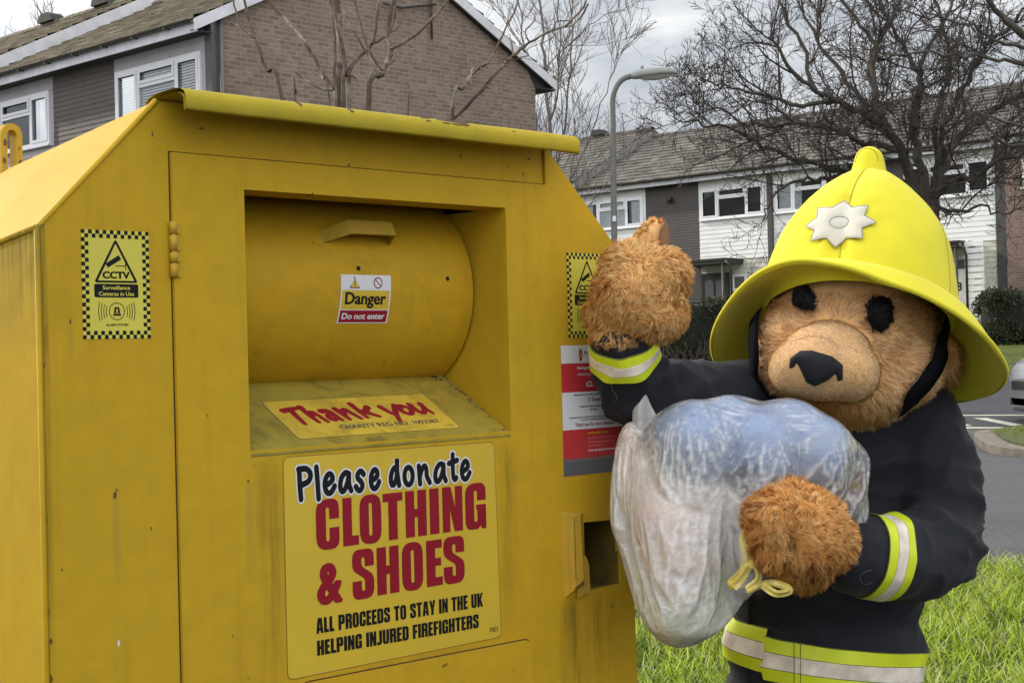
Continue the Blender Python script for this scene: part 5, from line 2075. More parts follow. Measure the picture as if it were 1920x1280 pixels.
M['bark_dark'] = bark('dark_bark', (0.028, 0.022, 0.018), (0.07, 0.056, 0.045), (0.12, 0.12, 0.05), 0.5)
M['twig_dark'] = bark('dark_twig', (0.03, 0.022, 0.018), (0.062, 0.048, 0.04))
M['bark_red'] = bark('reddish_brown_bark', (0.035, 0.020, 0.015), (0.13, 0.085, 0.06), (0.33, 0.32, 0.26), 0.8)  # pale lichen brightened in place of missing sunlit rims
M['bark_pale'] = bark('pale_twig', (0.12, 0.10, 0.09), (0.20, 0.165, 0.15))


class Tubes:
    """fast numpy collection of tapered branch tubes -> one mesh"""

    def __init__(s):
        s.V, s.F, s.n = [], [], 0

    def add(s, pts, rads, k):
        P = np.asarray(pts, float)
        n = len(P)
        T = np.gradient(P, axis=0)
        T /= np.linalg.norm(T, axis=1, keepdims=True) + 1e-12
        a = np.array([0, 0, 1.0]) if abs(T[0, 2]) < 0.9 else np.array([1.0, 0, 0])
        e1 = np.cross(T, a)
        e1 /= np.linalg.norm(e1, axis=1, keepdims=True) + 1e-12
        e2 = np.cross(T, e1)
        an = np.arange(k) * 2 * np.pi / k
        R = np.asarray(rads, float)[:, None, None]
        ring = P[:, None, :] + (e1[:, None, :] * np.cos(an)[None, :, None] + e2[:, None, :] * np.sin(an)[None, :, None]) * R
        s.V.append(ring.reshape(-1, 3))
        i = np.arange(n - 1)[:, None] * k
        q = np.arange(k)[None, :]
        q2 = (q + 1) % k
        f = np.stack([i + q, i + q2, i + k + q2, i + k + q], -1).reshape(-1, 4) + s.n
        s.F.append(f)
        s.n += n * k

    def build(s, name, mat, parent):
        return np_mesh(name, np.concatenate(s.V), np.concatenate(s.F), mat, parent, keep=True)


def wander(p, d, L, n, rnd, wob, up=0.0, att=None):
    pts = [np.array(p, float)]
    d = np.array(d, float)
    d /= np.linalg.norm(d)
    for i in range(n):
        d = d + rnd.normal(0, wob, 3) + np.array([0, 0, up])
        d /= np.linalg.norm(d)
        pts.append(pts[-1] + d * L / n)
    return np.array(pts)


def side_dir(t, rnd, ang):
    a = rnd.normal(0, 1, 3)
    a -= t * (a @ t)
    a /= np.linalg.norm(a) + 1e-9
    return t * math.cos(ang) + a * math.sin(ang)


def sprout(tw, pts, r0, r1, level, spec, rnd, cfg):
    """grow side branches along a polyline"""
    if level >= len(spec):
        return
    dens, Lr, rr_, ang, seg, sides, wob, start = spec[level]
    seglen = np.linalg.norm(np.diff(pts, axis=0), axis=1)
    tot = seglen.sum()
    k = rnd.poisson(dens * tot)
    if level > 0:
        k = max(k, 2)
    cum = np.concatenate([[0], np.cumsum(seglen)])
    ts = np.sort(rnd.uniform(start, 1.0, k))
    ts = np.append(ts, [0.985])
    for t in ts:
        q = t * tot
        i = min(np.searchsorted(cum, q) - 1, len(pts) - 2)
        i = max(i, 0)
        f = (q - cum[i]) / max(seglen[i], 1e-9)
        p = pts[i] * (1 - f) + pts[i + 1] * f
        tdir = (pts[i + 1] - pts[i]) / max(seglen[i], 1e-9)
        d = side_dir(tdir, rnd, math.radians(rnd.normal(ang, 14)))
        d = d + np.array(cfg.get('bias', (0, 0, 0.1)))
        L = rnd.uniform(Lr[0], Lr[1]) * (1 - 0.45 * t)
        rr = max(cfg['rmin'], min((r0 + (r1 - r0) * t) * 0.75, rr_))
        q_ = wander(p, d, L, seg, rnd, wob, cfg.get('up', 0.03))
        if q_[-1][2] < cfg.get('zmin', -9):
            continue
        e = max(cfg['rmin'] * 0.8, rr * 0.45)
        tw.add(q_, np.linspace(rr, e, len(q_)), sides)
        sprout(tw, q_, rr, e, level + 1, spec, rnd, cfg)


def px_poly(pts, Y, dys):
    return np.array([list(at(x, y, Y + dy)) for (x, y), dy in zip(pts, dys)])


def densify(P, R, rnd, amp, k=4):
    P = np.asarray(P, float)
    out, ro = [], []
    for i in range(len(P) - 1):
        p0, p1, p2, p3 = P[max(i - 1, 0)], P[i], P[i + 1], P[min(i + 2, len(P) - 1)]
        for j in range(k):
            t = j / k
            c = 0.5 * ((2 * p1) + (p2 - p0) * t + (2 * p0 - 5 * p1 + 4 * p2 - p3) * t * t + (3 * p1 - p0 - 3 * p2 + p3) * t ** 3)
            out.append(c + rnd.normal(0, amp, 3) * (0 if (i == 0 and j == 0) else 1))
            ro.append(R[i] + (R[i + 1] - R[i]) * t)
    out.append(P[-1])
    ro.append(R[-1])
    return np.array(out), np.array(ro)


# --- the big spreading tree across the drive
TY = 29.3
k_ = TY / 2900
base = at(1738, 640, TY)
big = thing('bare_tree', 'large spreading leafless tree with dense dark twigs, its trunk behind the yellow helmet', 'tree', (base.x, base.y, gz(TY)), 0, 'bare winter trees')
rnd = np.random.default_rng(21)
trunk = Tubes()
tp = np.array([[base.x - .05, base.y, gz(TY) - .1], [base.x - .03, base.y, gz(TY) + .5], list(at(1742, 470, TY)), list(at(1741, 415, TY)), list(at(1742, 378, TY))])
trunk.add(*densify(tp, [.30, .25, .215, .205, .20], rnd, .008), 14)
crown = Tubes()
limbs = [
    ([(1738, 395), (1712, 340), (1690, 285), (1662, 240), (1625, 215), (1575, 190), (1530, 170), (1480, 120), (1440, 70)], [0, -.2, -.4, -.7, -1, -1.2, -1.3, -1.4, -1.5], (.19, .04)),
    ([(1662, 240), (1640, 190), (1635, 140), (1640, 90), (1600, 30), (1560, -40)], [-.7, -.5, -.3, 0, .3, .6], (.13, .04)),
    ([(1690, 285), (1655, 245), (1646, 200), (1636, 120), (1655, 60), (1690, 0), (1700, -60)], [-.4, -.2, .2, .6, 1, 1.2, 1.5], (.13, .04)),
    ([(1745, 385), (1722, 300), (1716, 220), (1722, 150), (1700, 95), (1665, 40), (1640, -30)], [0, .3, .6, .8, 1.1, 1.3, 1.6], (.16, .045)),
    ([(1722, 150), (1740, 90), (1775, 30), (1800, -50)], [.8, 1.2, 1.5, 1.8], (.09, .04)),
    ([(1750, 380), (1770, 310), (1800, 255), (1850, 215), (1890, 190), (1940, 170), (2000, 150)], [0, .2, .4, .3, .1, 0, -.2], (.15, .04)),
    ([(1770, 310), (1765, 250), (1800, 180), (1830, 120), (1880, 60), (1930, 10)], [.2, -.2, -.5, -.8, -1.1, -1.4], (.12, .04)),
    ([(1750, 372), (1790, 340), (1830, 330), (1880, 300), (1940, 290), (2010, 270)], [0, -.5, -1, -1.4, -1.7, -2], (.11, .035)),
    ([(1728, 372), (1690, 345), (1650, 330), (1600, 325), (1540, 312), (1470, 290), (1420, 268), (1370, 240), (1320, 235), (1275, 225)], [0, .1, .2, .2, .2, .1, 0, -.1, -.3, -.5], (.13, .025)),
    ([(1600, 325), (1540, 335), (1490, 340), (1455, 365), (1435, 395), (1425, 420)], [.2, -.2, -.5, -.8, -1, -1.1], (.07, .015)),
    ([(1575, 190), (1500, 195), (1430, 180), (1370, 165), (1320, 150)], [-1.2, -1, -.9, -.7, -.6], (.08, .02)),
    ([(1690, 285), (1620, 262), (1560, 240), (1490, 232), (1420, 235), (1350, 205), (1300, 190)], [-.4, .2, .7, 1, 1.3, 1.5, 1.6], (.10, .02)),
    ([(1752, 390), (1790, 395), (1840, 385), (1880, 400), (1925, 385)], [0, -.6, -1.1, -1.5, -1.8], (.06, .018)),
    ([(1745, 378), (1760, 300), (1755, 220), (1780, 140), (1770, 60), (1745, -20)], [0, -.6, -1.2, -1.6, -1.9, -2.1], (.12, .04)),
    ([(1530, 170), (1500, 80), (1470, 20), (1450, -40)], [-1.3, -1, -.8, -.6], (.07, .03)),
    ([(1640, 230), (1590, 150), (1540, 90), (1510, 30), (1500, -40)], [-.6, -.2, .3, .6, .8], (.09, .03)),
]
spec = [  # density per metre, length range, max radius, angle, segments, sides, wobble, start
    (2.7, (0.8, 2.2), .021, 46, 6, 4, .15, .14),
    (4.0, (0.45, 1.15), .0115, 46, 5, 3, .17, .10),
    (5.6, (0.2, 0.65), .008, 46, 3, 3, .18, .08),
    (4.6, (0.10, 0.32), .0058, 42, 2, 3, .2, .2),
]
cfg = dict(rmin=.0054, up=.035, bias=(0, 0, .12), zmin=gz(TY) + 1.75)
tw = Tubes()
for pts, dys, (ra, rb) in limbs:
    P, R = densify(px_poly(pts, TY, dys), np.linspace(ra * .62, rb * .55, len(pts)), rnd, .03)
    trunk.add(P, R, 8)
    sprout(tw, P, ra * .5, rb * .5, 0, spec, rnd, cfg)
trunk.build('trunk', M['bark_dark'], big)
tw.build('crown', M['twig_dark'], big)
print('big tree twig verts', tw.n)

# --- second tree off to the right, thin branches reaching into the corner
TY2 = 22.0
b2 = at(2230, 640, TY2)
t2 = thing('bare_tree', 'leafless tree mostly outside the right edge, its long thin branches crossing the top corner', 'tree', (b2.x, b2.y, gz(TY2)), 0, 'bare winter trees')
tk, tw = Tubes(), Tubes()
tk.add(*densify(np.array([[b2.x, b2.y, gz(TY2) - .1], [b2.x, b2.y, gz(TY2) + 1], list(at(2225, 400, TY2)), list(at(2215, 300, TY2))]), [.3, .25, .22, .2], rnd, .01), 12)
l2 = [([(2220, 330), (2120, 240), (2020, 160), (1940, 90), (1890, 40), (1850, 0), (1800, -40)], [0, -.3, -.6, -.8, -1, -1.1, -1.2], (.10, .02)),
      ([(2020, 160), (1950, 130), (1870, 110), (1790, 105), (1700, 100), (1640, 108)], [-.6, -.8, -.9, -1, -1, -1], (.035, .010)),
      ([(2220, 330), (2130, 300), (2040, 270), (1960, 250), (1880, 225), (1810, 205)], [0, .3, .5, .6, .7, .8], (.06, .012)),
      ([(1940, 90), (1890, 85), (1840, 60), (1760, 35), (1690, 20)], [-.8, -.9, -1, -1.1, -1.2], (.03, .010)),
      ([(2220, 340), (2100, 330), (2000, 300), (1930, 275), (1870, 262)], [0, -.6, -.9, -1.1, -1.2], (.05, .012)),
      ([(2215, 300), (2190, 150), (2120, 40), (2050, -60)], [0, .2, .4, .5], (.14, .05)),
      ([(2120, 240), (2000, 60), (1950, 0), (1915, -50)], [-.3, -.3, -.2, 0], (.06, .02))]
cfg2 = dict(rmin=.007, up=.02, bias=(-.05, 0, .05), zmin=gz(TY2) + 1.9)
for pts, dys, (ra, rb) in l2:
    P, R = densify(px_poly(pts, TY2, dys), np.linspace(ra, rb, len(pts)), rnd, .02)
    tk.add(P, R, 7)
    sprout(tw, P, ra, rb, 0, [(1.7, (.5, 1.3), .016, 35, 5, 3, .12, .15), (3.0, (.25, .7), .011, 38, 3, 3, .15, .1), (3.0, (.12, .35), .008, 40, 2, 3, .15, .2)], rnd, cfg2)
tk.build('trunk', M['bark_dark'], t2)
tw.build('crown', M['twig_dark'], t2)

# --- multi-stemmed bare shrub right behind the bank
SY = 7.2
sb = at(725, 640, SY)
shrub = thing('bare_shrub', 'multi stemmed leafless shrub with reddish sunlit stems rising behind the bank lid', 'shrub', (sb.x, sb.y, gz(SY)), 0)
stems = Tubes()
sh_l = [
    ([(528, 187), (500, 132), (478, 72), (464, 28), (452, -30)], (5.2, 3.4), 0), ([(478, 72), (450, 52), (434, 38)], (3, 2.2), 0), ([(450, 50), (440, 12), (430, -30)], (2.6, 2), .1),
    ([(630, 200), (624, 168), (597, 122), (570, 78), (545, 48), (518, 18), (480, -25)], (5.6, 3.4), .15), ([(624, 168), (600, 166), (565, 145), (544, 122)], (3.2, 1.8), .1),
    ([(644, 196), (649, 139), (637, 66), (628, 20), (622, -30)], (5.6, 4), -.1), ([(626, 168), (628, 90), (622, 25), (617, -30)], (4, 3.2), -.15),
    ([(637, 205), (636, 130), (634, 60), (633, -30)], (9.5, 8), .25),
    ([(654, 200), (660, 125), (677, 103), (697, 83), (706, 40), (712, -20)], (6.2, 4), .2), ([(697, 83), (722, 70), (738, 40), (742, -20)], (4, 3.2), .25),
    ([(689, 208), (716, 140), (727, 113), (733, 93), (727, 66), (736, 0), (738, -30)], (8.5, 4.6), 0), ([(733, 93), (770, 72), (806, 40), (830, 14), (850, -15)], (4.8, 3.4), -.05),
    ([(717, 133), (692, 95), (676, 45), (664, 0), (655, -30)], (3.2, 2.6), -.1), ([(707, 140), (690, 105), (655, 45), (640, 8), (632, -30)], (2.8, 2.2), .05),
    ([(766, 222), (766, 180), (765, 154)], (2.4, 1.8), 0), ([(553, 190), (555, 176), (556, 172)], (2.2, 1.6), 0),
    ([(847, 228), (852, 222), (900, 173), (913, 155), (945, 122), (962, 106), (993, 80), (1037, 57), (1080, 43), (1103, 8)], (5.8, 2.6), .1),
    ([(846, 226), (868, 167), (885, 140), (915, 117), (932, 88), (950, 50), (967, 16), (975, -20)], (3.6, 2.2), .05), ([(913, 155), (905, 135), (897, 118), (893, 112)], (2.8, 1.8), .05),
    ([(885, 140), (900, 125), (920, 118), (955, 120)], (2.0, 1.4), 0), ([(962, 106), (958, 80), (956, 72)], (3.2, 2.2), .1), ([(1037, 57), (1045, 40), (1070, 40)], (2.4, 1.6), .1), ([(993, 80), (985, 60), (1000, 42), (1002, 30)], (2.2, 1.5), .1),
    ([(1060, 50), (1090, 20), (1100, 2)], (3, 2.2), .12), ([(940, 112), (965, 112), (990, 104)], (1.8, 1.2), .1),
    ([(869, 165), (880, 148), (888, 128), (893, 122)], (2.4, 1.6), .05), ([(618, 197), (606, 150), (600, 140)], (2.2, 1.4), 0),
]
ks = SY / 2900
for pts, (ra, rb), dy in sh_l:
    P = px_poly(pts, SY + dy, [0.05 * i for i in range(len(pts))])
    R = np.linspace(ra * ks * .76, rb * ks * .74, len(pts))
    if pts[0][1] > 180:      # runs down to the stool behind the bank
        root_ = np.array([sb.x + (P[0][0] - sb.x) * 0.25, sb.y + dy * .5, gz(SY) - .05])
        mid = P[0] * .45 + root_ * .55 + np.array([(P[0][0] - sb.x) * .12, 0, 0])
        P = np.concatenate([[root_, mid], P])
        R = np.concatenate([[R[0] * 1.5, R[0] * 1.25], R])
    P, R = densify(P, R, rnd, .0016)
    stems.add(P, R * (1 + .12 * rnd.normal(0, 1, len(R)).clip(-1, 1)), 8)
    # short knuckled stubs
    for i in range(2, len(P) - 1):
        if rnd.uniform() < .16:
            tdir = P[i] - P[i - 1]
            tdir /= np.linalg.norm(tdir) + 1e-9
            q = wander(P[i], side_dir(tdir, rnd, .8) + np.array([0, 0, .4]), rnd.uniform(.03, .09), 3, rnd, .25)
            stems.add(q, [R[i] * .55, R[i] * .4, R[i] * .42, R[i] * .3], 5)
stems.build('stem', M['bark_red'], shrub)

# --- pale wispy tree behind the gable
BY = 37.0
bb = at(1035, 640, BY)
birch = thing('bare_tree', 'pale wispy leafless tree standing behind the brick gable', 'tree', (bb.x, bb.y, gz(BY)), 0, 'bare winter trees')
tk, tw = Tubes(), Tubes()
for pts, dys, (ra, rb) in [
    ([(1035, 640), (1034, 420), (1030, 250), (1022, 130), (1015, 40), (1005, -60)], [0] * 6, (.15, .05)),
    ([(1034, 420), (1055, 270), (1070, 150), (1075, 60), (1060, -50)], [0, .2, .4, .5, .6], (.08, .03)),
    ([(1034, 400), (1080, 320), (1120, 220), (1150, 130), (1165, 60)], [0, -.3, -.6, -.8, -.9], (.05, .015)),
    ([(1032, 330), (1000, 220), (985, 120), (975, 30), (960, -50)], [0, .4, .7, .9, 1], (.07, .02)),
    ([(1030, 250), (1045, 150), (1048, 60), (1040, -50)], [0, -.4, -.6, -.7], (.07, .025)),
    ([(1035, 450), (1090, 400), (1140, 340), (1180, 300)], [0, .3, .5, .6], (.045, .012)),
    ([(1022, 130), (1080, 70), (1130, 30), (1190, 8)], [0, .2, .3, .4], (.04, .012)),
    ([(1022, 150), (960, 60), (930, 0), (900, -40)], [0, .5, .8, 1], (.04, .015))]:
    P, R = densify(px_poly(pts, BY, dys), np.linspace(ra, rb, len(pts)), rnd, .03)
    tk.add(P, R * .42, 7)
    sprout(tw, P, ra * .4, rb * .4, 0, [(2.6, (.8, 2.3), .013, 32, 7, 3, .08, .12), (2.9, (.45, 1.2), .009, 34, 5, 3, .10, .1), (2.8, (.2, .65), .007, 36, 3, 3, .12, .1)], rnd,
           dict(rmin=.0058, up=.05, bias=(0.05, 0, .15)))
tk.build('trunk', M['bark_pale'], birch)
tw.build('crown', M['bark_pale'], birch)

# --- small far tree tops over the left roof
for px, top, lab, sd in ((28, 78, 'faint bushy tree top over the roof at the top left corner', 1), (78, 22, 'slim pointed tree top over the left roof, the taller of the pair', 2), (100, 36, 'slim tree top over the left roof, right beside the pointed one', 3)):
    Y = 62
    p0 = at(px, 640, Y)
    ft = thing('bare_tree', lab, 'tree', (p0.x, p0.y, 1.65), 0, 'bare winter trees')
    rd_ = np.random.default_rng(100 + sd)
    tk, tw = Tubes(), Tubes()
    P, R = densify(px_poly([(px, 680), (px + 2, 400), (px, 200), (px - 1, top)], Y, [0, 0, 0, 0]), [.25, .18, .09, .015], rd_, .03)
    tk.add(P, R, 7)
    sprout(tw, P, .2, .02, 0, [(3.2, (.6, 1.9), .022, 34, 5, 3, .1, .5), (1.9, (.3, .9), .013, 34, 3, 3, .12, .1)], rd_, dict(rmin=.010, up=.06, bias=(0, 0, .2)))
    tk.build('trunk', M['bark_pale'], ft)
    tw.build('crown', M['bark_pale'], ft)
# ------------------------------------------------------------------ person in the bear costume
def fur_mat(name):
    mt, nt, b, v, out = newmat(name)
    ca = N(nt, 'ShaderNodeVertexColor')
    ca.layer_name = 'tint'
    setc(nt, b, 'Base Color', ca.outputs[0])
    b.inputs['Roughness'].default_value = 0.6
    b.inputs['Specular IOR Level'].default_value = 0.25
    tr = N(nt, 'ShaderNodeBsdfTranslucent')
    nt.links.new(ca.outputs[0], tr.inputs['Color'])
    mx = N(nt, 'ShaderNodeMixShader')
    mx.inputs[0].default_value = 0.18
    nt.links.new(b.outputs[0], mx.inputs[1])
    nt.links.new(tr.outputs[0], mx.inputs[2])
    nt.links.new(mx.outputs[0], out.inputs[0])
    return mt


M['fur'] = fur_mat('fur_strand')
M['fur_skin'] = simple('fur_backing', (0.82, 0.48, 0.20), 0.95, var=0.2, scale=30)
M['plush'] = simple('short_tan_plush', (0.74, 0.445, 0.185), 0.9, var=0.10, scale=14, bmp=0.7, bscale=420, sheen=0.5)
M['suede'] = simple('brown_suede', (0.24, 0.125, 0.06), 0.9, var=0.15, scale=40, bmp=0.3, bscale=300)
M['felt_black'] = simple('black_felt', (0.008, 0.009, 0.012), 0.9, var=0.2, scale=60, bmp=0.3, bscale=300)
M['strap'] = simple('black_webbing', (0.006, 0.006, 0.009), 0.95, spec=0.05, var=0.2, scale=60)


def jacket_mat():
    mt, nt, b, v, out = newmat('navy_jacket_cloth')
    n1 = NOISE(nt, v, 7, 5, 0.6)
    w1 = N(nt, 'ShaderNodeTexWave')
    w1.inputs['Scale'].default_value = 260
    w1.inputs['Distortion'].default_value = 1.5
    nt.links.new(MAPV(nt, v, rot=(0.3, 0.5, 0.7)), w1.inputs['Vector'])
    setc(nt, b, 'Base Color', RAMP(nt, n1, [(0.3, (0.0075, 0.009, 0.0145)), (0.7, (0.0125, 0.0145, 0.022))]))
    b.inputs['Roughness'].default_value = 0.8
    b.inputs['Sheen Weight'].default_value = 0.06
    b.inputs['Sheen Roughness'].default_value = 0.5
    b.inputs['Specular IOR Level'].default_value = 0.3
    bump(nt, b, MATH(nt, 'ADD', MATH(nt, 'MULTIPLY', w1.outputs['Fac'], 0.15), NOISE(nt, v, 120, 3, 0.6)), 0.25, 0.002)
    return mt


M['jacket'] = jacket_mat()
M['trouser'] = simple('dark_navy_trousers', (0.011, 0.012, 0.017), 0.85, var=0.2)
M['boot'] = simple('black_rubber_boot', (0.012, 0.012, 0.012), 0.5)


def hiviz(name, c, rough=0.55):
    return simple(name, c, rough, var=0.07, scale=18, bmp=0.15, bscale=500)


M['lime'] = hiviz('lime_reflective_tape', (0.62, 0.72, 0.018))
M['silver'] = simple('silver_reflective_tape', (0.80, 0.70, 0.61), 0.35, metal=0.0, var=0.3, scale=24, bmp=0.2, bscale=300)
M['thread'] = simple('dark_thread', (0.10, 0.11, 0.02), 0.8)
M['helmet'] = simple('yellow_padded_fabric', (0.665, 0.595, 0.03), 0.85, var=0.07, scale=5, bmp=0.2, bscale=420, sheen=0.1, spec=0.2)
M['helmet_seam'] = simple('yellow_seam', (0.38, 0.32, 0.012), 0.8)
M['cream'] = simple('cream_padded_fabric', (0.58, 0.55, 0.47), 0.8, var=0.06, scale=10, bmp=0.2, bscale=400)
M['cream_seam'] = simple('grey_stitch', (0.33, 0.30, 0.25), 0.85)

BYD = 3.08
proot = at(1565, 900, 3.15)
PR = Vector((proot.x, proot.y, 0.0))
person = thing('person', 'person in a furry brown bear costume, yellow helmet and navy fire jacket, one thumb raised', 'person', PR)


def grow_fur(name, V, F, parent, n, L, W, palette, rng, mask=None, flow=None, lift=0.55, clump=0.7, ncl=None, curl=0.5, seg=4, gravity=0.25, lenf=None):
    """hair strands over a quad mesh: flat tapered ribbons gathered into locks"""
    Nn = vnormals(V, F)
    fc = V[F].mean(1)
    a, b, c, d = (V[F[:, i]] for i in range(4))
    area = np.linalg.norm(np.cross(c - a, d - b), axis=1)
    if mask is not None:
        area = area * mask(fc)
    pick = rng.choice(len(F), n, p=area / area.sum())
    uu, ww = rng.uniform(0, 1, (2, n, 1))
    q = F[pick]
    bil = lambda A: (A[q[:, 0]] * (1 - uu) + A[q[:, 1]] * uu) * (1 - ww) + (A[q[:, 3]] * (1 - uu) + A[q[:, 2]] * uu) * ww
    P, Nv = bil(V), bil(Nn)
    Nv /= np.linalg.norm(Nv, axis=1, keepdims=True) + 1e-9
    ncl = ncl or n // 14
    ci = rng.choice(n, ncl, replace=False)
    near = np.empty(n, dtype=int)
    for s in range(0, n, 4000):
        D = ((P[s:s + 4000, None, :] - P[ci][None]) ** 2).sum(-1)
        near[s:s + 4000] = D.argmin(1)
    # tangential flow per lock, with random swirl
    fl = flow(P[ci], Nv[ci]) if flow is not None else np.tile([0, 0, -1.0], (ncl, 1))
    fl = fl + rng.normal(0, curl, (ncl, 3))
    fl = fl[near] + rng.normal(0, 0.28, (n, 3))
    fl -= Nv * (fl * Nv).sum(1, keepdims=True)
    fl /= np.linalg.norm(fl, axis=1, keepdims=True) + 1e-9
    lift_ = np.clip(rng.normal(lift, 0.10, (n, 1)) + rng.normal(0, 0.10, (ncl, 1))[near], 0.1, 0.95)
    ln = (L * rng.uniform(0.65, 1.2, (n, 1)) * rng.uniform(0.8, 1.15, (ncl, 1))[near])
    if lenf is not None:
        ln = ln * lenf(P)[:, None]
    D0 = Nv * lift_ + fl * (1 - lift_)
    D0 /= np.linalg.norm(D0, axis=1, keepdims=True)
    tipc = P[ci] + (Nv[ci] * lift + (fl[ci]) * (1 - lift)) * L
    side = np.cross(D0, Nv) + rng.normal(0, 0.25, (n, 3))
    side /= np.linalg.norm(side, axis=1, keepdims=True) + 1e-9
    rings = []
    for i in range(seg + 1):
        t = i / seg
        c_ = P - Nv * 0.002 + D0 * ln * t + fl * ln * 0.22 * t * t
        c_[:, 2] -= gravity * L * t * t * 0.6
        c_ = c_ * (1 - clump * t ** 1.6 * 0.75) + (tipc[near] + (c_ - P) * 0.15) * (clump * t ** 1.6 * 0.75)
        w = W * (1 - t ** 1.5) * 0.5 + 0.0001
        rings += [c_ - side * w, c_ + side * w]
    VV = np.stack(rings, 1).reshape(-1, 3)
    k = 2 * (seg + 1)
    base = np.arange(n)[:, None] * k
    FF = np.concatenate([base + np.array([2 * i, 2 * i + 1, 2 * i + 3, 2 * i + 2]) for i in range(seg)], 0)
    pal = np.array(palette)
    col = pal[rng.integers(0, len(pal), ncl)][near] * 0.6 + pal[rng.integers(0, len(pal), n)] * 0.4
    col = np.minimum(col * rng.uniform(0.88, 1.12, (n, 1)), 0.98)
    o_ = np_mesh(name, VV, FF, M['fur'], parent, keep=True, smooth=True, col=np.repeat(col, k, 0))
    # soft pile shading: strand normals lean towards the surface they grow from
    nn = Nv * 0.85 + D0 * 0.2 + rng.normal(0, 0.28, (n, 3))
    nn /= np.linalg.norm(nn, axis=1, keepdims=True)
    nv_ = np.repeat(nn, k, 0)
    if len(o_.data.vertices) == len(nv_):
        o_.data.normals_split_custom_set_from_vertices(nv_.tolist())
    return o_


PAL_A = [(0.95, 0.52, 0.175), (0.97, 0.58, 0.22), (0.86, 0.43, 0.13), (0.98, 0.68, 0.32)]
PAL_H = [(0.80, 0.48, 0.235), (0.88, 0.56, 0.29), (0.72, 0.40, 0.17), (0.93, 0.64, 0.37)]
PAL_D = [(0.82, 0.41, 0.12), (0.90, 0.48, 0.165), (0.72, 0.33, 0.08), (0.95, 0.59, 0.25)]
rngf = np.random.default_rng(77)


def meshobj(name, V, F, mats, parent, mi=None):
    return np_mesh(name, V, F, mats, parent, keep=True, smooth=True, mi=mi)


# ---------- jacket: one continuous cloth surface (torso, both sleeves, collar)
sh_r = [(at(1440, 765, 3.08), .098), (at(1350, 752, 3.00), .074), (at(1262, 742, 2.92), .070), (at(1205, 738, 2.88), .070), (at(1183, 706, 2.85), .066), (at(1173, 665, 2.82), .060), (at(1170, 640, 2.81), .057)]
sh_l = [(at(1700, 800, 3.14), .112), (at(1742, 880, 3.10), .098), (at(1762, 960, 3.06), .090), (at(1757, 1015, 3.02), .090), (at(1715, 1042, 2.95), .084), (at(1660, 1046, 2.88), .077), (at(1600, 1040, 2.82), .070)]
blobs = chain([(p, r) for p, r in sh_r]) + chain([(p, r) for p, r in sh_l])
for (px, py, rx, ry, rz) in ((1568, 800, .175, .135, .11), (1575, 870, .205, .150, .12), (1560, 980, .205, .160, .14), (1548, 1100, .205, .165, .14), (1545, 1210, .207, .165, .13), (1543, 1310, .205, .165, .13), (1543, 1400, .205, .165, .10)):
    blobs.append((at(px, py, 3.15), (rx, ry, rz), None))
blobs.append((at(1600, 745, 3.12), (.125, .11, .05), None))
JV, JF = union(blobs, 0.009, 12)
# folds
JN = vnormals(JV, JF)
el_l = np.array(at(1740, 985, 3.02))
el_r = np.array(at(1200, 735, 2.88))
disp = np.zeros(len(JV))
for i, p in enumerate(JV):
    q = Vector(p)
    f1 = ridge((q.x * 7 + 3 * q.z, q.y * 7, q.z * 11)) ** 3
    f2 = ridge((q.x * 15 - 6 * q.z, q.y * 12 + 2, q.z * 19 + 5)) ** 4
    near_ = max(math.exp(-np.sum((p - el_l) ** 2) / .022), math.exp(-np.sum((p - el_r) ** 2) / .016))
    disp[i] = 0.0075 * (f1 - .5) + 0.0035 * (f2 - .4) + near_ * (0.013 * (f2 - .45) + 0.010 * (f1 - .5))
JV = JV + JN * disp[:, None].astype(np.float32)
jacket = meshobj('jacket', JV, JF, M['jacket'], person)
jbvh = BVHTree.FromPolygons([Vector(p) for p in JV], [list(f) for f in JF])


def wrap(p, off):
    loc_, nrm, _, _ = jbvh.find_nearest(Vector(p))
    return loc_ + nrm * off


def band(name, rings, widths, parent=None, mats=None):
    """tape: rings = list of closed/open point loops across the width (lime edge .. silver .. lime edge)"""
    mb = MB()
    for k in range(len(rings) - 1):
        mb.grid([rings[k], rings[k + 1]], widths[k], True)
    return mb.build(name, mats or [M['lime'], M['silver'], M['thread']], jacket, keep=True)


def sleeve_band(name, c0, c1, rad, a0=0, a1=360, w=(0.0, .32, .38, .62, .68, 1.0)):
    """tape round a sleeve between two points on its axis"""
    c0, c1 = Vector(c0), Vector(c1)
    ax = (c1 - c0).normalized()
    e1 = ax.orthogonal().normalized()
    e2 = ax.cross(e1)
    rings = []
    prof = [(0, .0025), (.02, .005), (.31, .005), (.325, .0045), (.33, .0055), (.67, .0055), (.675, .0045), (.69, .005), (.98, .005), (1.0, .0025)]
    for t, off in prof:
        c = c0.lerp(c1, t)
        row = []
        for a in np.linspace(math.radians(a0), math.radians(a1), 73):
            d = e1 * math.cos(a) + e2 * math.sin(a)
            hit = jbvh.ray_cast(c + d * rad * 2.2, -d)
            p = hit[0] if hit[0] is not None and (hit[0] - c).length < rad * 2 else c + d * rad
            row.append(p + d * off)
        rings.append(row)
    # smooth the tape along its length so it bridges small folds
    for r in rings:
        for _ in range(2):
            r[1:-1] = [(r[i - 1] + r[i] * 2 + r[i + 1]) / 4 for i in range(1, len(r) - 1)]
    return band(name, rings, [2, 0, 2, 1, 1, 1, 2, 0, 2])


sleeve_band('reflective_band', at(1164, 630, 2.795), at(1172, 664, 2.833), .066)
sleeve_band('reflective_band', at(1626, 1034, 2.84), at(1688, 1046, 2.865), .080)
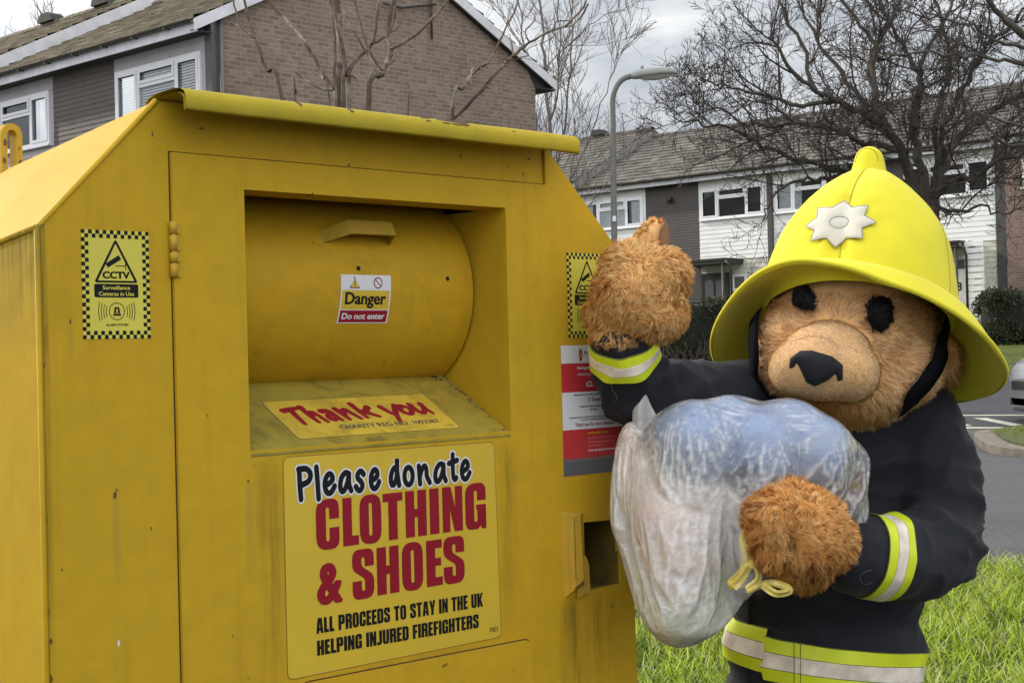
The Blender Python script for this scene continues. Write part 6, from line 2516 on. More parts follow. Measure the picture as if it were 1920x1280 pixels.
# cuff of the raised sleeve
# waist tape: follows the torso, overlapping at the front with a small step
def waist_band(name, pts_top, h, flip=False):
    rows = []
    prof = [(0, .003), (.02, .006), (.31, .006), (.325, .005), (.33, .0065), (.67, .0065), (.675, .005), (.69, .006), (.98, .006), (1.0, .003)]
    for t, off in prof:
        row = []
        for p in pts_top:
            q = Vector(p) - Vector((0, 0, h * t))
            c = Vector((PR.x - .02, PR.y + .02, q.z))
            d = (q - c)
            d.z = 0
            d.normalize()
            hit = jbvh.ray_cast(c + d * .6, -d)
            pp_ = hit[0] if hit[0] is not None else q
            row.append(pp_ + d * off)
        for _ in range(3):
            row[1:-1] = [(row[i - 1] + row[i] * 2 + row[i + 1]) / 4 for i in range(1, len(row) - 1)]
        rows.append(row)
    return band(name, rows, [2, 0, 2, 1, 1, 1, 2, 0, 2])


def loop(a0, a1, z0, z1, n=60, rx=.22, ry=.18):
    out = []
    for t in np.linspace(0, 1, n):
        a = math.radians(a0 + (a1 - a0) * t)
        z = z0 + (z1 - z0) * t
        out.append((PR.x - .02 + rx * math.cos(a), PR.y + .02 + ry * math.sin(a), z))
    return out


zA = at(1405, 1203, 2.97).z
zB = at(1735, 1232, 3.1).z
main = loop(-133, -18, zA, zB + .006, 70) + loop(-18, 150, zB + .006, zB + .01, 60)[1:]
waist_band('reflective_band', main, .088)
zC = at(1345, 1158, 3.1).z
waist_band('reflective_band', loop(-190, -131.5, zC + 0.004, at(1405, 1190, 2.97).z, 40), .086)
# vertical stitch pair on the waist tape
stt = MB()
for px in (1489, 1501):
    col_ = []
    for t in np.linspace(0, 1, 10):
        a = at(px, 1203 + 84 * t, 2.9)
        h = jbvh.ray_cast(Vector(_c), (a - Vector(_c)).normalized())
        if h[0] is not None:
            col_.append(h[0] + (Vector(_c) - h[0]).normalized() * .0085)
    if len(col_) > 2:
        stt.tube(col_, .0006, 4)
stt.build('stitching', M['thread'], jacket, keep=True)

# front storm flap edge and seam lines of the coat
fl_ = MB()
colp = []
for py in np.linspace(1105, 1420, 24):
    a = at(1404 + (py - 1180) * -.012, py, 2.95)
    h = jbvh.ray_cast(Vector(_c), (a - Vector(_c)).normalized())
    if h[0] is not None:
        colp.append(h[0] + (Vector(_c) - h[0]).normalized() * .002)
fl_.tube(colp, .0035, 5)
fl_.build('front_flap', M['jacket'], jacket, keep=True)

# loose threads hanging from the two sleeve tapes
for pts_ in ([(1146, 716), (1150, 730), (1158, 742), (1155, 752), (1150, 757)], [(1632, 1066), (1620, 1070), (1611, 1079), (1615, 1090), (1626, 1092), (1633, 1088)]):
    th_ = MB()
    q_ = []
    for x, y in smooth2(pts_, 4):
        h = jbvh.ray_cast(Vector(_c), Vector(ray(x, y)).normalized())
        if h[0] is not None:
            q_.append(h[0] + h[1] * .0035)
    if len(q_) > 3:
        th_.tube(q_, .0004, 4)
        th_.build('loose_thread', M['pipe_grey'], jacket, keep=True)

# ---------- trousers and boots (below the frame, but the figure must stand on the grass)
tv, tf = union(chain([(Vector((PR.x - .085, PR.y + .01, .78)), .098), (Vector((PR.x - .12, PR.y, .45)), .092), (Vector((PR.x - .13, PR.y, .12)), .085)]) +
               chain([(Vector((PR.x + .075, PR.y + .01, .78)), .098), (Vector((PR.x + .11, PR.y, .45)), .092), (Vector((PR.x + .13, PR.y, .12)), .085)]), .012, 6)
meshobj('trousers', tv, tf, M['trouser'], person)
for s in (-1, 1):
    bv_, bf_ = union(chain([(Vector((PR.x + s * .13, PR.y + .02, .14)), .07), (Vector((PR.x + s * .13, PR.y + .02, .07)), .066), (Vector((PR.x + s * .15, PR.y - .16, .048)), .05)]), .009, 4)
    bv_[:, 2] = np.maximum(bv_[:, 2], 0.002)
    meshobj('boot', bv_, bf_, M['boot'], person)

# ---------- head of the costume
HC = at(1592, 642, 3.06)
hb_ = [(HC, (.172, .165, .172), None),
       (at(1470, 665, 2.99), (.055, .075, .085), None), (at(1680, 690, 2.99), (.085, .085, .075), None),
       (at(1620, 725, 2.97), (.085, .08, .062), None), (at(1565, 690, 2.95), (.10, .08, .07), None)]
HV, HF = union(hb_, .008, 10)
head_ = meshobj('costume_head', HV, HF, M['fur_skin'], person)
# muzzle of short plush
mz = [(at(1545, 693, 2.885), (.105, .095, .060), None), (at(1503, 690, 2.87), (.060, .085, .056), None), (at(1590, 700, 2.89), (.058, .085, .055), None),
      (at(1549, 664, 2.905), (.086, .078, .062), None), (at(1555, 640, 2.93), (.066, .055, .044), None), (at(1525, 680, 2.835), (.060, .062, .050), None)]
MV, MF = union(mz, .006, 26)
mnoise_ = np.array([fbm((p[0] * 9, p[1] * 9, p[2] * 9), 2) for p in MV])
MV = MV + vnormals(MV, MF) * (0.002 * mnoise_)[:, None].astype(np.float32)
muz = meshobj('muzzle', MV, MF, M['plush'], head_)
mbvh = BVHTree.FromPolygons([Vector(p) for p in MV], [list(f) for f in MF])
hbvh = BVHTree.FromPolygons([Vector(p) for p in HV], [list(f) for f in HF])


def stick(px, py, bvh, off):
    d = Vector(ray(px, py)).normalized()
    h = bvh.ray_cast(Vector(_c), d)
    if h[0] is None:
        n_ = bvh.find_nearest(at(px, py, 2.85))
        return n_[0] + n_[1] * off
    return h[0] + h[1] * off


def patch(name, outline, bvh, mat, parent, puff, base=.001, res=4.0, edge=10.0):
    """a thick felt shape laid on a surface: triangulated grid inside a pixel outline, puffed towards its middle"""
    pl_ = [Vector(p) for p in outline]

    def inside(x, y):
        c = False
        j = len(pl_) - 1
        for i in range(len(pl_)):
            if (pl_[i].y > y) != (pl_[j].y > y) and x < (pl_[j].x - pl_[i].x) * (y - pl_[i].y) / (pl_[j].y - pl_[i].y) + pl_[i].x:
                c = not c
            j = i
        return c

    def dist(x, y):
        q = Vector((x, y))
        dm_ = 1e9
        for i in range(len(pl_)):
            a, b_ = pl_[i - 1], pl_[i]
            ab = b_ - a
            t = max(0, min(1, (q - a).dot(ab) / max(ab.length_squared, 1e-9)))
            dm_ = min(dm_, (a + ab * t - q).length)
        return dm_
    from mathutils.geometry import delaunay_2d_cdt
    x0, x1 = min(p.x for p in pl_), max(p.x for p in pl_)
    y0, y1 = min(p.y for p in pl_), max(p.y for p in pl_)
    bd = []
    for i in range(len(pl_)):
        a, b_ = pl_[i - 1], pl_[i]
        n = max(1, int((b_ - a).length / res))
        bd += [a.lerp(b_, k / n) for k in range(n)]
    nb = len(bd)
    pts = list(bd)
    y = y0 + res / 2
    while y < y1:
        x = x0 + res / 2
        while x < x1:
            if inside(x, y) and dist(x, y) > res * .6:
                pts.append(Vector((x, y)))
            x += res
        y += res
    vs, _, fs, _, _, _ = delaunay_2d_cdt(pts, [], [list(range(nb))], 1, 1e-5)
    V3 = []
    for v_ in vs:
        d = dist(v_.x, v_.y)
        V3.append(stick(v_.x, v_.y, bvh, base + puff * min(1, d / edge) ** .6))
    mb = MB()
    mb.add(V3, [tuple(f) for f in fs], 0, True)
    return mb.build(name, mat, parent, keep=True)


nose_o = rpoly([(1482, 672, 5), (1500, 658, 6), (1522, 657, 4), (1560, 668, 8), (1580, 684, 6), (1580, 712, 3), (1570, 714, 2), (1567, 699, 3), (1553, 712, 4), (1527, 724, 5), (1512, 716, 5),
                (1503, 697, 4), (1494, 678, 3), (1490, 688, 2), (1480, 691, 2)], 4)
patch('nose', nose_o, mbvh, M['felt_black'], muz, .008, edge=14)
# eyes: dark furry patches
for nm, (cx, cy, rx, ry, rot) in (('eye', (1514, 567, 16, 20, -.25)), ('eye', (1643, 592, 20, 27, .15))):
    o_ = []
    for a in np.linspace(0, 2 * math.pi, 25)[:-1]:
        k = 1 + .08 * math.sin(3 * a + cx)
        x_, y_ = rx * k * math.cos(a), ry * k * math.sin(a)
        o_.append((cx + x_ * math.cos(rot) - y_ * math.sin(rot), cy + x_ * math.sin(rot) + y_ * math.cos(rot)))
    patch(nm, o_, hbvh, M['felt_black'], head_, .016, base=.014, edge=20)
# mouth seam and bridge seams in dark thread
ms = MB()
for line in () and ([(1526, 724), (1530, 734), (1534, 741)], ):
    ms.tube([stick(x, y, mbvh, .0005) for x, y in smooth2(line, 3)], .0009, 4)
# ears, mostly under the brim
for px, py, Y in ((1772, 672, 3.10), ):
    ev, ef = union([(at(px, py, Y), (.03, .045, .05), None)], .006, 3)
    eo = meshobj('ear', ev, ef, M['fur_skin'], head_)
mv_tree = mbvh


def head_mask(fc):
    out = np.ones(len(fc))
    for i, p in enumerate(fc):
        n_ = mv_tree.find_nearest(Vector(p))
        if n_[0] is not None:
            inside_ = (Vector(p) - n_[0]).dot(n_[1]) < 0.002
            if inside_:
                out[i] = 0
        if p[2] > HC.z + .085 or p[1] > HC.y + .10:
            out[i] = 0.0
    return out


MC = np.array(at(1545, 680, 2.90))


def head_flow(P, Nn):
    d = P - MC
    d /= np.linalg.norm(d, axis=1, keepdims=True)
    d[:, 2] -= 0.35
    return d


grow_fur('fur', HV, HF, head_, 48000, .019, .0016, PAL_H, rngf, head_mask, head_flow, lift=.34, clump=.5, curl=.38, ncl=2600)
for o in [c for c in head_.children if c.name.startswith('ear')]:
    me = o.data
    ev = np.array([v.co[:] for v in me.vertices], dtype=np.float32)
    ef = np.array([list(p.vertices) for p in me.polygons], dtype=np.int32)
    e_ = grow_fur('ear_fur', ev, ef, head_, 1800, .022, .0022, PAL_H, rngf, None, None, lift=.5, clump=.5, curl=.5)
# dark pile on the eye patches, tan pile combed over the edges of the muzzle
for o in [c for c in head_.children if c.name.startswith('eye')]:
    me = o.data
    ev = np.array([v.co[:] for v in me.vertices], dtype=np.float32)
    ef = np.array([(list(p.vertices) + [p.vertices[-1]])[:4] for p in me.polygons], dtype=np.int32)
    grow_fur('eye_pile', ev, ef, o, 2600, .012, .0018, [(0.010, 0.010, 0.013), (0.02, 0.018, 0.018)], rngf, None, head_flow, lift=.5, clump=.5, curl=.5, ncl=160)


def edge_mask(fc):
    out = np.zeros(len(fc))
    for i, p in enumerate(fc):
        n_ = hbvh.find_nearest(Vector(p))
        d_ = (Vector(p) - n_[0]).dot(n_[1])
        out[i] = 1.0 if -0.004 < d_ < 0.016 else 0.0
    return out


PAL_M = [(0.84, 0.52, 0.22), (0.82, 0.52, 0.23), (0.78, 0.48, 0.20)]
grow_fur('pile', MV, MF, muz, 9000, .012, .0014, PAL_M, rngf, edge_mask, head_flow, lift=.22, clump=.4, curl=.25, ncl=700)
grow_fur('pile', MV, MF, muz, 60000, .0036, .0010, PAL_M, rngf, None, head_flow, gravity=0.0, lift=.85, clump=.0, curl=.02, ncl=9000)

# ---------- raised paw with its thumb up
pv = [(at(1196, 556, 2.80), (.080, .076, .072), None), (at(1236, 520, 2.79), (.050, .055, .052), None), (at(1244, 553, 2.79), (.030, .05, .048), None), (at(1152, 585, 2.81), (.046, .052, .048), None),
      (at(1170, 628, 2.81), (.056, .052, .030), None), (at(1215, 585, 2.79), (.065, .06, .05), None), (at(1185, 500, 2.80), (.05, .05, .045), None)]
pv += chain([(at(1208, 478, 2.80), .034), (at(1220, 447, 2.80), .024), (at(1229, 427, 2.80), .016)])
V_, F_ = union(pv, .006, 8)
paw = meshobj('paw', V_, F_, M['fur_skin'], person)
PCc = np.array(at(1200, 560, 2.80))


def paw_flow(P, Nn):
    # whorls: away from the centre line, falling towards the wrist, swept right at the knuckles
    d = np.stack([np.sin(P[:, 2] * 60 + P[:, 0] * 30), np.zeros(len(P)), np.cos(P[:, 0] * 55) - .55], 1)
    out_ = (P - PCc)
    out_ /= np.linalg.norm(out_, axis=1, keepdims=True)
    return d + out_ * .5


thumb_c = np.array(at(1232, 438, 2.80))


def thumb_len(P):
    # the pile is clipped short on the thumb
    z0_ = thumb_c[2] - .022
    return np.where(P[:, 2] > z0_, .5, 1.0)



def paw_mask(fc):
    m_ = np.ones(len(fc))
    d = np.linalg.norm(fc - np.array(at(1243, 436, 2.775)), axis=1)
    m_[d < .027] = 0.02
    return m_


grow_fur('fur', V_, F_, paw, 62000, .0225, .0014, PAL_A, rngf, paw_mask, paw_flow, lift=.42, clump=.68, curl=.9, ncl=2600, lenf=thumb_len)
# tuft over the thumb and its suede pad
tp_ = MB()
rows = []
for i, t in enumerate(np.linspace(0, 1, 9)):
    w = .0115 * math.sin(math.pi * min(1, .15 + t * .85)) ** .5 * (1 - .25 * t)
    c = at(1238 + 6 * t - 3 * t * t, 468 - 56 * t, 2.762)
    rows.append([c + Vector((u_ * w + .006, .010 * u_ * u_ * 1.2 + .004 * u_, 0)) for u_ in np.linspace(-1, 1, 7)])
rows.append([at(1242, 406, 2.765) + Vector((.006, .008, 0))] * 7)
tp_.grid(rows, 0, True)
tp_.build('thumb_pad', M['suede'], paw, keep=True)

# cuff lining seen under the raised paw
ck = MB()
c0, c1 = at(1168, 652, 2.81), at(1170, 632, 2.81)
ax = (c1 - c0).normalized()
e1 = Vector((1, 0, 0))
e2 = ax.cross(e1).normalized()
rows = [[c + (e1 * math.cos(a) + e2 * math.sin(a)) * r_ for a in np.linspace(0, 2 * math.pi, 33)[:-1]] for c, r_ in ((c0, .056), (c0.lerp(c1, .6), .058), (c1, .054), (c1, .03))]
ck.grid(rows, 0, True, True)
ck.build('glove_cuff', M['suede'], paw, keep=True)

# ---------- paw hugging the bag
qv = [(at(1500, 998, 2.66), (.072, .072, .078), None), (at(1540, 985, 2.69), (.040, .055, .052), None), (at(1455, 975, 2.63), (.050, .055, .050), None), (at(1480, 940, 2.66), (.035, .045, .035), None), (at(1508, 1055, 2.69), (.044, .055, .040), None),
      (at(1560, 1012, 2.76), (.036, .06, .046), None), (at(1450, 1015, 2.63), (.032, .045, .045), None)]
V_, F_ = union(qv, .006, 8)
paw2 = meshobj('paw', V_, F_, M['fur_skin'], person)
QC = np.array(at(1490, 985, 2.64))


def paw2_flow(P, Nn):
    o_ = P - QC
    o_ /= np.linalg.norm(o_, axis=1, keepdims=True)
    d = np.stack([np.cos(P[:, 2] * 48), np.zeros(len(P)), np.sin(P[:, 0] * 40) - .35], 1)
    return d * .6 + o_ * .9


grow_fur('fur', V_, F_, paw2, 60000, .0235, .0014, PAL_D, rngf, None, paw2_flow, lift=.38, clump=.7, curl=.75, ncl=2100)

# ---------- helmet
yaw, tilt, rollh = math.radians(-25), math.radians(23), math.radians(1.5)
Rz = Matrix.Rotation(yaw, 3, 'Z')
Rx = Matrix.Rotation(-tilt, 3, 'X')          # lean back: crown away from the viewer
Ry = Matrix.Rotation(rollh, 3, 'Y')
RH = Ry @ Rz @ Rx
HO = at(1610, 581, 3.07)
HR, HH = 0.192, 0.313
T0, BA, BB = .325, .070, .070


def hloc(x, y, z):
    return HO + RH @ Vector((x, y, z))


dprof = [(0, 1.0), (.1, .992), (.2, .968), (.32, .93), (.44, .875), (.56, .79), (.68, .67), (.78, .54), (.86, .41), (.92, .295), (.97, .185), (1.0, .0)]


def drad(t):
    for (a, ra), (b_, rb) in zip(dprof[:-1], dprof[1:]):
        if t <= b_:
            return ra + (rb - ra) * (t - a) / (b_ - a)
    return 0


def dome(ph, t, off=0.0):
    """ph=0 is the front of the helmet"""
    r = HR * drad(t)
    # padded gores: slight pinch along the front seam
    pin = 0.0085 * math.exp(-(math.degrees(ph) / 7.0) ** 2) * (1 - .3 * t)
    pin += 0.0035 * fbm((math.sin(ph) * 2.2, math.cos(ph) * 2.2, t * 2.5), 2)
    # the quilted badge pulls the padding in around it
    bx_, by_ = (ph + math.radians(3)) * max(r, .05), (t - T0) * HH * 1.22
    db = math.hypot(bx_, by_)
    an_ = math.atan2(by_, bx_)
    pin += 0.006 * math.exp(-((db - .066) / .022) ** 2) * (.55 + .45 * math.cos(8 * (an_ - math.pi / 2))) if off < .001 else 0
    r = max(0, r - pin) + off
    return hloc(r * math.sin(ph), -r * math.cos(ph) * 1.04, t * HH)


hm = MB()
ts_ = np.concatenate([np.linspace(0, .9, 26), np.linspace(.92, 1.0, 8)])
phs = np.sort(np.concatenate([np.linspace(-math.pi, math.pi, 73)[:-1], np.radians([-6, -4, -2, -1, 1, 2, 4, 6])]))
rows = [[dome(p, t) for p in phs] for t in ts_]
hm.grid(rows, 0, True, True)
helmet = hm.build('helmet', M['helmet'], person, keep=True)
# inside lining so no light leaks through
bm_ = MB()


def brim_edge(ph):
    """outer brim: (radius, drop)"""
    f = .5 + .5 * math.cos(ph)       # 1 at the front
    s = abs(math.sin(ph))
    R_ = .249 + .018 * s ** 2 + .030 * (1 - f)
    dr = .050 + .044 * s ** 2 + .034 * (1 - f) - .040 * math.exp(-((ph + .45) / .62) ** 2) + .006 * fbm((math.sin(ph) * 1.6, math.cos(ph) * 1.6, 4.0), 2)
    return R_, dr


nb = 96
phb = np.linspace(-math.pi, math.pi, nb + 1)[:-1]
prof_b = []
TH_ = .011
rows = []
for q in (0, .18, .38, .6, .8, .93, 1.0):        # upper skin
    row = []
    for ph in phb:
        R_, dr = brim_edge(ph)
        r0 = HR * .985
        r = r0 + (R_ - r0) * q
        z = -dr * (q ** 1.25) + .006 * math.sin(q * math.pi)
        wv = .003 * fbm((math.cos(ph) * 2, math.sin(ph) * 2, q), 2)
        row.append(hloc(r * math.sin(ph), -r * math.cos(ph) * 1.04, z + TH_ * (1 - q ** 6) * .5 + wv))
    rows.append(row)
for q in (1.0, .93, .8, .6, .38, .18, 0, -.12):  # under skin
    row = []
    for ph in phb:
        R_, dr = brim_edge(ph)
        r0 = HR * .985
        r = r0 + (R_ - r0) * q
        z = -dr * (max(q, 0) ** 1.25) + .004 * math.sin(max(q, 0) * math.pi)
        wv = .003 * fbm((math.cos(ph) * 2, math.sin(ph) * 2, q), 2) + .0016 * math.sin(ph * 40 + 3 * math.sin(ph * 5)) * math.sin(max(q, 0) * math.pi)
        row.append(hloc(r * math.sin(ph), -r * math.cos(ph) * 1.04, z - TH_ * .5 - (.02 if q < 0 else 0) + wv))
    rows.append(row)
bm_.grid(rows, 0, True, True)
brim = bm_.build('brim', M['helmet'], helmet, keep=True)
pi_ = MB()
ring_e, ring_s = [], []
for ph in list(phb) + [phb[0]]:
    R_, dr = brim_edge(ph)
    ring_e.append(hloc((R_ + .001) * math.sin(ph), -(R_ + .001) * math.cos(ph) * 1.04, -dr + .001))
    r_ = HR * .985 + (R_ - HR * .985) * .84
    ring_s.append(hloc(r_ * math.sin(ph), -r_ * math.cos(ph) * 1.04, -dr * .84 ** 1.25 + .0105))
pi_.tube(ring_e, .0052, 8)
pi_.build('piping', M['helmet'], helmet, keep=True)
se = MB()
se.tube([dome(0, t, .0006) for t in np.linspace(.015, .92, 40)], .0011, 5)
j_ = []
for ph in list(phs) + [phs[0]]:
    j_.append(dome(ph, .006, .0045))
se.tube(j_, .0014, 5)
for sgn in (-1, 1):
    se.tube([dome(sgn * math.radians(74 + 10 * t), t, .0004) for t in np.linspace(.01, .9, 24)], .0010, 5)
se.build('seam', M['helmet_seam'], helmet, keep=True)
# comb stub on the crown
cv = []
for t in np.linspace(0, 1, 9):
    cv.append((hloc(0, -.030 + .09 * t, HH * (.955) + .022 - .022 * t * t), .030 - .004 * t))
V_, F_ = union(chain([(p, r) for p, r in cv]) + chain([(hloc(0, -.022, HH * .86), .040), (hloc(0, -.030, HH * .955 + .022), .030)]), .004, 8)
comb = meshobj('crest', V_, F_, M['helmet'], helmet)
cs = MB()
cbv = BVHTree.FromPolygons([Vector(p) for p in V_], [list(f) for f in F_])
arcp = []
for a in np.linspace(-8, 188, 22):
    x_, z_ = .0225 * math.cos(math.radians(a)), .026 * math.sin(math.radians(a))
    o = hloc(x_, -.20, HH * .945 + .014 + z_)
    h_ = cbv.ray_cast(o, RH @ Vector((0, 1, 0)))
    if h_[0] is not None:
        arcp.append(h_[0] + h_[1] * .0004)
if len(arcp) > 3:
    cs.tube(arcp, .0009, 4)
cs.build('crest_seam', M['helmet_seam'], helmet, keep=True)
# eight pointed badge, puffed
def bpos(x, y, off):
    """x along the dome, y up the dome (metres from the badge centre)"""
    # distance up the meridian
    t = T0 + y / (HH * 1.22)
    r = HR * drad(t)
    return dome(x / max(r, .05) - math.radians(3), t, off)


bd_ = MB()
rows = []
out = []
for k in range(16):
    a = math.pi / 2 + k * math.pi / 8
    rr_ = 1.0 if k % 2 == 0 else .70
    out.append((BA * rr_ * math.cos(a), BB * rr_ * math.sin(a)))
fine = []
for k in range(16):
    a, b_ = Vector(out[k]), Vector(out[(k + 1) % 16])
    fine += [a.lerp(b_, i / 4) for i in range(4)]
for q, off in ((1.0, .0015), (.96, .0026), (.88, .0038), (.72, .0046), (.5, .0048), (.33, .0046), (.29, .0034), (.25, .0046), (.12, .0052), (0.001, .0054)):
    rows.append([bpos(p.x * q, p.y * q, off) if q > .34 else bpos(math.cos(math.pi / 2 + i * 2 * math.pi / 64) * BA * q * .85, math.sin(math.pi / 2 + i * 2 * math.pi / 64) * BB * q * .85, off) for i, p in enumerate(fine)])
bd_.grid(rows, 0, True, True)
badge = bd_.build('badge', M['cream'], helmet, keep=True)
bs_ = MB()
bs_.tube([bpos(math.cos(a) * BA * .255, math.sin(a) * BB * .255, .0044) for a in np.linspace(0, 2 * math.pi, 33)], .0009, 4)
bs_.tube([bpos(p.x * 1.01, p.y * 1.01, .0018) for p in fine + [fine[0]]], .0012, 4)
bs_.build('badge_stitching', M['cream_seam'], badge, keep=True)
# chin straps
for side, path in (('a', [(1408, 575, 3.0), (1412, 620, 2.96), (1420, 665, 2.95), (1432, 705, 2.97), (1470, 745, 2.98)]), ('b', [(1792, 596, 3.0), (1768, 640, 2.955), (1738, 685, 2.93), (1704, 726, 2.93), (1675, 758, 2.95)])):
    sp_ = MB()
    P_ = [at(*p) for p in path]
    P_ = [Vector(v_) for v_ in densify(np.array([list(p) for p in P_]), np.ones(len(P_)), rngf, 0.0, 5)[0]]
    Q_ = []
    for p in P_:
        n_ = hbvh.find_nearest(p)
        q = n_[0] + n_[1] * .021
        Q_.append(p.lerp(q, .85) if (n_[0] - p).length < .09 else p)
    rows = []
    for i, p in enumerate(Q_):
        t = (Q_[min(i + 1, len(Q_) - 1)] - Q_[max(i - 1, 0)]).normalized()
        n_ = hbvh.find_nearest(p)[1]
        w = t.cross(n_).normalized() * .0195
        rows.append([p - w, p + n_ * .002, p + w, p - n_ * .002])
    sp_.grid(rows, 0, True, True)
    sp_.build('chin_strap', M['strap'], helmet, keep=True)
# ------------------------------------------------------------------ bag of clothes in the bear's arms
mt, nt, b, v, out = newmat('thin_cloudy_plastic')
nt.nodes.remove(b)
# fine stretch lines in the film
wr = NOISE(nt, MAPV(nt, v, rot=(0.0, 0.35, 0.0), sc=(1.0, 1.0, 0.16)), 75, 3, 0.55, 0.4)
rid = RAMP(nt, wr, [(0.58, 0.0), (0.82, 1.0)])
bn = N(nt, 'ShaderNodeBump')
bn.inputs['Strength'].default_value = 0.35
bn.inputs['Distance'].default_value = 0.0035
# fine crinkles of handled film
k1_ = NOISE(nt, MAPV(nt, v, rot=(0.5, 0.9, 0.3), sc=(1.0, 1.0, 0.35)), 34, 4, 0.6, 1.6)
k2_ = NOISE(nt, MAPV(nt, v, rot=(0.1, -0.6, 0.8), sc=(0.4, 1.0, 1.0)), 28, 4, 0.6, 1.8)
crk = MATH(nt, 'ADD', MATH(nt, 'ABSOLUTE', MATH(nt, 'SUBTRACT', k1_, 0.5)), MATH(nt, 'ABSOLUTE', MATH(nt, 'SUBTRACT', k2_, 0.5)))
nt.links.new(MATH(nt, 'SUBTRACT', MATH(nt, 'MULTIPLY', rid, 0.3), MATH(nt, 'MULTIPLY', crk, 3.0)), bn.inputs['Height'])
tp_ = N(nt, 'ShaderNodeBsdfTransparent')
tp_.inputs['Color'].default_value = (0.95, 0.96, 0.97, 1)
df = N(nt, 'ShaderNodeBsdfDiffuse')
df.inputs['Color'].default_value = (0.97, 0.965, 0.96, 1)
tl_ = N(nt, 'ShaderNodeBsdfTranslucent')
tl_.inputs['Color'].default_value = (0.93, 0.94, 0.95, 1)
gl = N(nt, 'ShaderNodeBsdfGlossy')
gl.inputs['Roughness'].default_value = 0.17
for n_ in (df, tl_, gl):
    nt.links.new(bn.outputs[0], n_.inputs['Normal'])
ms_ = N(nt, 'ShaderNodeMixShader')
ms_.inputs[0].default_value = 0.14
nt.links.new(df.outputs[0], ms_.inputs[1])
nt.links.new(tl_.outputs[0], ms_.inputs[2])
# creases gather more plastic and read whiter; the lower lobe is doubled over
m2 = N(nt, 'ShaderNodeMixShader')
sepv = N(nt, 'ShaderNodeSeparateXYZ')
nt.links.new(v, sepv.inputs[0])
att = N(nt, 'ShaderNodeVertexColor')
att.layer_name = 'tint'
dens = MATH(nt, 'ADD', att.outputs[0], MATH(nt, 'MULTIPLY', rid, 0.05), True)
nt.links.new(dens, m2.inputs[0])
nt.links.new(tp_.outputs[0], m2.inputs[1])
nt.links.new(ms_.outputs[0], m2.inputs[2])
m3 = N(nt, 'ShaderNodeMixShader')
lw = N(nt, 'ShaderNodeFresnel')
lw.inputs['IOR'].default_value = 1.28
nt.links.new(bn.outputs[0], lw.inputs['Normal'])
nt.links.new(MATH(nt, 'ADD', lw.outputs[0], 0.045, True), m3.inputs[0])
nt.links.new(m2.outputs[0], m3.inputs[1])
nt.links.new(gl.outputs[0], m3.inputs[2])
nt.links.new(m3.outputs[0], out.inputs[0])
M['plastic'] = mt


def cloth_mat(name, c):
    return simple(name, c, 0.9, var=0.15, scale=12, bmp=0.3, bscale=200)


M['blue_cloth'] = cloth_mat('blue_grey_cloth', (0.18, 0.29, 0.52))
M['pink_cloth'] = cloth_mat('dusty_pink_cloth', (0.95, 0.55, 0.42))
M['peach_cloth'] = cloth_mat('peach_cloth', (0.88, 0.62, 0.48))
mt, nt, b, v, out = newmat('floral_cloth')
vo = N(nt, 'ShaderNodeTexVoronoi')
vo.inputs['Scale'].default_value = 46
nt.links.new(v, vo.inputs['Vector'])
sp2_ = N(nt, 'ShaderNodeSeparateColor')
nt.links.new(vo.outputs['Color'], sp2_.inputs[0])
setc(nt, b, 'Base Color', RAMP(nt, sp2_.outputs[0], [(0.0, (0.03, 0.05, 0.09)), (0.45, (0.05, 0.09, 0.08)), (0.62, (0.45, 0.04, 0.07)), (0.78, (0.10, 0.22, 0.06)), (0.9, (0.5, 0.35, 0.08))]))
b.inputs['Roughness'].default_value = 0.9
M['floral_cloth'] = mt
mt, nt, b, v, out = newmat('yellow_film')
b.inputs['Base Color'].default_value = (0.86, 0.70, 0.16, 1)
b.inputs['Roughness'].default_value = 0.25
setc(nt, b, 'Alpha', RAMP(nt, NOISE(nt, v, 40, 3, 0.5), [(0.35, 0.45), (0.7, 0.9)]))
M['yellow_film'] = mt
M['yellow_tie'] = simple('yellow_plastic_tie', (0.72, 0.55, 0.06), 0.3, var=0.12)
M['yellow_tie'].node_tree.nodes['Principled BSDF'].inputs['Alpha'].default_value = 0.5

BP = at(1390, 900, 2.78)
bag = thing('plastic_bag', 'bulging clear plastic sack of donated clothes with yellow drawstring, hugged by the bear', 'bag', (BP.x, BP.y, BP.z))
lumps = [(at(1240, 835, 2.80), .060), (at(1302, 836, 2.748), .092), (at(1372, 812, 2.76), .078), (at(1424, 850, 2.728), .089), (at(1478, 818, 2.76), .078), (at(1522, 848, 2.748), .082), (at(1572, 872, 2.785), .064), (at(1592, 918, 2.82), .040)]
upper = lumps
lower = [(at(1252, 890, 2.79), .086), (at(1275, 965, 2.765), .100), (at(1282, 1030, 2.755), .086), (at(1278, 1068, 2.76), .068), (at(1274, 1100, 2.77), .046)]
mid = [(at(1275, 965, 2.765), .095), (at(1330, 985, 2.755), .066), (at(1335, 1035, 2.76), .044)]
tip = [(at(1215, 790, 2.80), .030), (at(1211, 762, 2.795), .014), (at(1209, 742, 2.79), .006)]
fill = [(at(1330, 925, 2.775), .068), (at(1380, 940, 2.77), .052), (at(1372, 1000, 2.765), .050)]
flat_ = [(at(1190, 815, 2.80), .035), (at(1185, 880, 2.80), .040), (at(1180, 930, 2.79), .032)]
BLOBS = lumps + chain(lower) + chain(mid) + chain(fill) + chain(flat_)


def grown(bl, o):
    return [(x[0], x[1] + o) for x in bl if x[1] + o > .004]


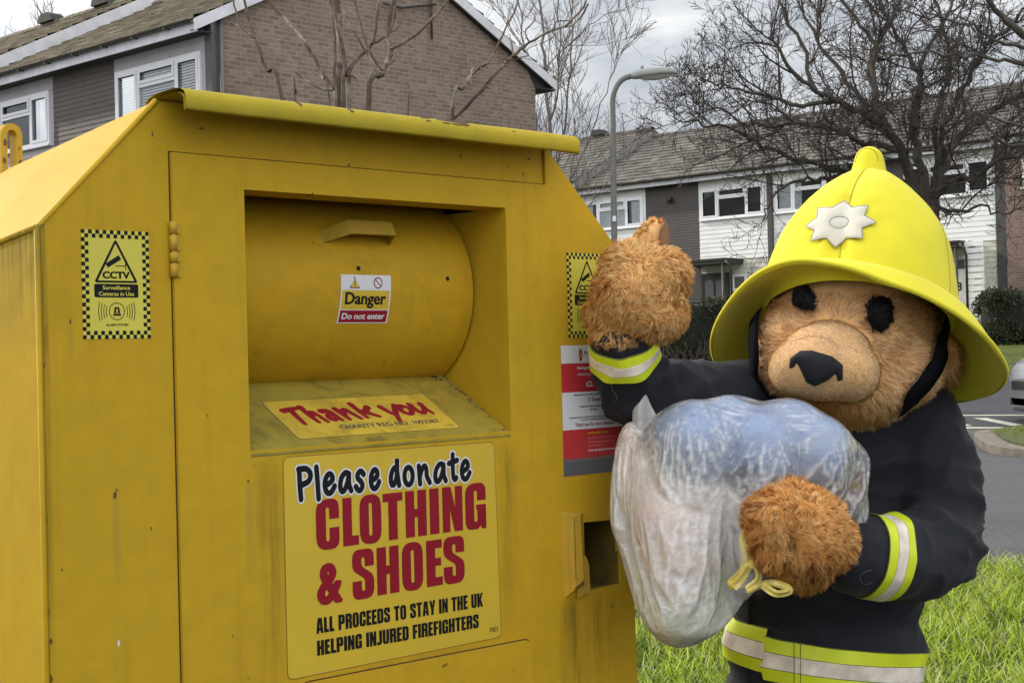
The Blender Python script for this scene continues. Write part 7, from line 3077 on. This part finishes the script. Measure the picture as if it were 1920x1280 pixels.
def cloth_film(voxel, inner_off, film_off, frames):
    """the sack really is a loose film: let it settle on its contents with a short cloth simulation"""
    IV, IF = union(grown(BLOBS, inner_off), .008, 4)
    FV, FF = union(grown(BLOBS, film_off), voxel, 3)
    obs = []
    for nm, V, F in (('inner', IV, IF), ('film', FV, FF)):
        me = bpy.data.meshes.new(nm)
        me.from_pydata(V.tolist(), [], F.tolist())
        o = bpy.data.objects.new(nm, me)
        COL.objects.link(o)
        obs.append(o)
    io, fo = obs
    io.modifiers.new('c', 'COLLISION')
    io.collision.thickness_outer = .002
    io.collision.cloth_friction = 8
    cl_ = fo.modifiers.new('cl', 'CLOTH')
    st_ = cl_.settings
    st_.quality = 5
    st_.mass = .05
    st_.tension_stiffness, st_.compression_stiffness, st_.shear_stiffness, st_.bending_stiffness = 20, 4, 5, .004
    st_.use_pressure = True
    st_.uniform_pressure_force = -2.0
    st_.effector_weights.gravity = .3
    st_.air_damping = 2
    cl_.collision_settings.distance_min = .002
    cl_.collision_settings.use_self_collision = False
    cl_.point_cache.frame_start, cl_.point_cache.frame_end = 1, frames
    scene.frame_start, scene.frame_end = 1, frames
    for f in range(1, frames + 1):
        scene.frame_set(f)
    dg = bpy.context.evaluated_depsgraph_get()
    e = fo.evaluated_get(dg)
    m_ = e.to_mesh()
    V = np.empty(len(m_.vertices) * 3, dtype=np.float32)
    m_.vertices.foreach_get('co', V)
    V = V.reshape(-1, 3).copy()
    e.to_mesh_clear()
    for o in obs:
        bpy.data.objects.remove(o)
    scene.frame_set(1)
    return V, FF


BVs, BF = cloth_film(.0056, -.011, .0175, 36)
BN = vnormals(BVs, BF)
# mean curvature: folds stack several layers of film and read whiter
def ring_mean(A):
    S_, C_ = np.zeros_like(A), np.zeros(len(A))
    for i0, i1 in ((0, 1), (1, 2), (2, 3), (3, 0)):
        for q0, q1 in ((i0, i1), (i1, i0)):
            np.add.at(S_, BF[:, q0], A[BF[:, q1]])
            np.add.at(C_, BF[:, q0], 1)
    return S_ / (C_[:, None] if A.ndim == 2 else C_)


for _ in range(1):
    BVs = (BVs + .5 * (ring_mean(BVs) - BVs)).astype(np.float32)
BN = vnormals(BVs, BF)
lap = ((ring_mean(BVs) - BVs) * BN).sum(1)
lap = lap - ring_mean(ring_mean(ring_mean(ring_mean(lap))))       # local folds only, not the overall roundness
curv = np.clip(-lap / .00036 - .22, 0, 1)
curv = .6 * curv + .4 * ring_mean(curv)
upz = np.array([list(p) for p, r in lumps])
lwz = np.array([list(p) for p, r in chain(lower + mid)])
du = np.sqrt(((BVs[:, None, :] - upz[None]) ** 2).sum(-1)).min(1)
dl_ = np.sqrt(((BVs[:, None, :] - lwz[None]) ** 2).sum(-1)).min(1)
lowf = 1 / (1 + np.exp(-(du - dl_ * .85) / .007))
wob_ = np.array([fbm((p[0] * 8, p[1] * 8, p[2] * 8), 2) for p in BVs])
rays = np.zeros(len(BVs))
for pp_, k_, r_ in ((at(1372, 1090, 2.70), 6.0, .20), (at(1212, 790, 2.79), 6.5, .20), (at(1366, 888, 2.69), 5.0, .12), (at(1600, 930, 2.81), 6.0, .15)):
    for i, p in enumerate(BVs):
        v_ = p - np.array(pp_)
        q_ = np.linalg.norm(v_) + 1e-6
        u_ = v_ / q_ * k_
        rays[i] = max(rays[i], ridge((u_[0], u_[1] + q_ * 1.5, u_[2] + pp_[0])) ** 14 * math.exp(-(q_ / r_) ** 2) * min(1, q_ / .03))
dn = .15 + .36 * lowf + .10 * wob_ + .50 * curv + .30 * rays
film = np_mesh('film', BVs, BF, M['plastic'], bag, keep=True, smooth=True, col=np.repeat(np.clip(dn, .10, .88)[:, None], 3, 1))
TV, TF = union(chain([(at(1212, 800, 2.79), .026), (at(1206, 775, 2.79), .020), (at(1209, 758, 2.79), .011), (at(1211, 742, 2.79), .004)], .3), .004, 3)
for i, p in enumerate(TV):
    TV[i, 1] = 2.79 + (p[1] - 2.79) * .35 + .006 * math.sin(p[0] * 160)
np_mesh('bag_corner', TV, TF, M['plastic'], bag, keep=True, smooth=True, col=np.full((len(TV), 3), .28))
# tied neck: gathered pleats and loose skirt of plastic by the paw
sk_ = MB()
skirt = []
for t in np.linspace(0, 1, 14):
    skirt.append([at(1398 + 8 * math.sin(t * 9) - 30 * t, 915 + 190 * t, 2.70) , at(1420 + 10 * math.sin(t * 7 + 1) - 22 * t, 918 + 180 * t, 2.655 + .01 * math.sin(t * 14)), at(1440 + 6 * math.sin(t * 11) - 30 * t, 925 + 165 * t, 2.69 + .01 * math.cos(t * 12))])
SV = np.array([list(p) for r in skirt for p in r], dtype=np.float32)
SF = np.array([(i * 3 + k, i * 3 + k + 1, (i + 1) * 3 + k + 1, (i + 1) * 3 + k) for i in range(13) for k in range(2)], dtype=np.int32)
np_mesh('bag_neck', SV, SF, M['plastic'], bag, keep=True, smooth=True, col=np.full((len(SV), 3), .4))
# yellow drawstring ribbons


def ribbon(name, pts, w, Y0, rot=0.0):
    P, _ = densify(np.array([list(at(x, y, Y0 + dy)) for x, y, dy in pts]), np.ones(len(pts)), rngf, 0.0, 6)
    mb = MB()
    rows = []
    for i, p in enumerate(P):
        p = Vector(p)
        t = Vector(P[min(i + 1, len(P) - 1)] - P[max(i - 1, 0)]).normalized()
        vd = (p - Vector(_c)).normalized()
        s_ = t.cross(vd).normalized()
        tw_ = rot + .5 * math.sin(i * .22)
        s_ = Matrix.Rotation(tw_, 3, t) @ s_
        n_ = t.cross(s_).normalized() * .0008
        rows.append([p - s_ * w, p - s_ * w * .35 + n_ * 2, p + s_ * w * .4 - n_, p + s_ * w])
    mb.grid(rows, 0, False)
    return mb.build(name, M['yellow_film'], bag, keep=True)


ribbon('drawstring', [(1412, 955, -.05), (1408, 985, -.055), (1398, 1010, -.06), (1404, 1045, -.055), (1392, 1075, -.05), (1372, 1098, -.045)], .011, 2.69)
ribbon('drawstring', [(1366, 1095, -.05), (1385, 1080, -.065), (1400, 1058, -.07), (1418, 1062, -.07), (1422, 1085, -.07), (1402, 1105, -.07), (1440, 1092, -.08), (1470, 1098, -.085), (1480, 1108, -.085), (1455, 1112, -.085), (1430, 1096, -.08)], .0065, 2.70)
kb_ = MB()
kb_.ell(at(1372, 1094, 2.665), (.0085, .009, .012), 0, 10, 8)
kb_.build('knot', M['yellow_tie'], bag, keep=True)


def garment(name, label, blobs_, mat, amp, seed):
    V, F = union(blobs_, .009, 5)
    Nn_ = vnormals(V, F)
    dd_ = np.array([amp * (ridge((p[0] * 13 + seed, p[1] * 13, p[2] * 17)) ** 3 - .5) for p in V])
    V = V + Nn_ * dd_[:, None].astype(np.float32)
    o = np_mesh(name, V, F, mat, None, smooth=True)
    return tag(o, label, 'clothing', 'clothes inside the plastic sack')


S8 = lambda L, k: [(p, r * k) for p, r in L]
garment('folded_garment', 'rolled blue garment seen through the upper part of the plastic sack', S8(upper[1:6], .84) + chain(S8([upper[1], upper[3], upper[5]], .6)) + chain([(at(1250, 845, 2.80), .040), (upper[1][0], .06)]) , M['blue_cloth'], .012, 1)
garment('folded_garment', 'dusty pink garment filling the hanging lower end of the plastic sack', chain(S8(lower[1:], .86)) + chain(S8(mid[:2], .8)), M['pink_cloth'], .010, 5)
garment('folded_garment', 'pale peach garment at the left end of the plastic sack', chain([(at(1195, 815, 2.815), .030), (at(1190, 880, 2.815), .034), (at(1195, 925, 2.80), .03)]), M['peach_cloth'], .006, 9)
garment('folded_garment', 'dark floral garment at the right end of the plastic sack beside the jacket', chain([(at(1560, 855, 2.80), .050), (at(1584, 885, 2.81), .044), (at(1592, 918, 2.825), .030)]), M['floral_cloth'], .006, 13)
